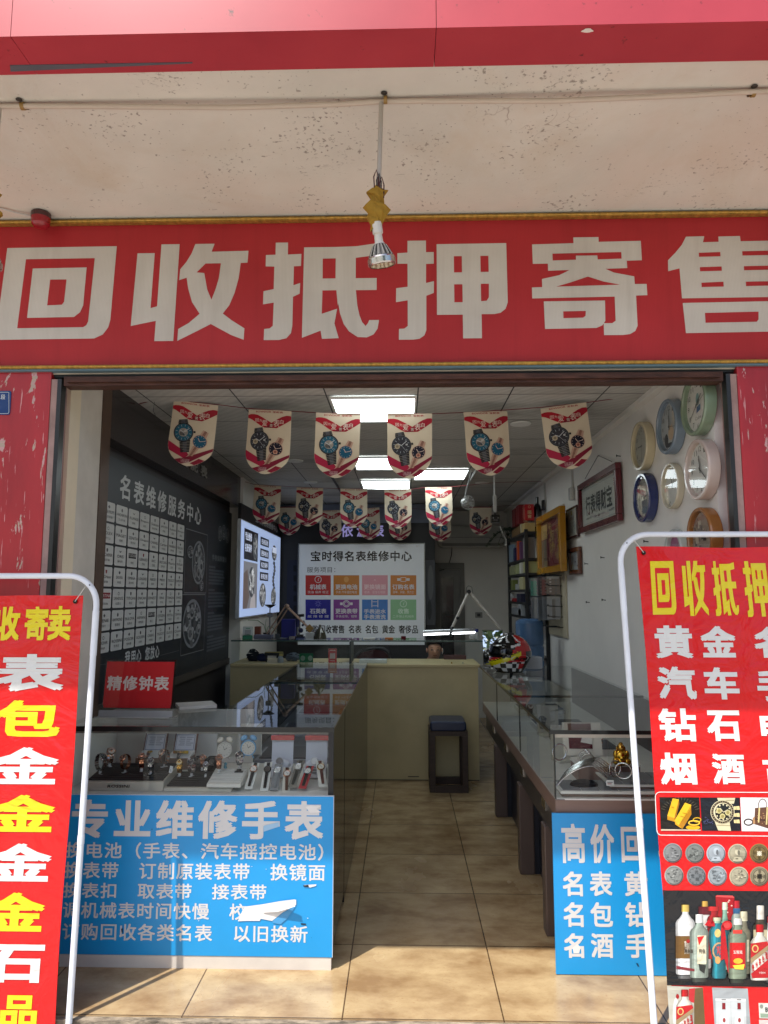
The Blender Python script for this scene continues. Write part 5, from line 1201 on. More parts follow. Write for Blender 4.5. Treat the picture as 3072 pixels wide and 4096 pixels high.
for ch, q in (('黄', (2614, 2502, 2775, 2633)), ('金', (2796, 2504, 2949, 2630)), ('名', (3008, 2507, 3164, 2631)), ('汽', (2624, 2666, 2789, 2798)), ('车', (2809, 2669, 2961, 2798)), ('手', (3020, 2676, 3173, 2805)),
              ('钻', (2629, 2833, 2791, 2966)), ('石', (2821, 2841, 2967, 2964)), ('电', (3034, 2846, 3180, 2968)), ('烟', (2635, 3010, 2790, 3139)), ('酒', (2842, 3014, 2985, 3137)), ('古', (3045, 3018, 3190, 3140))): m.T(ch, *q, BW, 1, .05)
# rounded outline
c = lambda x, y: (2480 + x * .4278, 3150 + y * .4278)
ol = [c(1700, 46), c(372, 42)] + [c(372 - 44 * math.sin(rad(a)), 86 - 44 * math.cos(rad(a))) for a in range(0, 91, 15)] + [c(342, 400)] + [c(386 - 42 * math.cos(rad(a)), 402 + 42 * math.sin(rad(a))) for a in range(0, 91, 15)] + [c(1700, 456)]
m.LN(ol, 3.2, BW, 1)
def pv(*pts): return [c(*p) for p in pts]
def ci(x, y, rx, ry, col, L, n=20, a0=0, a1=360): q = c(x, y); m.E(q[0], q[1], rx * .4278, ry * .4278, col, L, n, a0, a1)
def rg(x, y, rx, ry, w, col, L, n=24): q = c(x, y); m.RING(q[0], q[1], rx * .4278, ry * .4278, w * .4278, col, L, n)
def ln(pts, w, col, L): m.LN(pv(*pts), w * .4278, col, L)
# gold bars
m.P(pv((367, 90), (738, 92), (752, 404), (380, 402)), S(20, 16, 10), 1)
for k in range(16):
    a = rad(20 + 140 * k / 15 + 180); ln([(560 + 150 * math.cos(a), 250 + 130 * math.sin(a)), (560 + 190 * math.cos(a), 250 + 160 * math.sin(a))], 2, S(120, 110, 90), 1.5)
m.P(pv((382, 388), (752, 392), (752, 403), (380, 402)), S(196, 176, 150), 1.6)
ci(680, 372, 66, 22, S(214, 160, 20), 1.7)
m.P(pv((490, 100), (548, 110), (505, 285), (440, 262)), S(224, 172, 34), 2); m.P(pv((548, 110), (552, 150), (512, 320), (505, 285)), S(150, 100, 20), 2); m.P(pv((440, 262), (505, 285), (512, 320), (440, 300)), S(190, 136, 24), 2.3)
m.P(pv((604, 140), (662, 160), (660, 190), (545, 350), (505, 310)), S(228, 178, 40), 3); m.P(pv((660, 165), (664, 250), (580, 385), (545, 350)), S(170, 116, 20), 3); m.P(pv((505, 310), (545, 350), (580, 385), (515, 345)), S(206, 150, 26), 3.5)
ln([(475, 180), (500, 186)], 4, S(150, 100, 20), 3.6); ln([(580, 235), (620, 245)], 4, S(150, 100, 20), 4); ln([(560, 265), (600, 275)], 4, S(150, 100, 20), 4)
rg(688, 328, 56, 26, 12, S(232, 190, 60), 4); rg(716, 300, 40, 24, 9, S(206, 160, 40), 3.6)
# watch photo
m.P(pv((747, 93), (1117, 95), (1130, 405), (764, 403)), S(22, 24, 32), 1)
for k in range(26): random.seed(k); ci(770 + 100 * random.random(), 270 + 70 * random.random(), 4, 5, S(70, 74, 110), 1.5, 6)
cr, cr2 = S(206, 196, 160), S(150, 138, 104)
m.P(pv((905, 96), (1075, 96), (1062, 150), (925, 150)), cr, 1.6); m.P(pv((880, 310), (1020, 310), (1035, 404), (915, 400)), cr, 1.6); ln([(900, 350), (1026, 356)], 6, cr2, 2); ln([(930, 120), (1064, 120)], 6, cr2, 2)
for yy in (190, 255, 315): m.P(pv((1060, yy - 14), (1112, yy - 18), (1118, yy + 18), (1064, yy + 16)), S(214, 196, 140), 1.8); ln([(1080, yy - 16), (1084, yy + 16)], 4, cr2, 2.2)
ci(955, 228, 112, 112, cr, 2.2, 36); ci(955, 228, 106, 106, S(60, 50, 44), 2.8, 36); ci(955, 228, 86, 88, cr, 3.4, 36); ci(960, 228, 76, 80, S(24, 24, 24), 4, 36)
for k in range(12): a = rad(30 * k); ci(960 + 66 * math.cos(a), 228 + 70 * math.sin(a), 8, 8, cr, 4.6, 6)
for x, y in ((920, 215), (1002, 232), (952, 266)): ci(x, y, 26, 26, S(196, 186, 130), 5, 18); ci(x, y, 15, 15, S(150, 138, 84), 5.6, 14)
for k in range(28): a = rad(360 / 28 * k); ln([(955 + 92 * math.cos(a), 228 + 92 * math.sin(a)), (955 + 102 * math.cos(a), 228 + 102 * math.sin(a))], 4, S(190, 170, 120), 3.3)
ln([(960, 228), (1000, 205)], 8, cr, 6); ln([(960, 228), (930, 190)], 6, cr, 6)
# handbag photo
m.P(pv((1122, 92), (1560, 96), (1560, 410), (1136, 407)), S(222, 222, 222), 1)
rg(1330, 165, 42, 62, 7, S(96, 70, 56), 1.6); m.P(pv((1258, 190), (1440, 176), (1450, 390), (1390, 384), (1252, 340)), S(92, 62, 46), 2); m.P(pv((1256, 282), (1440, 310), (1440, 330), (1256, 300)), S(70, 46, 36), 2.5)
for k in range(26): random.seed(60 + k); ci(1270 + 150 * random.random(), 200 + 140 * random.random(), 5, 5, S(160, 124, 84), 3, 6)
ln([(1298, 186), (1290, 325)], 14, S(206, 188, 130), 3.6); ln([(1372, 182), (1364, 345)], 14, S(206, 188, 130), 3.6)
rg(1198, 322, 46, 34, 12, S(60, 48, 42), 2); m.P(pv((1236, 286), (1256, 268), (1260, 336), (1240, 340)), S(170, 130, 90), 2.4)
# coins
cc_ = [(490, 610, S(120, 122, 122)), (697, 612, S(112, 116, 112)), (895, 614, S(142, 150, 156)), (1096, 617, S(150, 144, 122)), (1298, 614, S(110, 92, 54)), (503, 820, S(128, 130, 126)), (711, 824, S(110, 114, 116)), (908, 824, S(136, 144, 148)), (1109, 829, S(156, 150, 128)), (1300, 828, S(122, 114, 92))]
for k, (x, y, q) in enumerate(cc_):
    dkk = tuple(v * .45 for v in q[:3]) + (1,); ltt = tuple(min(1, v * 1.5) for v in q[:3]) + (1,)
    ci(x, y, 89, 91, ltt, 1, 32); ci(x, y, 85, 88, q, 1.6, 32); rg(x, y, 78, 81, 3, dkk, 2.2)
    for a_ in range(20):
        A = rad(150 + 8 * a_); ln([(x + 81 * math.cos(A), y + 84 * math.sin(A)), (x + 81 * math.cos(A + .15), y + 84 * math.sin(A + .15))], 6, ltt, 2.5); A = rad(-20 + 7 * a_); ln([(x + 82 * math.cos(A), y + 85 * math.sin(A)), (x + 82 * math.cos(A + .13), y + 85 * math.sin(A + .13))], 7, dkk, 2.5)
    for a_ in range(5): ci(x - 12 + 8 * a_, y - 14 + 9 * a_, 58 - 8 * a_, 56 - 8 * a_, tuple(v * (1.16 - .07 * a_) for v in q[:3]) + (1,), 1.9 + .05 * a_, 20)
    random.seed(100 + k)
    if k in (4, 9):
        ci(x, y, 62, 66, ltt if k == 9 else q, 2.4, 28); rg(x, y, 62, 66, 6, dkk, 3); m.P(pv((x - 22, y - 22), (x + 22, y - 22), (x + 22, y + 22), (x - 22, y + 22)), S(30, 26, 20) if k == 9 else S(206, 196, 170), 3.4); rg(x, y, 32, 32, 4, dkk, 3.8, 4)
        for ch, dx, dy in zip('信重宝平' if k == 4 else '康熙通宝', (0, 0, 44, -46), (-46, 46, 0, 0)):
            u0 = c(x + dx - 15, y + dy - 16); u1 = c(x + dx + 15, y + dy + 16); m.T(ch, *u0, *u1, dkk, 4, .02)
    elif k == 6:
        for ch, dx, dy in zip('光绪元宝', (0, 8, 36, -36), (-36, 30, 4, 0)): m.T(ch, *c(x + dx - 18, y + dy - 18), *c(x + dx + 18, y + dy + 18), dkk, 3, .02)
        for q_ in range(12): a = rad(30 * q_); ci(x + 66 * math.cos(a), y + 68 * math.sin(a), 5, 5, dkk, 3, 6)
    elif k in (2, 3):
        ci(x, y - 20, 26, 34, ltt, 3, 18); m.P(pv((x - 50, y + 70), (x - 30, y + 30), (x + 30, y + 30), (x + 52, y + 70)), ltt, 2.8); ci(x + 10, y - 12, 12, 24, dkk, 3.4, 12); ci(x - 8, y + 46, 14, 6, dkk, 3.4, 10)
        if k == 3: m.P(pv((x - 22, y - 40), (x + 22, y - 40), (x + 26, y - 70), (x, y - 84), (x - 26, y - 70)), tuple(v * .8 for v in q[:3]) + (1,), 3.6)
    else:
        for q_ in range(34):
            a = random.uniform(0, 6.28); d_ = 62 * random.random() ** .6; f_ = random.choice([ltt, dkk, q]); ci(x + d_ * math.cos(a), y + d_ * math.sin(a), random.uniform(4, 16), random.uniform(3, 9), f_, 2.6 + q_ * .04, 8)
# the bottle picture
m.P(pv((400, 960), (1560, 968), (1560, 1866), (438, 1845)), S(26, 27, 30), 1); m.P(pv((432, 1720), (1560, 1745), (1560, 1866), (438, 1845)), S(16, 16, 18), 1.5)
SH = [.42, .80, 1.25, 1.05, .95, .86, .74, .60, .40]
def turned(x, prof, L, sh=SH):
    """a round bottle in a printed photo: rows of strips with the photo's own shading; prof rows are (y, half width, colour to the next row)"""
    n = len(sh)
    for (ya, wa, ca), (yb, wb, _) in zip(prof, prof[1:]):
        for k in range(n):
            t0, t1 = -1 + 2 * k / n, -1 + 2 * (k + 1) / n; f = sh[k]
            m.P(pv((x + wa * t0, ya), (x + wa * t1, ya), (x + wb * t1, yb), (x + wb * t0, yb)), tuple(min(1, q * f) for q in ca[:3]) + (1,), L)
def bottle(x, y0, y1, w, neck, col, cap, caph, L, sh=.30, labels=(), hi=None, refl=True):
    h = y1 - y0; ys = y0 + h * sh
    turned(x, [(y0 + caph, neck, col), (y0 + h * sh * .6, neck, col), (ys - h * .03, w * .62, col), (ys, w * .86, col), (ys + h * .04, w, col), (y1 - 16, w * .97, col), (y1 - 4, w * .88, col), (y1, w * .7, col)], L)
    turned(x, [(y0, neck * 1.1, cap), (y0 + 6, neck * 1.18, cap), (y0 + caph, neck * 1.2, cap)], L + .4)
    for u0, u1, v0, v1, lc in labels:
        cx = x + w * (u1 - u0) / 2; hw = w * (u0 + u1) / 2
        turned(cx, [(y0 + h * v0, hw, lc), (y0 + h * v1, hw, lc)], L + .9, [.7, .9, 1.05, 1, .95, .85, .7] if hw > w * .6 else [1, .95])
    turned(x, [(y1 + 3, w * .8, tuple(q * .16 for q in col[:3]) + (1,)), (y1 + 40, w * .7, (.01, .01, .012, 1)), (y1 + 60, w * .6, (.01, .01, .012, 1))], L - 2.5 if L > 4 else 1.7)
m.P(pv((890, 1010), (1066, 1018), (1060, 1240), (900, 1230)), S(150, 18, 26), 2); m.P(pv((900, 1004), (1050, 1008), (1066, 1030), (890, 1020)), S(196, 70, 70), 2.4)
for k in range(10): random.seed(40 + k); ci(960 + 90 * random.random(), 1050 + 130 * random.random(), 9, 7, S(226, 170, 160), 2.6, 7)
bottle(790, 1060, 1690, 60, 24, S(200, 196, 190), S(190, 150, 70), 60, 2, .18, ((1, 1, .08, .2, S(90, 20, 30)),)); bottle(975, 1070, 1700, 50, 22, S(130, 170, 150), S(206, 214, 190), 70, 3, .3)
bottle(1085, 1055, 1600, 48, 24, S(160, 170, 160), S(170, 30, 40), 70, 3, .25, ((.7, .7, .13, .22, S(40, 90, 130)),)); bottle(870, 1110, 1600, 60, 44, S(150, 30, 34), S(190, 40, 40), 40, 2.6, .2)
bottle(1150, 1155, 1740, 64, 30, S(120, 116, 96), S(206, 200, 170), 90, 3.6, .3, ((.8, .8, .45, .8, S(196, 190, 160)),)); bottle(1305, 1100, 1600, 70, 30, S(70, 64, 52), S(214, 208, 196), 130, 3.6, .36, ((.9, .9, .45, .85, S(206, 196, 160)),)); bottle(1400, 1200, 1780, 50, 26, S(206, 206, 202), S(160, 30, 34), 60, 4, .25)
bottle(605, 1092, 1745, 90, 30, S(222, 222, 220), S(206, 176, 90), 66, 4.5, .22, ((1, 1, .445, .765, S(110, 78, 34)), (.1, .9, .52, .70, S(226, 216, 196))))
m.T('燕京酒', *c(596, 1505), *c(676, 1540), S(60, 50, 40), 6.4, .02); ci(630, 1430, 18, 18, S(150, 30, 30), 6.4, 12); m.P(pv((520, 1660), (690, 1690), (690, 1712), (520, 1690)), S(120, 40, 46), 6)
bottle(733, 1180, 1775, 88, 30, S(146, 158, 146), S(220, 222, 218), 80, 5.5, .24, ((.2, .75, .33, .78, S(214, 206, 176)),)); m.P(pv((715, 1390), (780, 1380), (730, 1470)), S(196, 30, 34), 7.2); m.T('特曲', *c(728, 1500), *c(790, 1545), S(50, 40, 36), 7.2, .02); m.P(pv((728, 1640), (796, 1655), (780, 1730), (735, 1700)), S(40, 42, 40), 7)
tq = S(28, 110, 122)
turned(918, [(1260, 36, tq), (1285, 62, tq), (1330, 92, tq), (1400, 96, tq), (1500, 84, tq), (1600, 62, tq), (1660, 58, tq), (1740, 68, tq), (1772, 60, tq), (1778, 50, tq)], 6.6, [.45, 1.2, 1.9, 1.2, .9, .75, .65, .5, .36]); turned(898, [(1210, 38, S(206, 206, 170)), (1240, 36, S(160, 190, 160)), (1262, 30, tq)], 7)
ci(905, 1355, 30, 40, S(206, 180, 110), 7.2, 14); ci(920, 1520, 66, 80, S(180, 140, 96), 7.4, 18); ci(922, 1520, 54, 66, S(50, 96, 110), 7.8, 18); m.T('鸿茅', *c(890, 1470), *c(955, 1560), S(206, 60, 60), 8.4, .02); ci(905, 1605, 26, 36, S(196, 150, 90), 8, 12)
m.P(pv((780, 1280), (820, 1225), (850, 1270), (870, 1240), (880, 1290), (820, 1290)), S(176, 20, 30), 8); m.P(pv((935, 1280), (965, 1280), (990, 1500), (1020, 1730), (1005, 1740), (965, 1590), (930, 1610)), S(170, 18, 28), 9); ci(990, 1280, 48, 44, S(186, 22, 30), 9, 14); ci(990, 1280, 32, 28, S(206, 60, 60), 9.5, 12)
bottle(1086, 1215, 1780, 86, 36, S(120, 132, 112), S(216, 216, 210), 60, 9.6, .24, ((.85, .85, .40, .82, S(196, 24, 26)), (.5, .5, .19, .25, S(206, 60, 50)))); m.T('五粮液', *c(1044, 1510), *c(1132, 1545), S(232, 200, 190), 11.4, .02); ci(1090, 1610, 44, 26, S(226, 180, 50), 11.4, 12); m.P(pv((1040, 1650), (1150, 1640), (1140, 1690), (1060, 1685)), S(226, 196, 60), 11.6)
def moutai(x, y0, y1, w, L):
    h = y1 - y0; wh_ = S(214, 210, 196)
    turned(x, [(y0 + h * .13, w * .38, wh_), (y0 + h * .19, w * .40, wh_), (y0 + h * .25, w * .74, wh_), (y0 + h * .31, w * .98, wh_), (y1 - 22, w, wh_), (y1 - 6, w * .92, wh_), (y1, w * .8, wh_)], L)
    turned(x, [(y0, w * .36, S(176, 20, 26)), (y0 + 8, w * .42, S(176, 20, 26)), (y0 + h * .14, w * .42, S(160, 18, 24))], L + .4)
    m.P(pv((x - w * .98, y0 + h * .34), (x + w * .8, y0 + h * .30), (x + w * .98, y0 + h * .36), (x - w * .98, y0 + h * .66)), S(176, 24, 30), L + .8); m.P(pv((x - w * .98, y0 + h * .60), (x + w * .98, y0 + h * .36), (x + w * .98, y0 + h * .44), (x - w * .98, y0 + h * .70)), S(150, 130, 96), L + 1.2)
    m.P(pv((x - w * .94, y0 + h * .88), (x + w * .94, y0 + h * .62), (x + w * .94, y0 + h * .95), (x - w * .8, y0 + h * .96)), S(170, 22, 28), L + .8); ci(x - w * .5, y0 + h * .43, w * .36, w * .42, S(206, 180, 110), L + 1.8, 16); ci(x - w * .5, y0 + h * .43, w * .24, w * .3, S(176, 40, 40), L + 2.2, 12)
    for k, ch in enumerate('贵州茅台酒'):
        px, py = x - w * .72 + w * .36 * k, y0 + h * (.775 - .055 * k); m.T(ch, *c(px - w * .17, py - h * .065), *c(px + w * .17, py + h * .065), S(170, 20, 26), L + 2, .03)
    m.T('中国贵州', *c(x - w * .1, y0 + h * .84), *c(x + w * .6, y0 + h * .88), S(230, 210, 200), L + 2)
moutai(1290, 1270, 1790, 86, 12)
# two small photos and the banknotes under it
m.P(pv((438, 1852), (772, 1868), (800, 2330), (470, 2330)), S(176, 174, 160), 1); m.P(pv((690, 1876), (772, 1868), (800, 2330), (690, 2330)), S(96, 78, 46), 1.5); m.P(pv((640, 1880), (700, 1872), (690, 2010), (640, 2000)), S(176, 40, 44), 1.7); ci(520, 2120, 30, 160, S(206, 204, 196), 1.6, 14); moutai(602, 1885, 2360, 82, 2.2); ci(535, 1950, 16, 24, S(150, 24, 30), 2, 8)
m.P(pv((858, 1868), (1192, 1878), (1225, 2330), (890, 2330)), S(150, 156, 158), 1)
for x in (965, 1108):
    m.P(pv((x - 76, 1985), (x + 66, 1990), (x + 72, 2300), (x - 66, 2300)), S(186, 192, 192), 1.6); m.P(pv((x - 78, 1968), (x + 64, 1972), (x + 66, 1996), (x - 76, 1992)), S(206, 208, 206), 2.2); m.P(pv((x - 20, 1976), (x + 22, 1977), (x + 22, 1984), (x - 20, 1983)), S(60, 60, 60), 2.6)
    m.P(pv((x - 14, 2010), (x + 16, 2010), (x + 18, 2070), (x - 14, 2070)), S(120, 24, 32), 2.4); ci(x + 4, 2190, 44, 90, S(206, 212, 210), 2.6, 18); ci(x + 4, 2170, 14, 22, S(150, 60, 60), 3.2, 10)
m.P(pv((1292, 2012), (1560, 2018), (1560, 2160), (1300, 2155)), S(196, 200, 190), 1); m.P(pv((1308, 2110), (1400, 2114), (1400, 2148), (1312, 2146)), S(130, 150, 130), 1.6); ci(1320, 2045, 16, 20, S(130, 134, 124), 1.6, 10); m.T('80', *c(1350, 2050), *c(1400, 2100), S(40, 46, 50), 1.6, .03); m.P(pv((1296, 2168), (1560, 2174), (1560, 2330), (1304, 2330)), S(206, 190, 186), 1)
for x, y in ((290, 18), (320, 16), (252, 75), (298, 77), (282, 105)): ci(x, y, 5, 4, S(90, 10, 14), 1, 7)
m.build('print', BANNER, t_)
# ---- left
pl = Plane((-1.665, 2.66, -.12), 0, rad(-2.6))
t_ = on_plane('standing_banner', 'red standing banner with a column of big white and yellow characters at the left edge', 'banner', pl)
fx1, fz1 = pl.uv(337, 2380); fr1, _ = pl.uv(371, 2560); _, fh = pl.uv(100, 2303)
banner_frame(t_, fx1 - wid - (fr1 - fx1), fr1, fh, .115)
m = sheet(fx1 - wid, fx1, .03, fz1, .0008, 2.4); m.build('banner_sheet', BANNER, t_)
eyelet(t_, *pl.uv(303, 2406), *pl.uv(341, 2346))
m = MB(); m.xf = Matrix.Translation((0, PL_OFF, 0)); m.map = pl.uv
for ch, q in (('卖', (199, 2424, 280, 2562)), ('寄', (106, 2426, 188, 2561)), ('收', (-12, 2426, 75, 2562))): m.T(ch, *q, YEL, 1, .045)
for ch, q, cl in (('表', (-2, 2616, 253, 2766), BW), ('包', (-10, 2800, 238, 2947), YEL), ('金', (-25, 2988, 230, 3137), BW), ('金', (-32, 3178, 215, 3328), YEL), ('金', (-40, 3372, 201, 3526), BW), ('金', (-50, 3568, 174, 3726), YEL), ('石', (-62, 3775, 171, 3931), BW), ('品', (8, 3979, 145, 4112), YEL)): m.T(ch, *q, cl, 1, .05)
m.build('print', BANNER, t_)

# ================================================================ RED DESK SIGN on the left showcase
pl = Plane((-1.215, 3.30, .947), rad(-2), rad(-8))
t_ = on_plane('desk_sign', 'red card sign in a clear acrylic stand on the left showcase', 'sign', pl)
a, b = pl.uv(429, 2646), pl.uv(684, 2822)
m = MB(); m.box(a[0] - .006, b[0] + .008, -.004, -.001, .0, a[1] + .008); m.build('stand_front', ACRYL, t_)
m = MB(); m.box(a[0] - .006, b[0] + .008, .003, .006, .0, a[1] + .010); m.build('stand_back', ACRYL, t_)
m = MB(); m.box(a[0] - .012, b[0] + .012, -.05, .06, -.004, .0); m.box(a[0] - .012, b[0] + .012, -.008, -.0045, 0, .028) ; m.build('stand_foot', mat('frosted_acrylic', S(150, 152, 150), .25, 0, .1), t_)
m = MB(); m.box(a[0] + .004, b[0] - .002, .0, .0006, b[1] - .012, b[1] + .06, S(196, 34, 40)); m.box(a[0], b[0], .0007, .0014, b[1], a[1], S(206, 40, 44)); m.build('card', PAPER, t_)
m = MB(); m.xf = Matrix.Translation((0, .0004, 0)); m.map = pl.uv; m.T('精修钟表', 432, 2703, 674, 2763, S(226, 214, 206), .9, .035, 1.12); m.build('lettering', PAPER, t_)
# ================================================================ WATCHES IN THE LEFT SHOWCASE
def ring_watch(cols, stand, big=1.0):
    band, band2, face, rimc = cols
    t_ = thing('wrist_watch', '', 'watch')
    m = MB(); n = 22; ry, rz, hw = .021 * big, .030 * big, .0085 * big
    for k in range(n):
        a0, a1 = 2 * math.pi * k / n, 2 * math.pi * (k + .86) / n
        vs = []
        for a in (a0, a1):
            for s_ in (0, .0026):
                for x in (-hw, hw): vs.append((x, (ry + s_) * math.cos(a), .046 * big + (rz + s_) * math.sin(a)))
        m.add(vs, [(0, 1, 5, 4), (2, 6, 7, 3), (0, 2, 3, 1), (4, 5, 7, 6), (0, 4, 6, 2), (1, 3, 7, 5)], band if k % 2 else band2)
        ms = [(x * .38, y * 1.02, .046 * big + (z - .046 * big) * 1.02) for x, y, z in vs]
        m.add(ms, [(2, 6, 7, 3), (0, 4, 6, 2), (1, 3, 7, 5)], band2 if k % 2 else band)
    m.build('band', METAL if band[3] != .5 else PAINT, t_)
    ang = rad(-50); M0 = Matrix.Translation((0, -ry * .72, .046 * big + rz * .66)) @ Matrix.Rotation(rad(48), 4, 'X')
    m = MB(); m.lathe([(.010, -.004), (.0155 * big, -.003), (.0165 * big, .001), (.015 * big, .004), (.0135 * big, .0035)], 24, rimc, M0)
    m.add([M0 @ Vector(p) for p in ((.016 * big, -.0015, -.001), (.019 * big, -.0015, -.001), (.019 * big, .0015, .002), (.016 * big, .0015, .002))], [(0, 1, 2, 3)], rimc); m.build('case', METAL, t_)
    m = MB(); m.xf = M0 @ Matrix.Translation((0, 0, .0032)) @ Matrix.Rotation(rad(90), 4, 'X') @ Matrix.Rotation(rad(180), 4, 'X') @ Matrix.Rotation(rad(180), 4, 'X')
    m.xf = M0 @ Matrix.Translation((0, 0, .0030)) @ Matrix.Rotation(rad(-90), 4, 'X')
    r = .0135 * big; m.E(0, 0, r, r, face, 0, 22)
    for k in range(12): a = rad(30 * k); m.LN([(r * .72 * math.cos(a), r * .72 * math.sin(a)), (r * .9 * math.cos(a), r * .9 * math.sin(a))], .0012, S(190, 190, 190), .3)
    m.LN([(0, 0), (r * .5, r * .35)], .001, S(200, 200, 200), .5); m.LN([(0, 0), (-r * .3, r * .6)], .001, S(200, 200, 200), .5); m.build('dial', GLOSS, t_)
    if stand:
        m = MB(); m.box(-.006, .006, -.015, .015, .0005, .003, S(190, 190, 190)); m.box(-.005, .005, -.002, .002, .003, .016, S(190, 190, 190)); m.build('stand', GLOSS, t_)
    return t_
SIL, SI2, ROS, RO2, GLD, GL2, DKB = S(196, 196, 198), S(130, 132, 136), S(206, 150, 122), S(150, 96, 76), S(206, 164, 84), S(150, 110, 44), (.03, .03, .035, .5)
kinds = {'silver': (SIL, SI2, S(40, 44, 56), SIL), 'rose': (ROS, RO2, S(70, 44, 38), ROS), 'gold': (GLD, GL2, S(200, 186, 150), GLD), 'bicolour': (ROS, SIL, S(206, 200, 190), ROS), 'black': (DKB, S(30, 30, 34), S(24, 24, 28), S(70, 70, 74))}
PR = {}
def put_watch(kind, px, py, y, rz, lb, big=1.0, zoff=0.0, stand=True):
    p = aY(px, py, y)
    o = ring_watch(kinds[kind], stand, 1.0) if kind not in PR else dup(PR[kind]); PR[kind] = o if kind not in PR else PR[kind]
    o.location = (p.x, y, p.z); o.rotation_euler = (0, 0, rad(rz)); o.scale = (big,) * 3; o['label'] = lb; o['group'] = 'watches on the showcase stands'
ZS = .669
put_watch('silver', 400, 3098, 3.20, 62, 'large silver bracelet watch turned sideways, leftmost in the showcase', 1.15)
put_watch('bicolour', 438, 3066, 3.27, 40, 'two tone bracelet watch standing behind the leftmost silver one', 1.05)
put_watch('rose', 500, 3090, 3.22, -28, 'copper toned bracelet watch above the middle of the lettered tray')
put_watch('rose', 566, 3085, 3.22, 14, 'copper toned watch in front of the first open watch box')
put_watch('silver', 602, 3095, 3.20, 6, 'silver watch with shining case, right of the two copper watches on the lettered tray', .9)
put_watch('bicolour', 656, 3068, 3.26, -40, 'two tone watch beside a white price tag at the end of the lettered tray')
put_watch('gold', 718, 3103, 3.20, 4, 'slim gold bracelet watch on the second black tray', .9)
put_watch('silver', 766, 3105, 3.20, -10, 'silver watch in the middle of the second black tray')
put_watch('rose', 808, 3080, 3.24, 20, 'copper watch on the second black tray behind the silver one', .85)
put_watch('silver', 822, 3106, 3.19, 12, 'small silver watch at the right end of the second black tray', .8)
put_watch('rose', 876, 3088, 3.19, 6, 'shiny copper watch standing on the sloping white tray', .95)
put_watch('silver', 958, 3072, 3.22, -16, 'silver watch on a dark C shaped stand at the back of the sloping white tray', .9)
m = MB(); m.box(-.018, .018, -.012, .012, 0, .003, S(26, 26, 28)); m.box(-.010, .010, -.003, .003, .003, .012, S(26, 26, 28)); p = aY(957, 3086, 3.22); solo(m, 'watch_stand', PAINT, 'dark stand under the silver watch on the sloping white tray', 'stand', (p.x, 3.215, p.z))
# trays
def tray(lb, xl, xr, y0, z0, dep, thick, rise, top, slats, text=None, sidec=S(190, 182, 166)):
    t_ = thing('watch_tray', lb, 'tray', ((xl + xr) / 2, y0, z0), group='watch trays in the left showcase'); w = (xr - xl) / 2
    m = MB(); m.add([(-w, 0, 0), (w, 0, 0), (w, dep, 0), (-w, dep, 0), (-w, .004, thick), (w, .004, thick), (w, dep, thick + rise), (-w, dep, thick + rise)], [(3, 2, 1, 0), (4, 5, 6, 7), (0, 1, 5, 4), (2, 3, 7, 6), (0, 4, 7, 3), (1, 2, 6, 5)], sidec); m.build('base', PAINT, t_)
    m = MB(); n = slats
    for k in range(n):
        a, b_ = (k + .1) / n, (k + .82) / n
        ya, yb = .012 + (dep - .02) * a, .012 + (dep - .02) * b_; za, zb = thick + rise * ya / dep + .0012, thick + rise * yb / dep + .0012
        m.add([(-w + .006, ya, za), (w - .006, ya, za), (w - .006, yb, zb + .002), (-w + .006, yb, zb + .002)] + [(-w + .006, ya, za + .003), (w - .006, ya, za + .003), (w - .006, yb, zb + .004), (-w + .006, yb, zb + .004)], [(3, 2, 1, 0), (4, 5, 6, 7), (0, 1, 5, 4), (2, 3, 7, 6), (0, 4, 7, 3), (1, 2, 6, 5)], top)
    m.build('slats', PAINT, t_)
    if text:
        m = MB(); m.xf = Matrix.Translation((0, -.0006, 0)); m.T(text, -w * .42, thick * .70, w * .14, thick * .36, S(40, 38, 36), 1, .03, 1.05, .002); m.build('lettering', PAINT, t_)
a, b = aY(338, 3163, 3.12), aY(652, 3163, 3.12)
tray('wide lettered black slatted watch tray with a cream front, leftmost in the showcase', a.x, b.x, 3.12, .6695, .22, .036, .028, S(34, 33, 34), 8, 'ROSSINI')
a, b = aY(655, 3164, 3.115), aY(925, 3164, 3.115)
tray('second black slatted watch tray with a thin cream edge in the middle of the showcase', a.x, b.x, 3.115, .6695, .20, .014, .020, S(34, 33, 34), 7)
a, b = aY(826, 3140, 3.105), aY(962, 3140, 3.105)
tray('small sloping white slatted tray lying over the end of the black one', a.x, b.x, 3.105, .690, .15, .013, .030, S(206, 204, 198), 6, None, S(206, 202, 192))
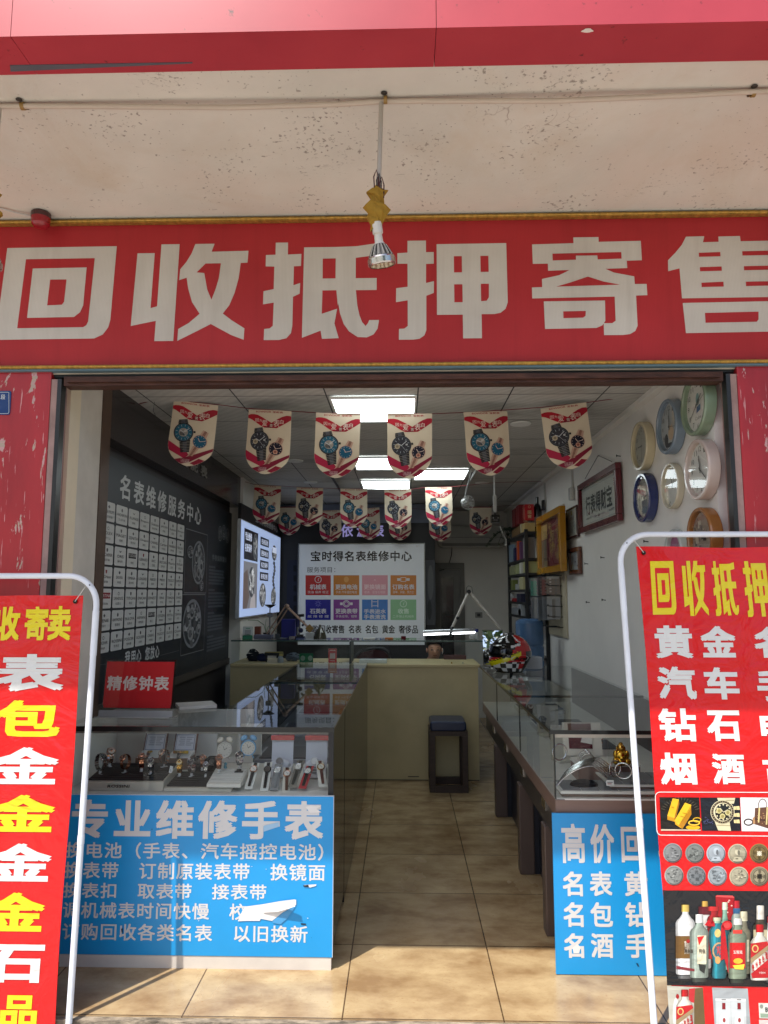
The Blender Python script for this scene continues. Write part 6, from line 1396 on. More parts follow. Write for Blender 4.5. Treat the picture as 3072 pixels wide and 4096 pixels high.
# open brown watch boxes with certificates
def watch_box(px, lb, gold):
    p = aY(px, 3052, 3.36); t_ = thing('watch_box', lb, 'box', (p.x, 3.36, .700), group='open brown watch boxes')
    m = MB(); m.box(-.055, .055, 0, .09, .0, .052, S(110, 86, 72)); m.add([(-.055, .09, .0525), (.055, .09, .0525), (.055, .135, .16), (-.055, .135, .16), (-.055, .097, .0525), (.055, .097, .0525), (.055, .142, .158), (-.055, .142, .158)], [(0, 1, 2, 3), (7, 6, 5, 4), (0, 4, 5, 1), (2, 6, 7, 3), (0, 3, 7, 4), (1, 5, 6, 2)], S(104, 66, 56)); m.build('case', PAINT, t_)
    m = MB(); m.add([(-.049, .001, .0526), (.049, .001, .0526), (.053, .088, .068), (-.053, .088, .068), (-.049, .001, .05), (.049, .001, .05), (.053, .088, .05), (-.053, .088, .05)], [(0, 1, 2, 3), (0, 4, 5, 1), (0, 3, 7, 4), (1, 5, 6, 2)], S(206, 204, 200)); m.build('cushion', CLOTH, t_)
    m = MB(); m.xf = Matrix.Translation((0, .087, .056)) @ Matrix.Rotation(rad(-24), 4, 'X'); m.box(-.048, .048, 0, .0015, .012, .108, S(196, 190, 178))
    m.T('REGEL II', -.026, .104, .026, .096, S(150, 130, 104), .8, .01); m.box(-.047, .047, -.004, -.0025, .010, .088, S(200, 202, 210)); m.xf = m.xf @ Matrix.Translation((0, -.004, 0))
    for q in ([(-.043, .084), (.043, .084), (.043, .014), (-.043, .014), (-.043, .084)],): m.LN(q, .0025, S(96, 104, 130), .8)
    for k in range(5): m.R(-.03 + .004 * (k % 2), .074 - .009 * k, -.002, .071 - .009 * k, S(120, 124, 140), .8); m.R(.004, .074 - .009 * k, .038 - .008 * (k % 3), .071 - .009 * k, S(130, 132, 146), .8)
    m.build('certificate', PAPER, t_)
    m = MB(); 
    for k in range(4): m.box(-.006 - .001 * k, .006 + .001 * k, -.004 + .006 * k, .001 + .006 * k, .050 + .006 * k, .058 + .006 * k, SIL if k % 2 else SI2)
    m.build('watch_band', METAL, t_)
    m = MB(); m.lathe([(.0001, .006), (.010, .006), (.0125, .003), (.0125, 0)], 18, GLD, Matrix.Translation((.004, .022, .074))); 
    if gold: m.box(-.034, .036, .030, .038, .066, .078, S(186, 160, 60))
    m.build('watch_head', METAL, t_)
watch_box(588, 'open brown watch box with certificate and small gold watch, the left one', False)
watch_box(712, 'open brown watch box whose watch has a wide gold bar, beside the other', True)
# black cushions with dark watches
for px, lb in ((798, 'dark watch on a black cushion stand, left of the pair behind the second tray'), (848, 'dark watch on a black cushion stand, right of the pair beside the alarm clock')):
    p = aY(px, 3068, 3.34); t_ = thing('watch_stand', lb, 'stand', (p.x, 3.34, .70)); m = MB(); m.box(-.024, .024, 0, .03, -.03, .030, S(22, 22, 24)); m.rbox(-.025, .025, -.004, .03, .0305, .062, .008, S(30, 30, 33)); m.build('cushion', CLOTH, t_)
    m = MB(); m.box(-.010, .010, -.008, -.0045, .026, .062, S(60, 60, 64)); m.lathe([(.0001, .006), (.011, .006), (.013, .002), (.013, 0)], 18, S(84, 84, 88), Matrix.Translation((0, -.006, .046)) @ Matrix.Rotation(rad(90), 4, 'X')); m.build('watch_head', METAL, t_)
# twin bell alarm clocks in white boxes
def alarm(px, py, body, bells, lb, lid):
    p = aY(px, py, 3.36); t_ = thing('alarm_clock', lb, 'alarm clock', (p.x, 3.36, p.z), (0, 0, rad(8))); M0 = Matrix.Translation((0, 0, .045)) @ Matrix.Rotation(rad(90), 4, 'X')
    m = MB(); m.lathe([(.001, -.012), (.034, -.012), (.036, -.008), (.036, .012), (.033, .016), (.030, .014)], 28, body, M0); m.build('body', GLOSS, t_)
    m = MB(); m.xf = Matrix.Translation((0, -.0135, .045)); m.E(0, 0, .030, .030, S(206, 202, 192), 0, 24)
    for k in range(12): a = rad(30 * k); m.LN([(.022 * math.cos(a), .022 * math.sin(a)), (.027 * math.cos(a), .027 * math.sin(a))], .0015, S(90, 90, 90), .5)
    m.LN([(0, 0), (.012, .010)], .002, S(60, 60, 60), .6); m.LN([(0, 0), (-.006, .018)], .0015, S(60, 60, 60), .6); m.build('dial', PAPER, t_)
    for s_ in (-1, 1):
        m = MB(); m.ball((0, 0, 0), .018, .018, .012, bells, 16, 8); o = m.build('bell', GLOSS, t_); o.location = (s_ * .022, 0, .088); o.rotation_euler = (0, rad(28 * s_), 0)
        m = MB(); m.tube([(s_ * .016, 0, .014), (s_ * .024, -.004, -.002)], .003, 6, body); m.build('foot', PAINT, t_)
    b = thing('clock_box', lid, 'box', (p.x + .004, 3.40, p.z), (0, 0, rad(8))); m = MB()
    m.box(-.048, .048, .016, .018, 0, .125, S(200, 198, 190)); m.box(.0465, .048, -.014, .0159, 0, .125, S(206, 204, 196)); m.box(-.048, -.0465, -.014, .0159, 0, .125, S(196, 194, 186)); m.build('carton', PAPER, b)
    m = MB(); m.add([(-.05, -.03, .118), (.05, -.03, .118), (.05, .018, .1255), (-.05, .018, .1255), (-.05, -.03, .136), (.05, -.03, .136), (.05, .018, .142), (-.05, .018, .142)], [(3, 2, 1, 0), (4, 5, 6, 7), (0, 1, 5, 4), (2, 3, 7, 6), (0, 4, 7, 3), (1, 2, 6, 5)], S(210, 208, 204)); m.xf = Matrix.Translation((0, -.030, 0)); m.T('265', -.008, .131, .010, .124, S(60, 60, 60), .6, .02); m.build('lid', PAPER, b)
alarm(898, 3038, S(206, 202, 194), S(210, 204, 190), 'cream twin bell alarm clock standing in an open white box', 'open white carton round the cream alarm clock')
alarm(993, 3030, S(120, 170, 206), S(120, 170, 210), 'light blue twin bell alarm clock standing in an open white box', 'open white carton round the light blue alarm clock')
m = MB(); q = aY(903, 3085, 3.25); m.ball((0, 0, .012), .007, .006, .013, S(70, 130, 150), 10, 8); m.ball((0, -.001, .03), .0065, .006, .008, S(76, 140, 160), 10, 8); m.ball((.003, 0, .0), .009, .006, .004, S(60, 120, 140), 10, 6); m.ball((-.006, -.001, .018), .003, .003, .008, S(60, 120, 140), 8, 6); solo(m, 'toy_figure', GLOSS, 'tiny teal toy figure beside the copper watch on the white tray', 'figurine', (q.x, 3.245, q.z + .002))
# opened white pillow boxes with red lids
def pillow_box(px, lb, face):
    p = aY(px, 3075, 3.33); t_ = thing('watch_box', lb, 'box', (p.x, 3.33, .676), group='white pillow boxes with red lids')
    m = MB(); m.box(-.052, .052, .0, .07, 0, .040, S(200, 202, 208)); m.add([(-.050, .07, .04), (.050, .07, .04), (.050, .085, .150), (-.050, .085, .150), (-.050, .075, .04), (.050, .075, .04), (.050, .090, .150), (-.050, .090, .150)], [(0, 1, 2, 3), (7, 6, 5, 4), (0, 4, 5, 1), (2, 6, 7, 3), (0, 3, 7, 4), (1, 5, 6, 2)], S(196, 200, 210)); m.build('case', PAPER, t_)
    m = MB(); m.box(-.054, .054, .072, .096, .1505, .172, S(176, 40, 48)); m.build('lid', GLOSS, t_)
    m = MB(); m.ball((0, .018, .052), .048, .018, .026, S(206, 210, 220), 18, 10); m.build('pillow', CLOTH, t_)
    m = MB(); 
    for k in range(7): m.box(-.010, .010, -.006 + .0016 * k, -.002 + .0016 * k, .020 + .006 * k, .025 + .006 * k, SIL if k % 2 else SI2)
    m.build('watch_band', METAL, t_)
    m = MB(); M0 = Matrix.Translation((0, -.004, .074)) @ Matrix.Rotation(rad(70), 4, 'X'); m.lathe([(.0145, .005), (.0165, .004), (.0165, -.004)], 24, S(176, 176, 178), M0); m.lathe([(.0001, .0045), (.0145, .0045)], 24, face, M0); m.build('watch_head', GLOSS, t_)
pillow_box(1118, 'opened white watch box with a red lid and a dark dial watch', S(76, 66, 56))
pillow_box(1258, 'opened white watch box with a red lid and a white dial watch', S(206, 206, 204))
# strap watches lying on sloping cards
def strap_watch(cx, cy, bx, by, strapc, facec, rimc, cardc, lb):
    A_, B_ = aY(bx, by, 3.135), aY(cx, cy, 3.215); d = B_ - A_; L_ = d.length; dn = d.normalized()
    side = dn.cross(Vector((0, 0, 1))).normalized(); nrm = side.cross(dn).normalized()
    t_ = thing('strap_watch', lb, 'watch', A_, group='strap watches lying on cards')
    M0 = Matrix((( *side, 0), (*dn, 0), (*nrm, 0), (0, 0, 0, 1))).transposed()
    m = MB(); m.xf = M0; m.box(-.018, .016, -.012, L_ + .045, -.006, -.003, cardc); m.build('card', PAPER, t_)
    m = MB(); m.xf = M0; w = .0072
    m.add([(-w * .7, .0, 0), (w * .7, 0, 0), (w * .8, .004, 0), (w, L_ - .012, .003), (-w, L_ - .012, .003), (-w * .8, .004, 0)] + [(-w * .7, .0, .0025), (w * .7, 0, .0025), (w * .8, .004, .0025), (w, L_ - .012, .0055), (-w, L_ - .012, .0055), (-w * .8, .004, .0025)], [(5, 4, 3, 2, 1, 0), (6, 7, 8, 9, 10, 11)] + [(i, (i + 1) % 6, (i + 1) % 6 + 6, i + 6) for i in range(6)], strapc)
    m.box(-w, w, L_ + .013, L_ + .04, -.002, .001, strapc); m.build('strap', CLOTH, t_)
    M1 = M0 @ Matrix.Translation((0, L_, .001)) @ Matrix.Rotation(rad(12), 4, 'X')
    m = MB(); m.lathe([(.0135, -.001), (.0165, .001), (.0165, .006), (.0145, .0078), (.013, .0072)], 26, rimc, M1); m.box(0, 0, 0, 0, 0, 0); m.build('case', METAL, t_)
    m = MB(); m.xf = M1 @ Matrix.Translation((0, 0, .0070)) @ Matrix.Rotation(rad(-90), 4, 'X'); m.E(0, 0, .0135, .0135, facec, 0, 22)
    for k in range(12): a = rad(30 * k); m.LN([(.0095 * math.cos(a), .0095 * math.sin(a)), (.0122 * math.cos(a), .0122 * math.sin(a))], .0009, rimc, .4)
    m.LN([(0, 0), (.006, -.006)], .001, S(60, 60, 64), .5); m.LN([(0, 0), (-.005, .008)], .001, S(60, 60, 64), .5); m.build('dial', GLOSS, t_)
WC, BKS = S(206, 206, 200), S(26, 26, 28)
strap_watch(1015, 3079, 996, 3145, BKS, WC, ROS, WC, 'white dial watch with a black strap on a white card, leftmost of the strap watches')
strap_watch(1070, 3079, 1058, 3152, BKS, S(40, 40, 44), S(60, 60, 62), WC, 'black dial watch with a black strap, second of the strap watches')
strap_watch(1110, 3084, 1097, 3150, S(130, 134, 136), S(196, 196, 192), SIL, S(120, 122, 124), 'silver watch with a grey mesh band in the row of strap watches')
strap_watch(1148, 3097, 1146, 3161, S(84, 50, 38), WC, ROS, S(200, 196, 184), 'white dial watch with a brown strap on a cream card')
strap_watch(1194, 3070, 1170, 3138, S(40, 44, 40), WC, SIL, S(110, 108, 100), 'white dial watch with a dark green strap on a grey card')
strap_watch(1232, 3088, 1212, 3143, BKS, WC, SIL, S(170, 34, 44), 'white dial watch with a black strap on a red edged card')
strap_watch(1283, 3070, 1292, 3135, S(90, 50, 44), WC, GLD, WC, 'gold rimmed watch with a brown strap on a white card at the right end')
m = MB(); q = aY(684, 3078, 3.19); m.box(-.007, .007, 0, .001, -.014, .014, S(214, 214, 212)); m.box(-.004, .004, -.0005, -.0002, -.008, -.006, S(90, 90, 90)); m.box(-.004, .003, -.0005, -.0002, -.003, -.001, S(90, 90, 90)); solo(m, 'price_tag', PAPER, 'white price tag hanging at the end of the lettered watch tray', 'tag', (q.x, 3.19, q.z), (rad(-10), rad(8), 0))

# ================================================================ RIGHT SHOWCASE CONTENTS
def slab(name, lb, p0, p1, y0, y1, z0, z1, c1, c2, mt=PAINT):
    a, b = aY(*p0, y0), aY(*p1, y0); t_ = thing(name, lb, 'tray', ((a.x + b.x) / 2, y0, z0), group='trays in the right showcase'); w = abs(b.x - a.x) / 2
    m = MB(); m.box(-w + .008, w - .008, .008, y1 - y0, 0, (z1 - z0) * .55, c2); m.build('base', mt, t_)
    m = MB(); m.box(-w, w, 0, y1 - y0 + .01, (z1 - z0) * .56, z1 - z0, c1); m.build('rim', mt, t_)
    m = MB(); 
    for k in range(6):
        u = -w + .014 + (2 * w - .028) * k / 6; m.box(u, u + (2 * w - .028) / 6 - .004, .012, y1 - y0, z1 - z0 + .0003, z1 - z0 + .003, S(126, 128, 130))
    m.build('lining', CLOTH, t_)
slab('display_tray', 'white rimmed brown jewellery tray under the fan of silver bangles', (2243, 3160), (2720, 3160), 3.068, 3.24, .670, .694, S(206, 204, 198), S(116, 96, 84))
slab('display_tray', 'second white rimmed tray behind the silver bangles with two rings on it', (2440, 3150), (2760, 3150), 3.098, 3.31, .696, .712, S(206, 204, 198), S(116, 96, 84))
a, b = aY(2312, 3045, 3.32), aY(2560, 3045, 3.32)
m = MB(); m.box(a.x, b.x, 3.32, 3.46, .67, .735, S(120, 96, 86)); m.box(a.x - .004, b.x + .004, 3.316, 3.462, .7355, .746, S(204, 202, 194)); solo(m, 'display_plinth', PAINT, 'white topped brown plinth in the right showcase under the silver cuffs', 'plinth')
# fan of six wide silver bands over a hump
t_ = thing('bangle_stack', 'fan of six flat silver bangles lying over a dark hump in the right showcase', 'bangles', (0, 0, 0))
for k in range(6):
    m = MB(); y0 = 3.085 + .016 * k; pts = []
    for j in range(11):
        u = j / 10; px = 2226 + (2428 - 2226) * u + 6 * k; py = 3142 - 9 * k - 82 * math.sin(math.pi * (u ** .8) * .62) * (1 - .04 * k) + (46 * max(0, u - .72) / .28) * 1.0
        pts.append(aY(px, py, y0))
    w = .0055; vs = []; fs = []
    for p in pts: vs += [p + Vector((0, -w, -.002)), p + Vector((0, w, .004)), p + Vector((0, -w, -.0035)), p + Vector((0, w, .0025))]
    for j in range(10): b_ = 4 * j; fs += [(b_, b_ + 4, b_ + 5, b_ + 1), (b_ + 2, b_ + 3, b_ + 7, b_ + 6), (b_, b_ + 2, b_ + 6, b_ + 4), (b_ + 1, b_ + 5, b_ + 7, b_ + 3)]
    m.add(vs, fs, S(206, 206, 208) if k % 3 else S(176, 172, 172), True); m.build('bangle', METAL, t_)
m = MB(); q = aY(2340, 3135, 3.13); m.ball((q.x, 3.15, .70), .060, .035, .022, S(26, 26, 30), 16, 8); m.build('hump', CLOTH, t_)
def ring(lb, px, py, y, r, tube_, col, rot, mt=METAL):
    q = aY(px, py, y); m = MB(); m.tube([(r * math.cos(2 * math.pi * k / 28), 0, r * math.sin(2 * math.pi * k / 28)) for k in range(28)], tube_, 8, col, False, True); solo(m, 'bangle', mt, lb, 'bangle', (q.x, y, q.z), rot, 'upright bangles in the right showcase')
ring('silver bangle with a gold clasp standing upright on the rear tray', 2460, 3075, 3.14, .032, .0035, S(190, 186, 182), (0, 0, rad(30)))
ring('thin open silver bangle standing upright in front of the clasped one', 2493, 3083, 3.11, .033, .0030, S(200, 200, 200), (rad(8), 0, rad(-18)))
ring('clear bangle leaning by the left glass of the right showcase', 2238, 3008, 3.10, .033, .004, S(176, 180, 184), (0, 0, rad(20)))
m = MB(); q = aY(2475, 3058, 3.125); m.ball((q.x, q.y, q.z), .012, .006, .008, S(176, 130, 60), 10, 6); solo(m, 'gold_clasp', METAL, 'small gold bead clasp between the two upright bangles', 'clasp')
for k, (px, py, lb) in enumerate(((2333, 2998, 'wide silver cuff, the front of three on the white plinth'), (2327, 2984, 'wide silver cuff, the middle of three on the white plinth'), (2322, 2972, 'slim silver cuff at the back of the white plinth'))):
    y = 3.34 + .03 * k; q = aY(px + 20, py + 35, y); m = MB(); pts = [(.036 * math.cos(rad(a)), 0, .042 * math.sin(rad(a))) for a in range(0, 181, 15)]; w = .010 - .002 * k; vs = []; fs = []
    for p in pts: vs += [(p[0], -w, p[2]), (p[0], w, p[2]), (p[0] * .93, -w, p[2] * .93), (p[0] * .93, w, p[2] * .93)]
    for j in range(len(pts) - 1): b_ = 4 * j; fs += [(b_, b_ + 1, b_ + 5, b_ + 4), (b_ + 2, b_ + 6, b_ + 7, b_ + 3), (b_, b_ + 4, b_ + 6, b_ + 2), (b_ + 1, b_ + 3, b_ + 7, b_ + 5)]
    m.add(vs, fs, S(196, 194, 188), True); m.ball((.004, 0, .043), .010, w * 1.1, .006, S(206, 204, 200), 10, 6); solo(m, 'silver_cuff', METAL, lb, 'cuff', (q.x, y, .7465), (0, 0, rad(-12)), 'silver cuffs on the plinth')
m = MB(); q = aY(2368, 3040, 3.335); m.prism([(.030 * math.cos(rad(a)), .034 * math.sin(rad(a))) for a in range(0, 181, 15)], 0, .07, S(206, 202, 192)); solo(m, 'cuff_stand', PAINT, 'cream half round stand under the front silver cuff', 'stand', (aY(2353, 3033, 3.34).x, 3.352, .7465), (0, 0, rad(-12)))
# gilt seated figure
q = aY(2487, 3030, 3.29); t_ = thing('gilt_figurine', 'seated golden figurine on the plinth in the right showcase', 'figurine', (q.x, 3.30, .7465))
m = MB(); GD = S(206, 160, 60)
m.ball((0, 0, .020), .038, .028, .022, GD); m.ball((-.022, -.012, .018), .018, .016, .016, GD); m.ball((.022, -.012, .018), .018, .016, .016, GD); m.ball((0, -.004, .042), .028, .022, .026, GD); m.ball((-.024, -.004, .046), .012, .012, .020, GD); m.ball((.024, -.004, .046), .012, .012, .020, GD); m.ball((0, -.018, .034), .016, .012, .014, GD)
m.build('body', METAL, t_)
m = MB(); m.ball((0, -.002, .076), .017, .016, .019, S(196, 150, 70)); m.ball((0, -.002, .094), .009, .009, .006, S(196, 150, 70)); m.ball((0, -.018, .074), .004, .004, .005, S(196, 150, 70)); m.ball((-.017, -.001, .072), .004, .004, .010, S(196, 150, 70)); m.ball((.017, -.001, .072), .004, .004, .010, S(196, 150, 70)); m.build('head', METAL, t_)
# crystal block, dark red case, white open box
m = MB(); q = aY(2446, 3000, 3.38); m.box(-.018, .018, 0, .02, 0, .12); m.ball((.0, -.004, .07), .012, .008, .02, (1, 1, 1, 1), 8, 6); solo(m, 'crystal_block', GLASS, 'clear crystal block standing left of the golden figurine', 'crystal', (q.x, 3.36, .7465))
t_ = thing('jewel_case', 'open dark red and cream jewel case leaning at the back of the right showcase', 'case', (aY(2340, 3000, 3.5).x, 3.49, .7465)); m = MB(); m.xf = Matrix.Rotation(rad(-12), 4, 'X'); m.box(-.10, .08, 0, .012, 0, .15, S(196, 192, 180)); m.build('lid', PAPER, t_)
m = MB(); m.xf = Matrix.Rotation(rad(-12), 4, 'X'); m.box(-.075, .035, -.003, -.0005, .03, .145, S(84, 22, 34)); m.add([(-.02, -.006, .06), (.035, -.006, .05), (.035, -.006, .115), (-.005, -.006, .10)], [(0, 1, 2, 3)], S(206, 204, 196)); m.build('lining', CLOTH, t_)
for k, (y, lb) in enumerate(((3.75, 'cream L shaped jewel stand in the right showcase, nearest the street'), (4.4, 'cream L shaped jewel stand halfway along the right showcase'), (5.05, 'cream L shaped jewel stand at the inner end of the right showcase'))):
    m = MB(); m.box(-.07, .07, 0, .012, .0, .17, S(190, 186, 174)); m.box(-.07, .07, -.07, -.0005, 0, .012, S(190, 186, 174)); solo(m, 'jewel_stand', PAINT, lb, 'stand', (.82 + .05 * k, y, .6695), (0, 0, rad(18)), 'L shaped stands in the right showcase')
    m = MB(); m.box(-.16, .16, -.13, .13, 0, .03, S(196, 194, 188)); m.box(-.15, .15, -.12, .12, .0303, .034, S(60, 64, 74)); solo(m, 'display_tray', PAINT, ('flat tray behind the silver bangles in the right showcase', 'flat dark lined tray halfway along the right showcase', 'flat dark lined tray at the inner end of the right showcase')[k], 'tray', (.98, y + .22, .6695), (0, 0, 0), 'dark lined trays in the right showcase')

for kd_, px, py, y, rz, lb in (('silver', 2290, 3035, 3.62, 20, 'silver watch on the inner tray of the right showcase behind the cuffs'), ('gold', 2330, 3015, 3.70, -10, 'gold watch on the inner tray of the right showcase behind the silver cuffs'), ('bicolour', 2395, 2990, 3.78, 8, 'two tone watch on the inner tray of the right showcase'),
        ('silver', 2215, 2985, 3.95, 30, 'silver watch by the side glass of the right showcase'), ('rose', 2260, 2960, 4.05, 0, 'copper watch by the side glass of the right showcase'), ('silver', 2170, 2945, 4.30, 12, 'silver watch halfway along the right showcase'), ('gold', 2210, 2925, 4.45, -6, 'gold watch halfway along the right showcase'), ('bicolour', 2120, 2890, 4.75, 10, 'two tone watch far along the right showcase')):
    put_watch(kd_, px, py, y, rz, lb, 1.15); o_ = [o for o in bpy.data.objects if o.get('label') == lb][0]; o_.location.z = .7045 if y > 3.6 else .67; o_['group'] = 'watches in the right showcase'
t_ = thing('price_card', 'small white price card standing before the silver bangles in the right showcase', 'card', (aY(2400, 3120, 3.085).x + .04, 3.078, .7145)); m = MB(); m.xf = Matrix.Rotation(rad(-20), 4, 'X'); m.box(-.016, .016, 0, .0008, 0, .022, S(206, 206, 202)); m.xf = m.xf @ Matrix.Translation((0, -.0004, 0)); m.R(-.011, .015, .011, .012, S(90, 90, 90), .3); m.R(-.011, .009, .006, .006, S(150, 60, 60), .3); m.build('card', PAPER, t_)
# ================================================================ HELMET
q = aZ(2042, 2690, .947); hx, hy = q.x + .01, 5.16 + .10
t_ = thing('motorcycle_helmet', 'red, black and yellow motorcycle helmet with a dark visor on the right showcase', 'helmet', (hx, hy, .947), (0, 0, rad(8)))
RX, RY, HH = .152, .122, .27
def hr(u, th):  # u height 0..1, th angle, returns local point; front is -x
    z = HH * u; cz = .56
    prof = math.sqrt(max(0, 1 - ((u - .47) / .535) ** 2)) if u > .47 else 1 - .30 * ((.47 - u) / .47) ** 1.6
    x, y = RX * prof * math.cos(th), RY * prof * math.sin(th)
    if x < 0 and u < .42: x *= 1 + .16 * math.sin(math.pi * min(1, u / .42))     # chin bar
    if x > 0 and u < .40: x *= 1 - .20 * (1 - u / .40)
    return Vector((x, y, z))
def hcol(u, th):
    c_, s_ = math.cos(th), math.sin(th); x = c_
    blk, red, yel, wht_ = S(18, 18, 20), S(176, 18, 26), S(206, 196, 24), S(206, 206, 206)
    if x < -.22 and .42 < u < .74: return S(14, 14, 16)
    yl = .30 + .22 * (x + .75)
    if abs(u - yl) < .075 and x < .30: return yel if abs(u - yl - .055) > .012 else blk
    if u > yl + .075 and u < yl + .15 and x < .05: return red
    if u < .29:
        k = int((x + 1.2) / .26) + int(u / .13)
        if u < .05 or x > .55: return blk
        if x > .2 and x < .55 and .12 < u < .26: return red
        return wht_ if k % 2 == 0 else blk
    if u > .80:
        k = math.sin(x * 9 + u * 14 + (2 if s_ > 0 else 0)); return wht_ if k > .82 else (red if x > .1 else blk)
    if .62 < u <= .80 and x < .35: return wht_ if abs(u - .70 - .12 * (x + .1)) < .03 else (red if u < .7 and x > 0 else blk)
    if x > .55 and u < .56: return S(44, 46, 50)
    return red
m = MB(); NU, NT = 44, 88
for i in range(NU):
    for j in range(NT):
        u0, u1 = i / NU, (i + 1) / NU; t0, t1 = 2 * math.pi * j / NT, 2 * math.pi * (j + 1) / NT
        m.add([hr(u0, t0), hr(u0, t1), hr(u1, t1), hr(u1, t0)], [(0, 1, 2, 3)], hcol((u0 + u1) / 2, (t0 + t1) / 2), True)
m.add([hr(0, 2 * math.pi * j / 24) for j in range(24)], [tuple(range(23, -1, -1))], S(20, 20, 22))
o = m.build('shell', col_mat('helmet_gloss', .12, 0, .03, .5, coat=.6), t_)
m = MB(); vs = []; n = 24
for i in range(7):
    for j in range(n + 1):
        u = .44 + .29 * i / 6; th = rad(112 + 136 * j / n); p = hr(u, th); vs.append(Vector((p.x * 1.03 - .003, p.y * 1.03, p.z)))
m.add(vs, [(i * (n + 1) + j, i * (n + 1) + j + 1, (i + 1) * (n + 1) + j + 1, (i + 1) * (n + 1) + j) for i in range(6) for j in range(n)], S(10, 10, 12), True); m.build('visor', col_mat('visor_gloss', .06, 0, 0, .6), t_, solid=.003)
m = MB(); m.lathe([(.001, .012), (.020, .010), (.026, .002), (.026, 0)], 20, S(20, 20, 22), Matrix.Translation((-.045, -RY * .97, .155)) @ Matrix.Rotation(rad(90), 4, 'X')); m.build('hinge_cap', GLOSS, t_)
m = MB(); m.rbox(.0, .05, -.03, .03, 0, .012, .005, S(30, 30, 34)); o = m.build('top_vent', GLOSS, t_); o.location = (-.03, 0, HH * .985)
m = MB(); vs, fs, a0, b0, c0, d0 = text_mesh('Arai', .03); out = []
for x, y in vs:
    th = rad(-95 + 42 * (x - a0) / (b0 - a0)); u = .335 + .10 * (y - c0) / (d0 - c0); p = hr(u, th); out.append(Vector((p.x * 1.012, p.y * 1.012, p.z)))
patch = []
for k in range(20):
    a = 2 * math.pi * k / 20; th = rad(-74 + 29 * math.cos(a)); p = hr(.385 + .085 * math.sin(a), th); patch.append(Vector((p.x * 1.006, p.y * 1.006, p.z)))
m.add(patch, [tuple(range(20))], S(206, 206, 204)); m.add(out, fs, S(30, 30, 32)); m.build('emblem', GLOSS, t_)
# ================================================================ THINGS ON AND BEHIND THE BACK COUNTER
TG = 1.1245
def bx(name, lb, cat, p0, p1, y, dep, col, mt=PAINT, bev=.003, z=None, rz=0):
    """box-shaped object measured by its front face"""
    a, b = aY(*p0, y), aY(*p1, y); w = abs(b.x - a.x) / 2; z0 = b.z if z is None else z; h = a.z - z0
    m = MB(); m.rbox(-w, w, 0, dep, 0, h, min(.006, w * .3, h * .3), col); return solo(m, name, mt, lb, cat, ((a.x + b.x) / 2, y, z0), (0, 0, rz), bevel=bev)
# payment stand with a blank card (its square code is left out)
pl = Plane((aY(990, 2560, 6.12).x, 6.12, TG), rad(8), rad(-14)); t_ = on_plane('payment_stand', 'white and green payment card stand at the left end of the back counter', 'card stand', pl)
a, b = pl.uv(977, 2506), pl.uv(1016, 2566); w, h = b[0] - a[0], a[1]
m = MB(); m.rbox(-w / 2, w / 2, 0, .006, 0, h, .008, S(190, 196, 196)); m.box(-w / 2, w / 2, -.01, .05, -.004, .0, S(20, 90, 66)); m.xf = Matrix.Translation((0, -.0006, 0)); m.P([(-w / 2, 0), (w / 2, 0), (w / 2, .03), (0, .045), (-w / 2, .03)], S(20, 110, 76), 1)
m.R(-.026, h - .03, .026, h - .078, S(150, 154, 156), 1); m.R(-.018, h - .014, .018, h - .02, S(90, 150, 120), 1); m.build('card', GLOSS, t_)
bx('radio_box', 'flat grey violet box on the glass shelf right of the payment stand', 'box', (1014, 2540), (1086, 2568), 6.14, .10, S(96, 98, 120), z=TG)
bx('wooden_box', 'small red brown box behind the payment stand', 'box', (1018, 2506), (1040, 2542), 6.30, .06, S(120, 62, 44), z=TG)
bx('blue_folder', 'upright dark blue box in the middle of the glass shelf behind the lamp arms', 'box', (1126, 2477), (1179, 2545), 6.28, .08, S(26, 30, 120), z=TG)
bx('metal_tin', 'small grey tin beside the dark blue upright box', 'tin', (1155, 2545), (1180, 2564), 6.12, .05, S(150, 152, 156), METAL, z=TG)
bx('white_carton', 'small white carton behind the bell shaped lamp head', 'carton', (1222, 2530), (1262, 2562), 6.26, .06, S(196, 198, 202), PAPER, z=TG)
bx('grey_case', 'low pale grey case right of the violet box on the glass shelf', 'case', (1088, 2552), (1145, 2566), 6.2, .06, S(130, 132, 136), z=TG)
# scale with black pan on a thin stand
t_ = thing('display_stand', 'black dish on a thin grey post before the glowing light box', 'stand', (aY(1080, 2440, 6.28).x, 6.28, TG)); q = aY(1080, 2430, 6.28).z - TG
m = MB(); m.lathe([(.04, 0), (.04, .006), (.006, .01), (.005, q)], 16, S(110, 110, 112)); m.build('post', PAINT, t_); m = MB(); m.lathe([(.006, q - .004), (.016, q), (.050, q + .022), (.056, q + .026), (.050, q + .025), (.001, q + .008)], 24, S(18, 18, 20)); m.build('dish', GLOSS, t_); m = MB(); m.rbox(-.022, .022, -.012, .012, q - .085, q - .045, .006, S(120, 122, 126)); m.build('bracket', PAINT, t_)
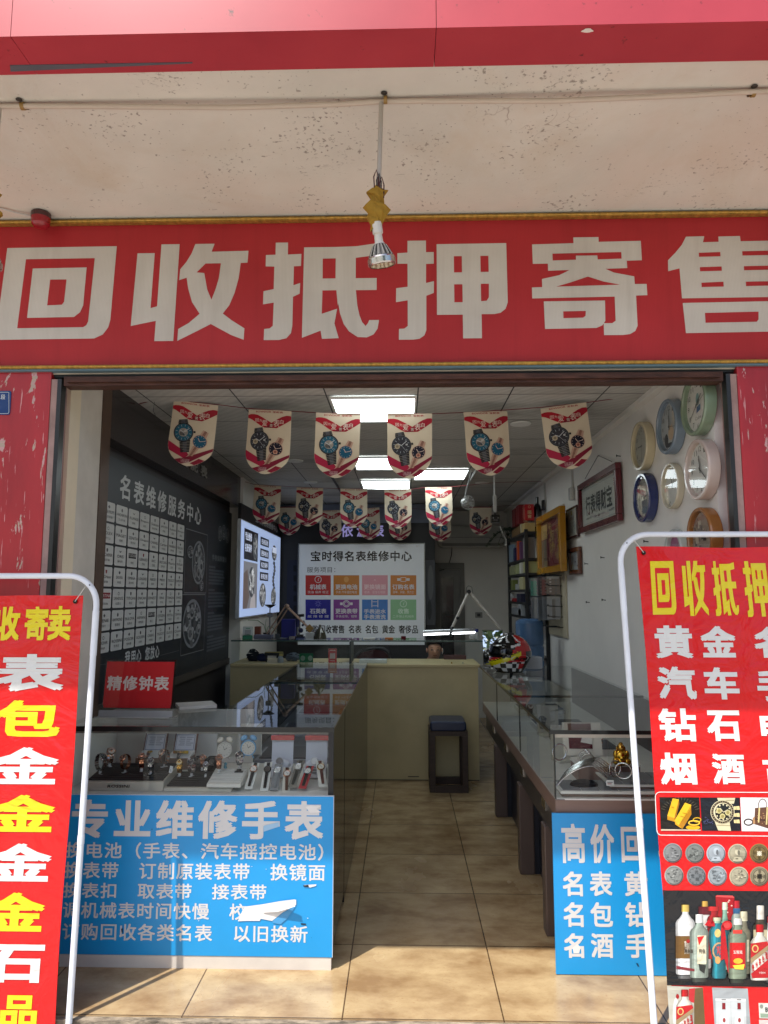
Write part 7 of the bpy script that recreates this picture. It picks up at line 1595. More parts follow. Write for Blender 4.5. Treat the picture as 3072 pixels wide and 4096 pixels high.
# microscope
t_ = thing('microscope', 'small black bench microscope behind the lamp arm', 'microscope', (aY(1195, 2540, 6.24).x, 6.24, TG))
m = MB(); m.rbox(-.05, .05, -.03, .05, 0, .016, .006, S(30, 34, 70)); m.build('base', PAINT, t_); m = MB(); m.tube([(.0, .03, .016), (.0, .03, .19)], .009, 10, S(150, 150, 154)); m.build('column', METAL, t_)
m = MB(); m.tube([(-.01, .03, .17), (-.01, -.03, .19)], .020, 12, S(44, 44, 48)); m.tube([(-.01, -.01, .195), (.045, -.02, .20)], .013, 10, S(28, 28, 30)); m.tube([(-.01, -.02, .17), (-.01, -.02, .10)], [.020, .012], 12, S(40, 44, 90)); m.build('head', PAINT, t_)
m = MB(); m.tube([(.03, .0, .11), (.05, -.01, .13), (.04, -.02, .15)], .010, 8, S(30, 34, 80)); m.ball((.02, -.02, .07), .022, .018, .022, S(30, 32, 70), 10, 6); m.build('focus_knob', PAINT, t_)
# architect lamp at left
def arm_lamp(name, lb, pts, Y, armc, gap, rr):
    t_ = thing(name, lb, 'lamp', (0, 0, 0)); P = [aY(*p, Y) for p in pts]; return t_, P
t_, P_ = arm_lamp('desk_lamp', 'wooden armed desk lamp with a dark bell shade, left on the back counter', [(1075, 2535), (1147, 2425), (1233, 2508), (1272, 2534), (1301, 2564)], 6.18, None, 0, 0)
WD = S(160, 130, 112)
for a, b, dx in ((0, 1, -.012), (0, 1, .014), (1, 2, -.008), (1, 2, .012)):
    m = MB(); A_, B_ = P_[a] + Vector((dx * 1.3, dx * .5, -.012 if dx > 0 else 0)), P_[b] + Vector((dx, dx * .5, -.012 if dx > 0 else 0)); m.tube([A_, B_], .0058, 8, WD); m.build('arm', PAINT, t_)
m = MB(); m.ball(P_[1], .022, .018, .020, S(150, 124, 108), 12, 8); m.build('joint', PAINT, t_)
m = MB(); o = P_[2] + Vector((.012, 0, -.012)); m.xf = Matrix.Translation(o) @ Matrix.Rotation(rad(45), 4, 'Y'); m.rbox(-.026, .026, -.014, .014, -.026, .026, .005, S(150, 116, 58)); m.build('bracket', PAINT, t_)
m = MB(); b0 = P_[4]; m.lathe([(.056, 0), (.055, .02), (.045, .055), (.028, .082), (.018, .092), (.012, .10), (.009, .12)], 24, S(64, 62, 50), Matrix.Translation((b0.x - .045, 6.17, TG + .001))); m.lathe([(.052, .002), (.04, .05), (.001, .07)], 20, S(150, 146, 130), Matrix.Translation((b0.x - .045, 6.17, TG + .001))); m.build('shade', GLOSS, t_)
m = MB(); m.tube([P_[2] + Vector((.02, 0, -.03)), P_[3] + Vector((0, 0, .0)), Vector((b0.x - .045, 6.17, TG + .118))], .006, 8, S(120, 96, 90)); m.build('neck', PAINT, t_)
m = MB(); m.lathe([(.038, 0), (.038, .018), (.012, .026), (.010, .045)], 18, S(70, 66, 64), Matrix.Translation((P_[0].x, 6.18, TG))); m.build('base', PAINT, t_)
# LED arm lamp at right
t_, P_ = arm_lamp('desk_lamp', 'silver armed tube lamp with a lit white bar on the right of the back counter', [(1808, 2512), (1875, 2367), (2003, 2518)], 6.22, None, 0, 0)
for a, b in ((0, 1), (1, 2)):
    m = MB(); m.tube([P_[a], P_[b]], .0125, 8, S(206, 200, 192)); m.build('arm', PAINT, t_)
m = MB(); m.tube([(P_[1].x, 6.20, P_[1].z), (P_[1].x, 6.245, P_[1].z)], .018, 14, S(30, 30, 32)); c0 = P_[1]; m.tube([c0 + Vector((-.022, -.012, -.02)), c0 + Vector((-.02, -.012, .035)), c0 + Vector((0, -.012, .052)), c0 + Vector((.026, -.012, .04)), c0 + Vector((.035, -.012, -.015))], .0022, 6, S(26, 26, 28)); q = aY(1830, 2472, 6.20); m.ball(q, .014, .01, .014, S(30, 30, 32), 12, 8); m.build('joint', PAINT, t_)
a, b = aY(1692, 2532, 6.20), aY(1903, 2524, 6.20)
m = MB(); m.tube([a + Vector((0, 0, .008)), b + Vector((0, 0, .008))], .019, 12, S(170, 172, 174)); m.build('lamp_housing', METAL, t_)
m = MB(); m.tube([a + Vector((.004, -.012, -.012)), b + Vector((-.004, -.012, -.012))], .0085, 10, S(255, 255, 255)); m.build('lit_tube', glow_mat('led_tube', (.92, .96, 1, 1), 4.0), t_)
m = MB(); m.tube([aY(1800, 2545, 6.19), aY(1806, 2520, 6.2), P_[0]], .018, 10, S(24, 24, 26)); m.build('swivel', PAINT, t_)
m = MB(); m.tube([P_[2], P_[2] + Vector((0, .02, -.10)), Vector((P_[2].x, 6.26, .93))], .011, 8, S(150, 150, 150)); m.build('post', PAINT, t_)
# glue bottle
q = aY(1908, 2560, 6.14); t_ = thing('glue_bottle', 'small white bottle with a blue cap at the right end of the glass shelf', 'bottle', (q.x, 6.14, TG)); m = MB(); m.lathe([(.001, 0), (.018, 0), (.019, .004), (.019, .055), (.013, .062)], 18, S(186, 190, 192)); m.build('body', GLOSS, t_); m = MB(); m.lathe([(.014, .062), (.0145, .066), (.0145, .088), (.001, .09)], 18, S(20, 40, 130)); m.build('cap', GLOSS, t_)
bx('white_block', 'small white block beside the blue capped bottle', 'block', (1880, 2540), (1896, 2561), 6.12, .03, S(196, 198, 198), z=TG)
for nm, lb, ct, p0, p1, y, dp, c_, mt in (('tool_cup', 'dark cup of repair tools on the glass shelf by the wooden lamp', 'cup', (1100, 2536), (1116, 2562), 6.14, .04, S(54, 58, 66), PAINT), ('parts_tray', 'flat blue parts tray lying before the dark blue upright box', 'tray', (1182, 2556), (1216, 2565), 6.08, .07, S(52, 70, 120), PAINT),
        ('lens_case', 'small black lens case beside the white carton on the glass shelf', 'case', (1186, 2538), (1212, 2556), 6.22, .05, S(34, 34, 38), GLOSS), ('paper_stack', 'short stack of white slips on the glass shelf left of the tube lamp', 'paper', (1450, 2553), (1500, 2562), 6.16, .08, S(206, 206, 202), PAPER),
        ('battery_box', 'flat orange battery box on the glass shelf right of the paper slips', 'box', (1540, 2551), (1572, 2562), 6.14, .05, S(186, 110, 46), PAINT), ('ring_box', 'tiny dark red ring box on the glass shelf under the service board', 'box', (1604, 2545), (1624, 2562), 6.14, .035, S(96, 26, 34), CLOTH)):
    bx(nm, lb, ct, p0, p1, y, dp, c_, mt, z=TG)
# potted leaf plant sprig
t_ = thing('potted_plant', 'thin arching green leaf in a dark pot behind the payment stand', 'plant', (aY(1062, 2540, 6.3).x, 6.32, TG)); m = MB(); m.lathe([(.018, 0), (.026, .04), (.028, .045), (.024, .044), (.001, .04)], 14, S(40, 34, 30)); m.build('pot', PAINT, t_)
m = MB(); L0 = [Vector((0, 0, .04)), Vector((-.02, 0, .11)), Vector((-.075, -.01, .15)), Vector((-.16, -.02, .152))]; 
for w_, pts in ((.011, L0), (.010, [Vector((0, 0, .04)), Vector((.02, 0, .10)), Vector((.06, -.01, .09)), Vector((.09, -.01, .05))]), (.009, [Vector((0, 0, .04)), Vector((-.006, 0, .12)), Vector((.0, 0, .16))])):
    vs = []
    for k, p in enumerate(pts): ww = w_ * (1 - .75 * k / len(pts)); vs += [p + Vector((0, -ww, .004)), p, p + Vector((0, ww, .004))]
    for k in range(len(pts) - 1): m.add(vs, [(3 * k, 3 * k + 1, 3 * k + 4, 3 * k + 3), (3 * k + 1, 3 * k + 2, 3 * k + 5, 3 * k + 4)], S(80, 120, 62), True)
m.build('leaf', PAINT, t_, solid=.0012)
# under the glass: cards, sprayer, laptop, bags
q = aY(1330, 2630, 6.10); t_ = thing('payment_card', 'red payment card standing under the glass shelf', 'card', (q.x, 6.10, .931)); m = MB(); m.rbox(-.036, .036, 0, .003, 0, .118, .004, S(176, 22, 34)); m.xf = Matrix.Translation((0, -.0005, 0)); m.R(-.022, .078, .022, .034, S(176, 150, 150), 1); m.R(-.024, .106, .024, .100, S(206, 150, 150), 1); m.R(-.02, .02, .02, .014, S(200, 140, 140), 1); m.build('card', GLOSS, t_)
q = aY(1225, 2640, 6.12); m = MB(); m.rbox(-.058, .058, 0, .004, 0, .075, .004, S(18, 96, 66)); m.xf = Matrix.Translation((0, -.0006, 0)); m.E(-.03, .035, .020, .022, S(126, 150, 140), 1, 14); m.E(.034, .035, .020, .022, S(126, 150, 140), 1, 14); solo(m, 'payment_card', GLOSS, 'wide green payment card with two pale round marks under the glass shelf', 'card', (q.x, 6.12, .931))
q = aY(1122, 2650, 6.10); t_ = thing('spray_bottle', 'little grey spray bottle with a yellowish head under the glass shelf', 'bottle', (q.x, 6.10, .931)); m = MB(); m.lathe([(.001, 0), (.026, 0), (.027, .03), (.020, .048), (.009, .054)], 16, S(140, 146, 156)); m.build('body', GLOSS, t_); m = MB(); m.box(-.012, .022, -.008, .008, .055, .075, S(170, 156, 96)); m.build('head', PAINT, t_)
q = aY(1095, 2615, 6.13); m = MB(); m.box(-.075, .075, 0, .03, .08, .086, S(176, 160, 96)); m.box(-.08, .078, .005, .03, .055, .079, S(34, 36, 40)); m.box(-.07, -.06, .01, .02, 0, .055, S(30, 30, 32)); m.box(.05, .06, .01, .02, 0, .055, S(30, 30, 32)); solo(m, 'tool_rack', PAINT, 'small dark tool rack with a brass edge under the glass shelf', 'rack', (q.x, 6.13, .931))
for px, lb, cc, w_, h_ in ((1010, 'crumpled dark plastic bag under the glass at the far left', S(44, 48, 58), .055, .10), (1046, 'crumpled blue grey cloth under the glass near the left end', S(50, 58, 96), .05, .06), (1170, 'pale blue plastic bag behind the green card under the glass', S(110, 120, 136), .07, .07)):
    q = aY(px, 2650, 6.22); m = MB(); m.ball((0, 0, h_ * .45), w_, .04, h_ * .55, cc, 14, 8); random.seed(px); m.v = [(x + random.uniform(-.008, .008), y + random.uniform(-.006, .006), max(0, z + random.uniform(-.008, .008))) for x, y, z in m.v]; solo(m, 'plastic_bag', CLOTH, lb, 'bag', (q.x, 6.24, .931))
bx('white_device', 'flat white receipt printer on the worktop before the black chair back', 'printer', (1437, 2638), (1548, 2656), 6.08, .10, S(206, 210, 208), GLOSS, z=.9285)
# office chair back
t_ = thing('office_chair', 'black curved chair back seen through the glass of the back counter', 'chair', (aY(1490, 2630, 6.9).x, 6.95, 0)); m = MB(); pts = [(-.17, 0, .86), (-.16, .01, .92), (-.10, .02, .965), (0, .025, .985), (.10, .02, .985), (.15, .01, .955), (.165, 0, .86)]; m.tube(pts, .018, 10, S(26, 26, 28)); m.build('backrest_frame', PAINT, t_); m = MB(); m.prism([(-.15, .55), (.15, .55), (.155, .92), (.10, .965), (0, .975), (-.10, .95), (-.15, .91)], -.01, .012, S(60, 30, 34)); m.build('backrest', CLOTH, t_)
m = MB(); m.rbox(-.24, .24, -.46, -.04, .44, .52, .03, S(30, 30, 32)); m.build('seat', CLOTH, t_); m = MB(); m.tube([(0, -.25, .43), (0, -.25, .08)], .025, 10, S(40, 40, 42)); m.build('post', PAINT, t_)
for k in range(5):
    m = MB(); a = rad(72 * k); m.tube([(0, -.25, .08), (.26 * math.cos(a), -.25 + .26 * math.sin(a), .05)], [.022, .014], 8, S(40, 40, 42)); m.ball((.26 * math.cos(a), -.25 + .26 * math.sin(a), .026), .026, .026, .026, S(24, 24, 26), 8, 6); m.build('leg', PAINT, t_)
m = MB(); m.tube([(.17, 0, .84), (.17, -.03, .70), (.15, -.10, .60)], .014, 8, S(26, 26, 28)); m.tube([(-.17, 0, .84), (-.17, -.03, .70), (-.15, -.10, .60)], .014, 8, S(26, 26, 28)); m.build('armrest', PAINT, t_)
bx('wooden_case', 'dark red brown box on the bench behind the glass, right of the seated person', 'box', (1775, 2622), (1866, 2652), 6.45, .08, S(70, 34, 34), z=.9285)
for px, lb, cc in ((1807, 'tiny brass cap standing on the worktop beside the seated person', S(190, 150, 90)), (1852, 'tiny white cap standing on the worktop near its right end', S(200, 200, 196))):
    q = aY(px, 2650, 6.06); m = MB(); m.lathe([(.001, 0), (.006, 0), (.006, .014), (.001, .016)], 10, cc); solo(m, 'small_cap', GLOSS, lb, 'cap', (q.x, 6.06, .9285))

# ---------------------------------------------------------------- the seated person, head bent over the bench
hd = aY(1738, 2603, 6.62)
t_ = thing('person', 'person in dark clothes with short black hair bent over the bench behind the glass', 'person', (hd.x - .02, 6.75, 0))
SKIN = col_mat('skin', .55, 0, .08, .3); sk = S(206, 158, 132)
def skinned(name, nodes, edges, m_, par, col, sub=2):
    me = bpy.data.meshes.new(name); me.from_pydata([n[0] for n in nodes], edges, []); me.materials.append(m_)
    o = bpy.data.objects.new(name, me); COLL.objects.link(o); o.parent = par
    md = o.modifiers.new('skin', 'SKIN'); md.use_smooth_shade = True; sv = me.skin_vertices[0].data
    for i, n in enumerate(nodes): sv[i].radius = n[1] if isinstance(n[1], tuple) else (n[1], n[1])
    sv[0].use_root = True
    s_ = o.modifiers.new('sub', 'SUBSURF'); s_.levels = sub; s_.render_levels = sub; return o
skin_solid = mat('skin_tone', S(186, 140, 116), .5, 0, .1, 12); dark_cloth = mat('dark_jacket', S(36, 40, 52), .9, 0, .2, bmp=.2)
hz = hd.z
N = [((0, 0, .48), (.15, .11)), ((0, -.02, .62), (.14, .10)), ((0, -.05, .78), (.16, .11)), ((0, -.07, .86), (.10, .08)), ((.01, -.10, hz - .075), .048), ((.02, -.125, hz - .03), (.058, .066)), ((.02, -.13, hz + .02), (.070, .085)), ((.02, -.115, hz + .065), (.058, .070)),
     ((-.19, -.05, .83), .052), ((-.25, -.12, .66), .044), ((-.18, -.30, .66), .034), ((-.13, -.37, .67), .024), ((.19, -.05, .83), .052), ((.25, -.12, .66), .044), ((.18, -.30, .66), .034), ((.13, -.37, .67), .024),
     ((-.10, -.02, .47), .085), ((-.12, -.34, .47), .065), ((-.12, -.36, .10), .045), ((-.12, -.44, .04), .035), ((.10, -.02, .47), .085), ((.12, -.34, .47), .065), ((.12, -.36, .10), .045), ((.12, -.44, .04), .035)]
Ed = [(0, 1), (1, 2), (2, 3), (3, 4), (4, 5), (5, 6), (6, 7), (2, 8), (8, 9), (9, 10), (10, 11), (2, 12), (12, 13), (13, 14), (14, 15), (0, 16), (16, 17), (17, 18), (18, 19), (0, 20), (20, 21), (21, 22), (22, 23)]
for s_, base in ((-1, 11), (1, 15)):
    for k, dx in enumerate((-.024, -.008, .008, .022, .036)):
        x0, y0, z0 = N[base][0]; i = len(N)
        if k < 4: N += [((x0 + dx, y0 - .045, z0 - .004), .009), ((x0 + dx * 1.1, y0 - .085 + .012 * abs(k - 1), z0 - .022), .008)]
        else: N += [((x0 - s_ * .034, y0 - .015, z0 - .008), .010), ((x0 - s_ * .045, y0 - .048, z0 - .02), .009)]
        Ed += [(base, i), (i, i + 1)]
skinned('body', N, Ed, skin_solid, t_, sk)
J = [((0, 0, .47), (.17, .13)), ((0, -.02, .62), (.165, .125)), ((0, -.05, .79), (.185, .13)), ((0, -.07, .872), (.075, .075)), ((-.19, -.05, .83), .070), ((-.25, -.12, .66), .060), ((-.19, -.27, .66), .050), ((.19, -.05, .83), .070), ((.25, -.12, .66), .060), ((.19, -.27, .66), .050), ((-.10, -.02, .46), .10), ((-.12, -.34, .47), .08), ((-.12, -.36, .16), .06), ((.10, -.02, .46), .10), ((.12, -.34, .47), .08), ((.12, -.36, .16), .06)]
skinned('jacket', J, [(0, 1), (1, 2), (2, 3), (2, 4), (4, 5), (5, 6), (2, 7), (7, 8), (8, 9), (0, 10), (10, 11), (11, 12), (0, 13), (13, 14), (14, 15)], dark_cloth, t_, S(30, 30, 40))
C0 = Vector((.02, -.13, hz + .01))
m = MB(); hc = S(24, 20, 20); vs = []; n1, n2 = 20, 9
for i in range(n2):
    for j in range(n1):
        th = 2 * math.pi * j / n1; ph = rad(8 + 12.5 * i); lim = 1.0
        r_ = .083 + .004 * math.sin(5 * th + 3 * i); v = Vector((r_ * .92 * math.sin(ph) * math.cos(th), r_ * 1.12 * math.sin(ph) * math.sin(th) + .012, .088 * math.cos(ph)))
        if v.y < -.03 and v.z < .045: v.z = .045 + (v.z - .045) * .05
        if v.z < -.01 and v.y < .02: v.z = -.01
        vs.append(C0 + v + Vector((0, .012, .022)))
m.add(vs, [(i * n1 + j, i * n1 + (j + 1) % n1, (i + 1) * n1 + (j + 1) % n1, (i + 1) * n1 + j) for i in range(n2 - 1) for j in range(n1)] + [tuple(range(n1 - 1, -1, -1))], hc, True); m.build('hair', CLOTH, t_)
m = MB()
for s_ in (-1, 1):
    m.ball(C0 + Vector((s_ * .028, -.083, .004)), .011, .006, .006, S(40, 30, 28), 10, 6); m.ball(C0 + Vector((s_ * .028, -.084, .022)), .015, .005, .003, S(34, 26, 24), 8, 5)
m.ball(C0 + Vector((0, -.092, -.014)), .011, .012, .018, S(196, 148, 122), 10, 7); m.ball(C0 + Vector((0, -.080, -.044)), .020, .006, .005, S(140, 80, 72), 10, 6)
for s_ in (-1, 1): m.ball(C0 + Vector((s_ * .070, -.005, -.004)), .008, .014, .022, S(190, 142, 118), 10, 7)
m.build('face', GLOSS, t_)
m = MB(); q = C0 + Vector((.071, -.02, -.004)); m.tube([q + Vector((-.004, -.02, .012)), q + Vector((.004, .0, .014)), q + Vector((.006, .008, -.004)), q + Vector((.002, -.004, -.024)), q + Vector((-.004, -.025, -.03))], .0026, 6, S(220, 220, 218)); m.build('mask_loop', PAINT, t_)

# ---------------------------------------------------------------- mirror, water bottle, white box
pl = Plane((aY(1968, 2640, 5.70).x, 5.70, .947), 0, rad(-10)); t_ = on_plane('desk_mirror', 'small upright mirror beside the helmet reflecting bright leaves', 'mirror', pl)
a, b = pl.uv(1928, 2521), pl.uv(2016, 2632)
m = MB(); m.box(a[0] + .003, b[0] - .003, 0, .004, .010, a[1] - .003); m.build('mirror_glass', mat('silvered_mirror', (.9, .9, .9, 1), .01, 1, .0), t_)
m = MB()
for q in ((a[0], b[0], .0, .0095), (a[0], b[0], a[1] - .0025, a[1] + .003), (a[0], a[0] + .0028, .0098, a[1] - .003), (b[0] - .0028, b[0], .0098, a[1] - .003)): m.box(q[0], q[1], -.003, .008, q[2], q[3], S(130, 124, 112))
m.build('frame', PAINT, t_)
m = MB(); m.box(-.05, .05, -.03, .09, -.001, .0); m.tube([(0, .008, .15), (0, .085, .001)], .004, 6, S(90, 90, 90)); m.build('prop', PAINT, t_)
q = aY(2112, 2640, 6.15); t_ = thing('water_bottle', 'big translucent blue water cooler bottle behind the helmet', 'water bottle', (1.08, 6.15, .86))
WB = mat('blue_water_plastic', S(74, 104, 140), .15, 0, .15, spec=.5)
m = MB(); m.lathe([(.03, 0), (.09, .01), (.115, .05), (.118, .08), (.112, .095), (.118, .11), (.118, .20), (.112, .215), (.118, .23), (.118, .40), (.110, .425), (.07, .44), (.001, .442)], 32, S(70, 100, 140)); m.build('body', WB, t_); m = MB(); m.lathe([(.022, -.05), (.026, -.04), (.028, .005)], 16, S(190, 190, 190)); m.build('neck', PAINT, t_)
t_ = thing('water_dispenser', 'white water dispenser cabinet under the blue bottle', 'dispenser', (1.08, 6.15, 0)); m = MB(); m.rbox(-.15, .15, -.15, .15, 0, .80, .03, S(196, 198, 196)); m.build('cabinet', GLOSS, t_); m = MB(); m.lathe([(.10, .80), (.09, .815), (.05, .82)], 20, S(206, 206, 204)); m.build('collar', GLOSS, t_)
bx('tissue_box', 'white rounded box on the far right end of the showcase behind the helmet', 'box', (2108, 2628), (2170, 2672), 5.45, .12, S(176, 180, 186), GLOSS, z=.947)
m = MB(); m.tube([(0, 0, 0), (.03, .03, .004), (.06, .01, .01), (.09, .04, .006), (.12, .03, .012)], .004, 6, S(30, 30, 32)); solo(m, 'cable', PAINT, 'loose dark cable on the showcase left of the helmet', 'cable', (.655, 5.52, .951))
# ---------------------------------------------------------------- black shelf rack with goods
t_ = thing('shelf_rack', 'tall open black shelf rack against the right wall at the back', 'shelf', (0, 0, 0)); BK = S(20, 20, 22)
m = MB()
RKX = lambda x: 1.12 + (x - 1.0) * .62
RKY = lambda y: 6.52 + (y - 5.83) * 1.12
RKZ = lambda z: 1.5 + (z - 1.5) * 1.12 + (.0195 if z > 1.99 else 0)
for x in (1.12, 1.295):
    for y in (6.52, 7.59): m.box(x, x + .03, y, y + .03, 0, 2.10)
m.build('post', BLACKM, t_)
LV = [RKZ(z) for z in (2.0, 1.80, 1.68, 1.545, 1.44, 1.325, 1.0, .5)]
for z in LV:
    m = MB(); m.box(1.1205, 1.3245, 6.5205, 7.6195, z - .022, z); m.build('shelf', BLACKM, t_)
def rk(name, lb, cat, x, y, z, w, d, h, c, mt=PAINT, txt=None):
    x, y, z, w, d, h = RKX(x), RKY(y), RKZ(z), w * .62, d * 1.12, h * (1.12 if z < 1.99 else .70)
    if z > 2.10: z = 2.0795 + (z - 2.1905) + .083
    m = MB(); m.rbox(-w / 2, w / 2, -d / 2, d / 2, 0, h, min(.004, h * .2), c)
    if txt:
        m.xf = Matrix.Translation((0, -d / 2 - .0008, 0))
        for k, ch in enumerate(txt): m.T(ch, -w * .2, h * (.62 - .26 * k), w * .2, h * (.40 - .26 * k), S(206, 180, 130), 1, .02)
        m.RING(0, h * .84, w * .14, w * .14, w * .03, S(206, 180, 130), 1, 14)
    return solo(m, name, mt, lb, cat, (x, y, z), group='goods on the black shelf rack')
rk('carton', 'cream carton on the rack top under the red lettered liquor box', 'carton', 1.085, 5.90, 2.0005, .15, .12, .115, S(176, 150, 96))
rk('liquor_box', 'bright red lettered liquor box standing on the cream carton on the rack', 'box', 1.085, 5.90, 2.116, .135, .11, .215, S(170, 20, 28), GLOSS, '國窖')
rk('gift_box', 'dark red tall gift box on the rack top behind the lettered red one', 'box', 1.09, 6.24, 2.12, .14, .16, .27, S(110, 18, 26)); rk('gift_box', 'dark red gift box farthest back on the rack top', 'box', 1.09, 6.46, 2.12, .14, .16, .26, S(104, 18, 26))
rk('carton', 'brown carton on the rack top under the dark red boxes', 'carton', 1.09, 6.34, 2.0005, .15, .42, .118, S(120, 92, 56))
rk('carton', 'thin cream card box on the rack top between the cartons', 'carton', 1.06, 6.05, 2.0005, .10, .035, .13, S(190, 176, 140))
t_ = thing('wine_bottle', 'dark wine bottle with a white label on the rack top beside the red box', 'bottle', (1.262, 6.62, 2.08)); m = MB(); m.lathe([(.001, 0), (.04, 0), (.041, .01), (.041, .20), (.030, .245), (.015, .27), (.014, .33), (.001, .33)], 20, S(22, 24, 24)); m.build('body', GLOSS, t_); m = MB(); m.lathe([(.0418, .05), (.0418, .14)], 20, S(196, 194, 190)); m.build('label', PAPER, t_)
rows = [(1.8005, [('glass_jar', 'tall clear glass jar with a red label on the upper rack shelf', 'jar', 1.09, 5.92, .14, .12, .17, S(130, 124, 120)), ('binder', 'orange red binder on the upper rack shelf', 'binder', 1.03, 6.22, .06, .06, .165, S(176, 74, 36)), ('binder', 'pale blue box file on the upper rack shelf, farthest back', 'binder', 1.03, 6.62, .06, .16, .16, S(120, 140, 156)), ('binder', 'navy thin file on the upper rack shelf', 'binder', 1.03, 6.42, .05, .06, .12, S(30, 36, 84)), ('binder', 'violet thin file on the upper rack shelf', 'binder', 1.03, 6.10, .05, .04, .15, S(96, 60, 96))]),
        (1.6805, [('carton', 'pale yellow carton at the near end of the second rack shelf', 'carton', 1.13, 5.92, .22, .14, .093, S(176, 176, 120)), ('carton', 'pale green carton on the second rack shelf', 'carton', 1.04, 6.25, .08, .16, .085, S(150, 156, 110)), ('carton', 'narrow white carton on the second rack shelf', 'carton', 1.04, 6.09, .08, .08, .092, S(190, 190, 180)), ('carton', 'pale green carton at the far end of the second rack shelf', 'carton', 1.04, 6.55, .08, .28, .08, S(146, 150, 112))]),
        (1.5455, [('glass_jar', 'round green jar with a red lid on the third rack shelf', 'jar', 1.04, 6.56, .08, .14, .09, S(110, 120, 60)), ('carton', 'cream carton on the third rack shelf', 'carton', 1.04, 6.06, .08, .18, .105, S(176, 170, 130)), ('carton', 'small white carton on the third rack shelf', 'carton', 1.04, 6.36, .06, .08, .05, S(170, 172, 170))]),
        (1.4405, [('tool', 'small red tool on the fourth rack shelf', 'tool', 1.03, 6.52, .05, .16, .03, S(150, 30, 34)), ('device', 'dark blue device on the fourth rack shelf', 'device', 1.04, 6.2, .08, .2, .07, S(30, 34, 60)), ('carton', 'tiny white tube box on the fourth rack shelf', 'carton', 1.03, 6.68, .04, .05, .08, S(176, 178, 178))]),
        (1.3255, [('carton', 'grey white box on the fifth rack shelf', 'carton', 1.05, 6.35, .1, .5, .06, S(126, 130, 134)), ('carton', 'small white box on the grey one on the fifth rack shelf', 'carton', 1.03, 6.15, .06, .14, .095, S(150, 154, 158))])]
for z, its in rows:
    for nm, lb, ct, x, y, w, d, h, c in its: rk(nm, lb, ct, x, y, z, w, d, h, c)
# trailing plant on the rack
t_ = thing('trailing_plant', 'dark trailing house plant hanging over the far top corner of the rack', 'plant', (1.19, 7.52, 2.0805)); m = MB(); m.lathe([(.04, 0), (.055, .08), (.06, .09), (.05, .088), (.001, .08)], 16, S(96, 98, 96)); m.build('pot', PAINT, t_)
random.seed(12); m = MB(); st = MB()
for k in range(9):
    a = rad(random.uniform(120, 300)); p = Vector((0, 0, .085)); path = [p.copy()]
    for j in range(7): p = p + Vector((.035 * math.cos(a) - .008, .025 * math.sin(a), .022 - .013 * j + random.uniform(-.008, .008))); path.append(p.copy())
    st.tube(path, .0025, 5, S(40, 50, 34))
    for p in path[1:]:
        for q_ in range(2):
            an, tl = random.uniform(0, 6.28), random.uniform(-.8, .4); L_ = random.uniform(.03, .05); d = Vector((math.cos(an), math.sin(an), tl)).normalized(); s_ = d.cross(Vector((0, 0, 1))).normalized() * L_ * .36
            m.add([p, p + d * L_ * .45 + s_, p + d * L_, p + d * L_ * .45 - s_], [(0, 1, 2, 3)], random.choice([S(44, 62, 38), S(34, 50, 32), S(58, 74, 46)]))
st.build('stem', PAINT, t_); m.build('leaves', PAINT, t_, solid=.0008)
m = MB(); m.tube([aY(*p, 6.9) for p in ((2000, 2105), (2016, 2145), (2026, 2160), (2023, 2185))], .006, 6, S(170, 166, 158)); solo(m, 'white_cable', PAINT, 'pale cable hanging from the rack corner under the trailing plant', 'cable')
# ---------------------------------------------------------------- things hung from the ceiling
p = aY(1868, 2010, 5.9); t_ = thing('wall_fan', 'small white cage fan hanging from the ceiling track beside the bright fifth middle flag', 'fan', (p.x, 5.9, p.z), (rad(12), 0, rad(25))); t_.scale = (.62, .62, .62)
m = MB()
for r_ in (.095, .062, .03): m.tube([(r_ * math.cos(2 * math.pi * k / 24), -.03 + .012 * (.095 - r_) / .03, r_ * math.sin(2 * math.pi * k / 24)) for k in range(24)], .0035, 5, S(196, 196, 192), False, True)
for k in range(12): a = 2 * math.pi * k / 12; m.tube([(.02 * math.cos(a), -.05, .02 * math.sin(a)), (.095 * math.cos(a), -.03, .095 * math.sin(a)), (.08 * math.cos(a), .035, .08 * math.sin(a))], .002, 5, S(190, 190, 186))
m.build('cage', PAINT, t_)
m = MB(); m.lathe([(.001, -.025), (.02, -.022), (.022, .03), (.045, .035), (.045, .09), (.02, .11), (.001, .11)], 20, S(186, 186, 182), Matrix.Rotation(rad(-90), 4, 'X')); m.build('motor', GLOSS, t_)
for k in range(3):
    m = MB(); a = rad(120 * k + 20); m.xf = Matrix.Rotation(a, 4, 'Y') ; m.add([(.02, -.012, -.012), (.075, -.02, -.03), (.085, -.004, .01), (.05, .004, .03), (.02, .002, .012)], [(0, 1, 2, 3, 4)], S(176, 180, 182)); m.build('blade', GLOSS, t_, solid=.002)
m = MB(); m.tube([(0, .06, .03), (.0, .06, .12), (.06, .06, (2.55 - p.z - .03) / .62)], .010, 8, S(150, 150, 148)); m.build('bracket', PAINT, t_)
p = aY(1981, 2075, 6.0); t_ = thing('ceiling_camera', 'black boxy camera on a white drop rod near the rack', 'camera', (p.x, 6.0, p.z)); m = MB(); m.rbox(-.036, .036, -.03, .05, -.034, .034, .012, S(22, 22, 24)); m.build('housing', GLOSS, t_)
m = MB(); m.xf = Matrix.Translation((0, -.0308, 0))
for x in (-.02, .02): m.E(x, .004, .006, .006, S(150, 150, 150), 0, 10)
m.LN([(-.02, -.014), (.02, -.014)], .005, S(130, 130, 130), 0); m.build('sensor_row', GLOSS, t_)
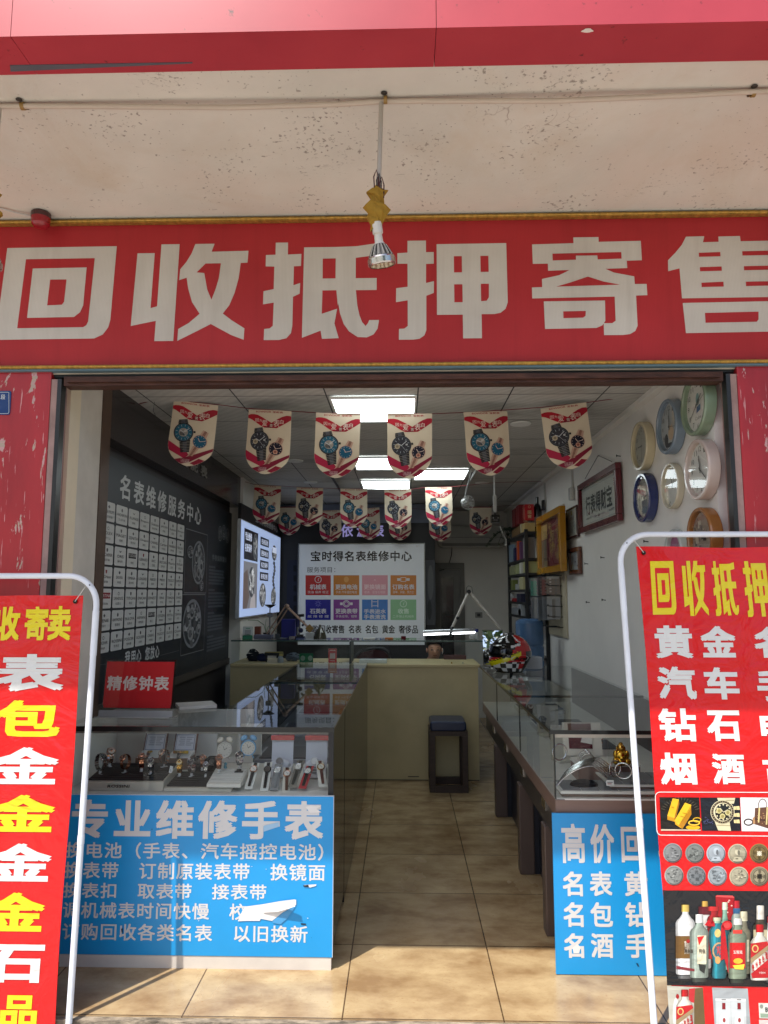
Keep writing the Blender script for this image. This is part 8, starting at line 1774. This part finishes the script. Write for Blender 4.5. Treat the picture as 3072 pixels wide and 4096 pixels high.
m = MB(); m.tube([(0, .01, .034), (0, .01, .055)], .007, 8, S(40, 40, 42)); m.rbox(-.014, .014, .0, .02, .056, .20, .004, S(190, 190, 186)); m.tube([(0, .01, .20), (0, .01, 2.545 - p.z)], .006, 8, S(190, 190, 186)); m.build('drop_rod', PAINT, t_)
for px, py, lb, bl in ((2175, 2020, 'small black adapter on a white conduit on the right wall above the yellow frame', True), (2285, 1975, 'small white junction box on the right wall left of the calligraphy frame', False)):
    p = aX(px, py, 1.31); t_ = thing('wall_adapter', lb, 'adapter', (1.329, p.y, p.z)); m = MB(); cc = S(26, 26, 28) if bl else S(190, 190, 186); m.box(-.035, -.0135 if bl else -.001, -.028, .028, -.05, .045, cc); m.build('housing', GLOSS, t_, bevel=.003); m = MB(); m.box(-.0125, -.001, -.014, .014, -.04, 2.535 - p.z, S(186, 184, 178)); m.build('conduit_cover', PAINT, t_) if bl else m.build('conduit_cover', PAINT, t_)

# ================================================================ THE STREET BEHIND THE CAMERA (what the glass and the mirror reflect)
def leaf_mat():
    m, t, b, o = new_mat('leaf_green'); a = t.nodes.new('ShaderNodeAttribute'); a.attribute_name = 'Col'; t.links.new(a.outputs[0], b.inputs['Base Color']); b.inputs['Roughness'].default_value = .5; return m
LEAF = leaf_mat(); BARK = mat('bark', S(96, 84, 70), .9, 0, .3, 12, bmp=.5, stretch=(3, 3, 1))
def tree(x, y, h, r, lb, seed, n=1500):
    random.seed(seed); t_ = thing('street_tree', lb, 'tree', (x, y, -.12), group='street trees across the pavement')
    m = MB(); m.tube([(0, 0, 0), (.04, .02, h * .25), (-.03, .05, h * .5), (.05, 0, h * .75)], [.15, .12, .09, .05], 10, S(96, 84, 70))
    for k in range(7):
        a = rad(51 * k + 20); z0 = h * (.42 + .05 * k); m.tube([(0, 0, z0), (r * .45 * math.cos(a), r * .45 * math.sin(a), z0 + h * .12), (r * .8 * math.cos(a), r * .8 * math.sin(a), z0 + h * .16)], [.05, .035, .015], 7, S(96, 84, 70))
    m.build('trunk', BARK, t_)
    m = MB(); cl = [(Vector((r * .75 * math.cos(a) * u, r * .75 * math.sin(a) * u, h * .68 + h * .22 * v)), random.uniform(.35, .6) * r) for a, u, v in [(random.uniform(0, 6.28), random.random() ** .5, random.uniform(-1, 1)) for _ in range(16)]]
    for k in range(n):
        c0, cr_ = random.choice(cl); d = Vector((random.gauss(0, 1), random.gauss(0, 1), random.gauss(0, .8))).normalized() * cr_ * random.random() ** .4; p = c0 + d
        u = Vector((random.gauss(0, 1), random.gauss(0, 1), random.gauss(0, .5))).normalized(); w = u.cross(Vector((random.gauss(0, 1), random.gauss(0, 1), random.gauss(0, 1)))).normalized(); L_ = random.uniform(.12, .26)
        g_ = random.uniform(.7, 1.3); m.add([p, p + u * L_ * .5 + w * L_ * .3, p + u * L_, p + u * L_ * .5 - w * L_ * .3], [(0, 1, 2, 3)], (.05 * g_, .10 * g_, .025 * g_, 1))
    m.build('crown', LEAF, t_)
tree(2.3, -5.2, 5.6, 1.9, 'leafy street tree behind the photographer, mirrored in the small desk mirror', 4, 4200)
tree(-6.5, -5.4, 6.2, 2.0, 'leafy street tree along the pavement to the left of the shop', 9)
m = MB(); random.seed(31)
for k in range(2600):
    x, y, z = random.uniform(-7, 9), random.uniform(-5.2, -4.75), random.uniform(-.1, .62); u = Vector((random.gauss(0, 1), random.gauss(0, 1), random.gauss(0, 1))).normalized(); w = u.orthogonal().normalized(); L_ = random.uniform(.06, .11); g_ = random.uniform(.7, 1.4); p = Vector((x, y, z)); m.add([p, p + u * L_ * .5 + w * L_ * .3, p + u * L_, p + u * L_ * .5 - w * L_ * .3], [(0, 1, 2, 3)], (.10 * g_, .13 * g_, .02 * g_, 1))
tag(m.build('hedge', LEAF), 'low yellow green hedge along the kerb opposite the shop', 'hedge')
# ---- pieces of parts go under their part
RULES = {('wall_clock', 'hands'): 'dial', ('wrist_watch', 'dial'): 'case', ('strap_watch', 'dial'): 'case', ('spot_lamp', 'lens'): 'reflector_rim', ('standing_banner', 'print'): 'banner_sheet', ('standing_banner', 'eyelet'): 'banner_sheet',
         ('standing_banner', 'screw'): 'pole_frame', ('standing_banner', 'sleeve'): 'pole_frame', ('back_door', 'pane'): 'leaf', ('back_door', 'bar'): 'leaf', ('blue_notice_board', 'torn_flap'): 'panel', ('blue_notice_board', 'print'): 'panel',
         ('shop_sign', 'lettering'): 'panel', ('alarm_clock', 'dial'): 'body', ('conduit', 'screw'): 'clip', ('motorcycle_helmet', 'emblem'): 'shell', ('motorcycle_helmet', 'hinge_cap'): 'visor', ('brand_board', 'print'): 'panel', ('service_board', 'print'): 'panel', 
         ('desk_sign', 'lettering'): 'card', ('watch_tray', 'lettering'): 'base', ('ceiling_camera', 'sensor_row'): 'housing', ('display_counter', 'drawer_handle'): 'drawer_rail', ('person', 'mask_loop'): 'face', ('work_counter', 'seam'): 'front_panel'}
bn = lambda o: o.name.split('.')[0]
for root in [o for o in bpy.data.objects if o.parent is None and o.children]:
    ch = list(root.children)
    for o in ch:
        to = RULES.get((bn(root), bn(o)))
        if to:
            ps = [p for p in ch if bn(p) == to]
            if ps: o.parent = min(ps, key=lambda p: (sum((Vector(p.bound_box[0]) - Vector(o.bound_box[0]))[i] ** 2 for i in range(3)))) if bn(o) == 'screw' else ps[0]
bpy.context.view_layer.update()
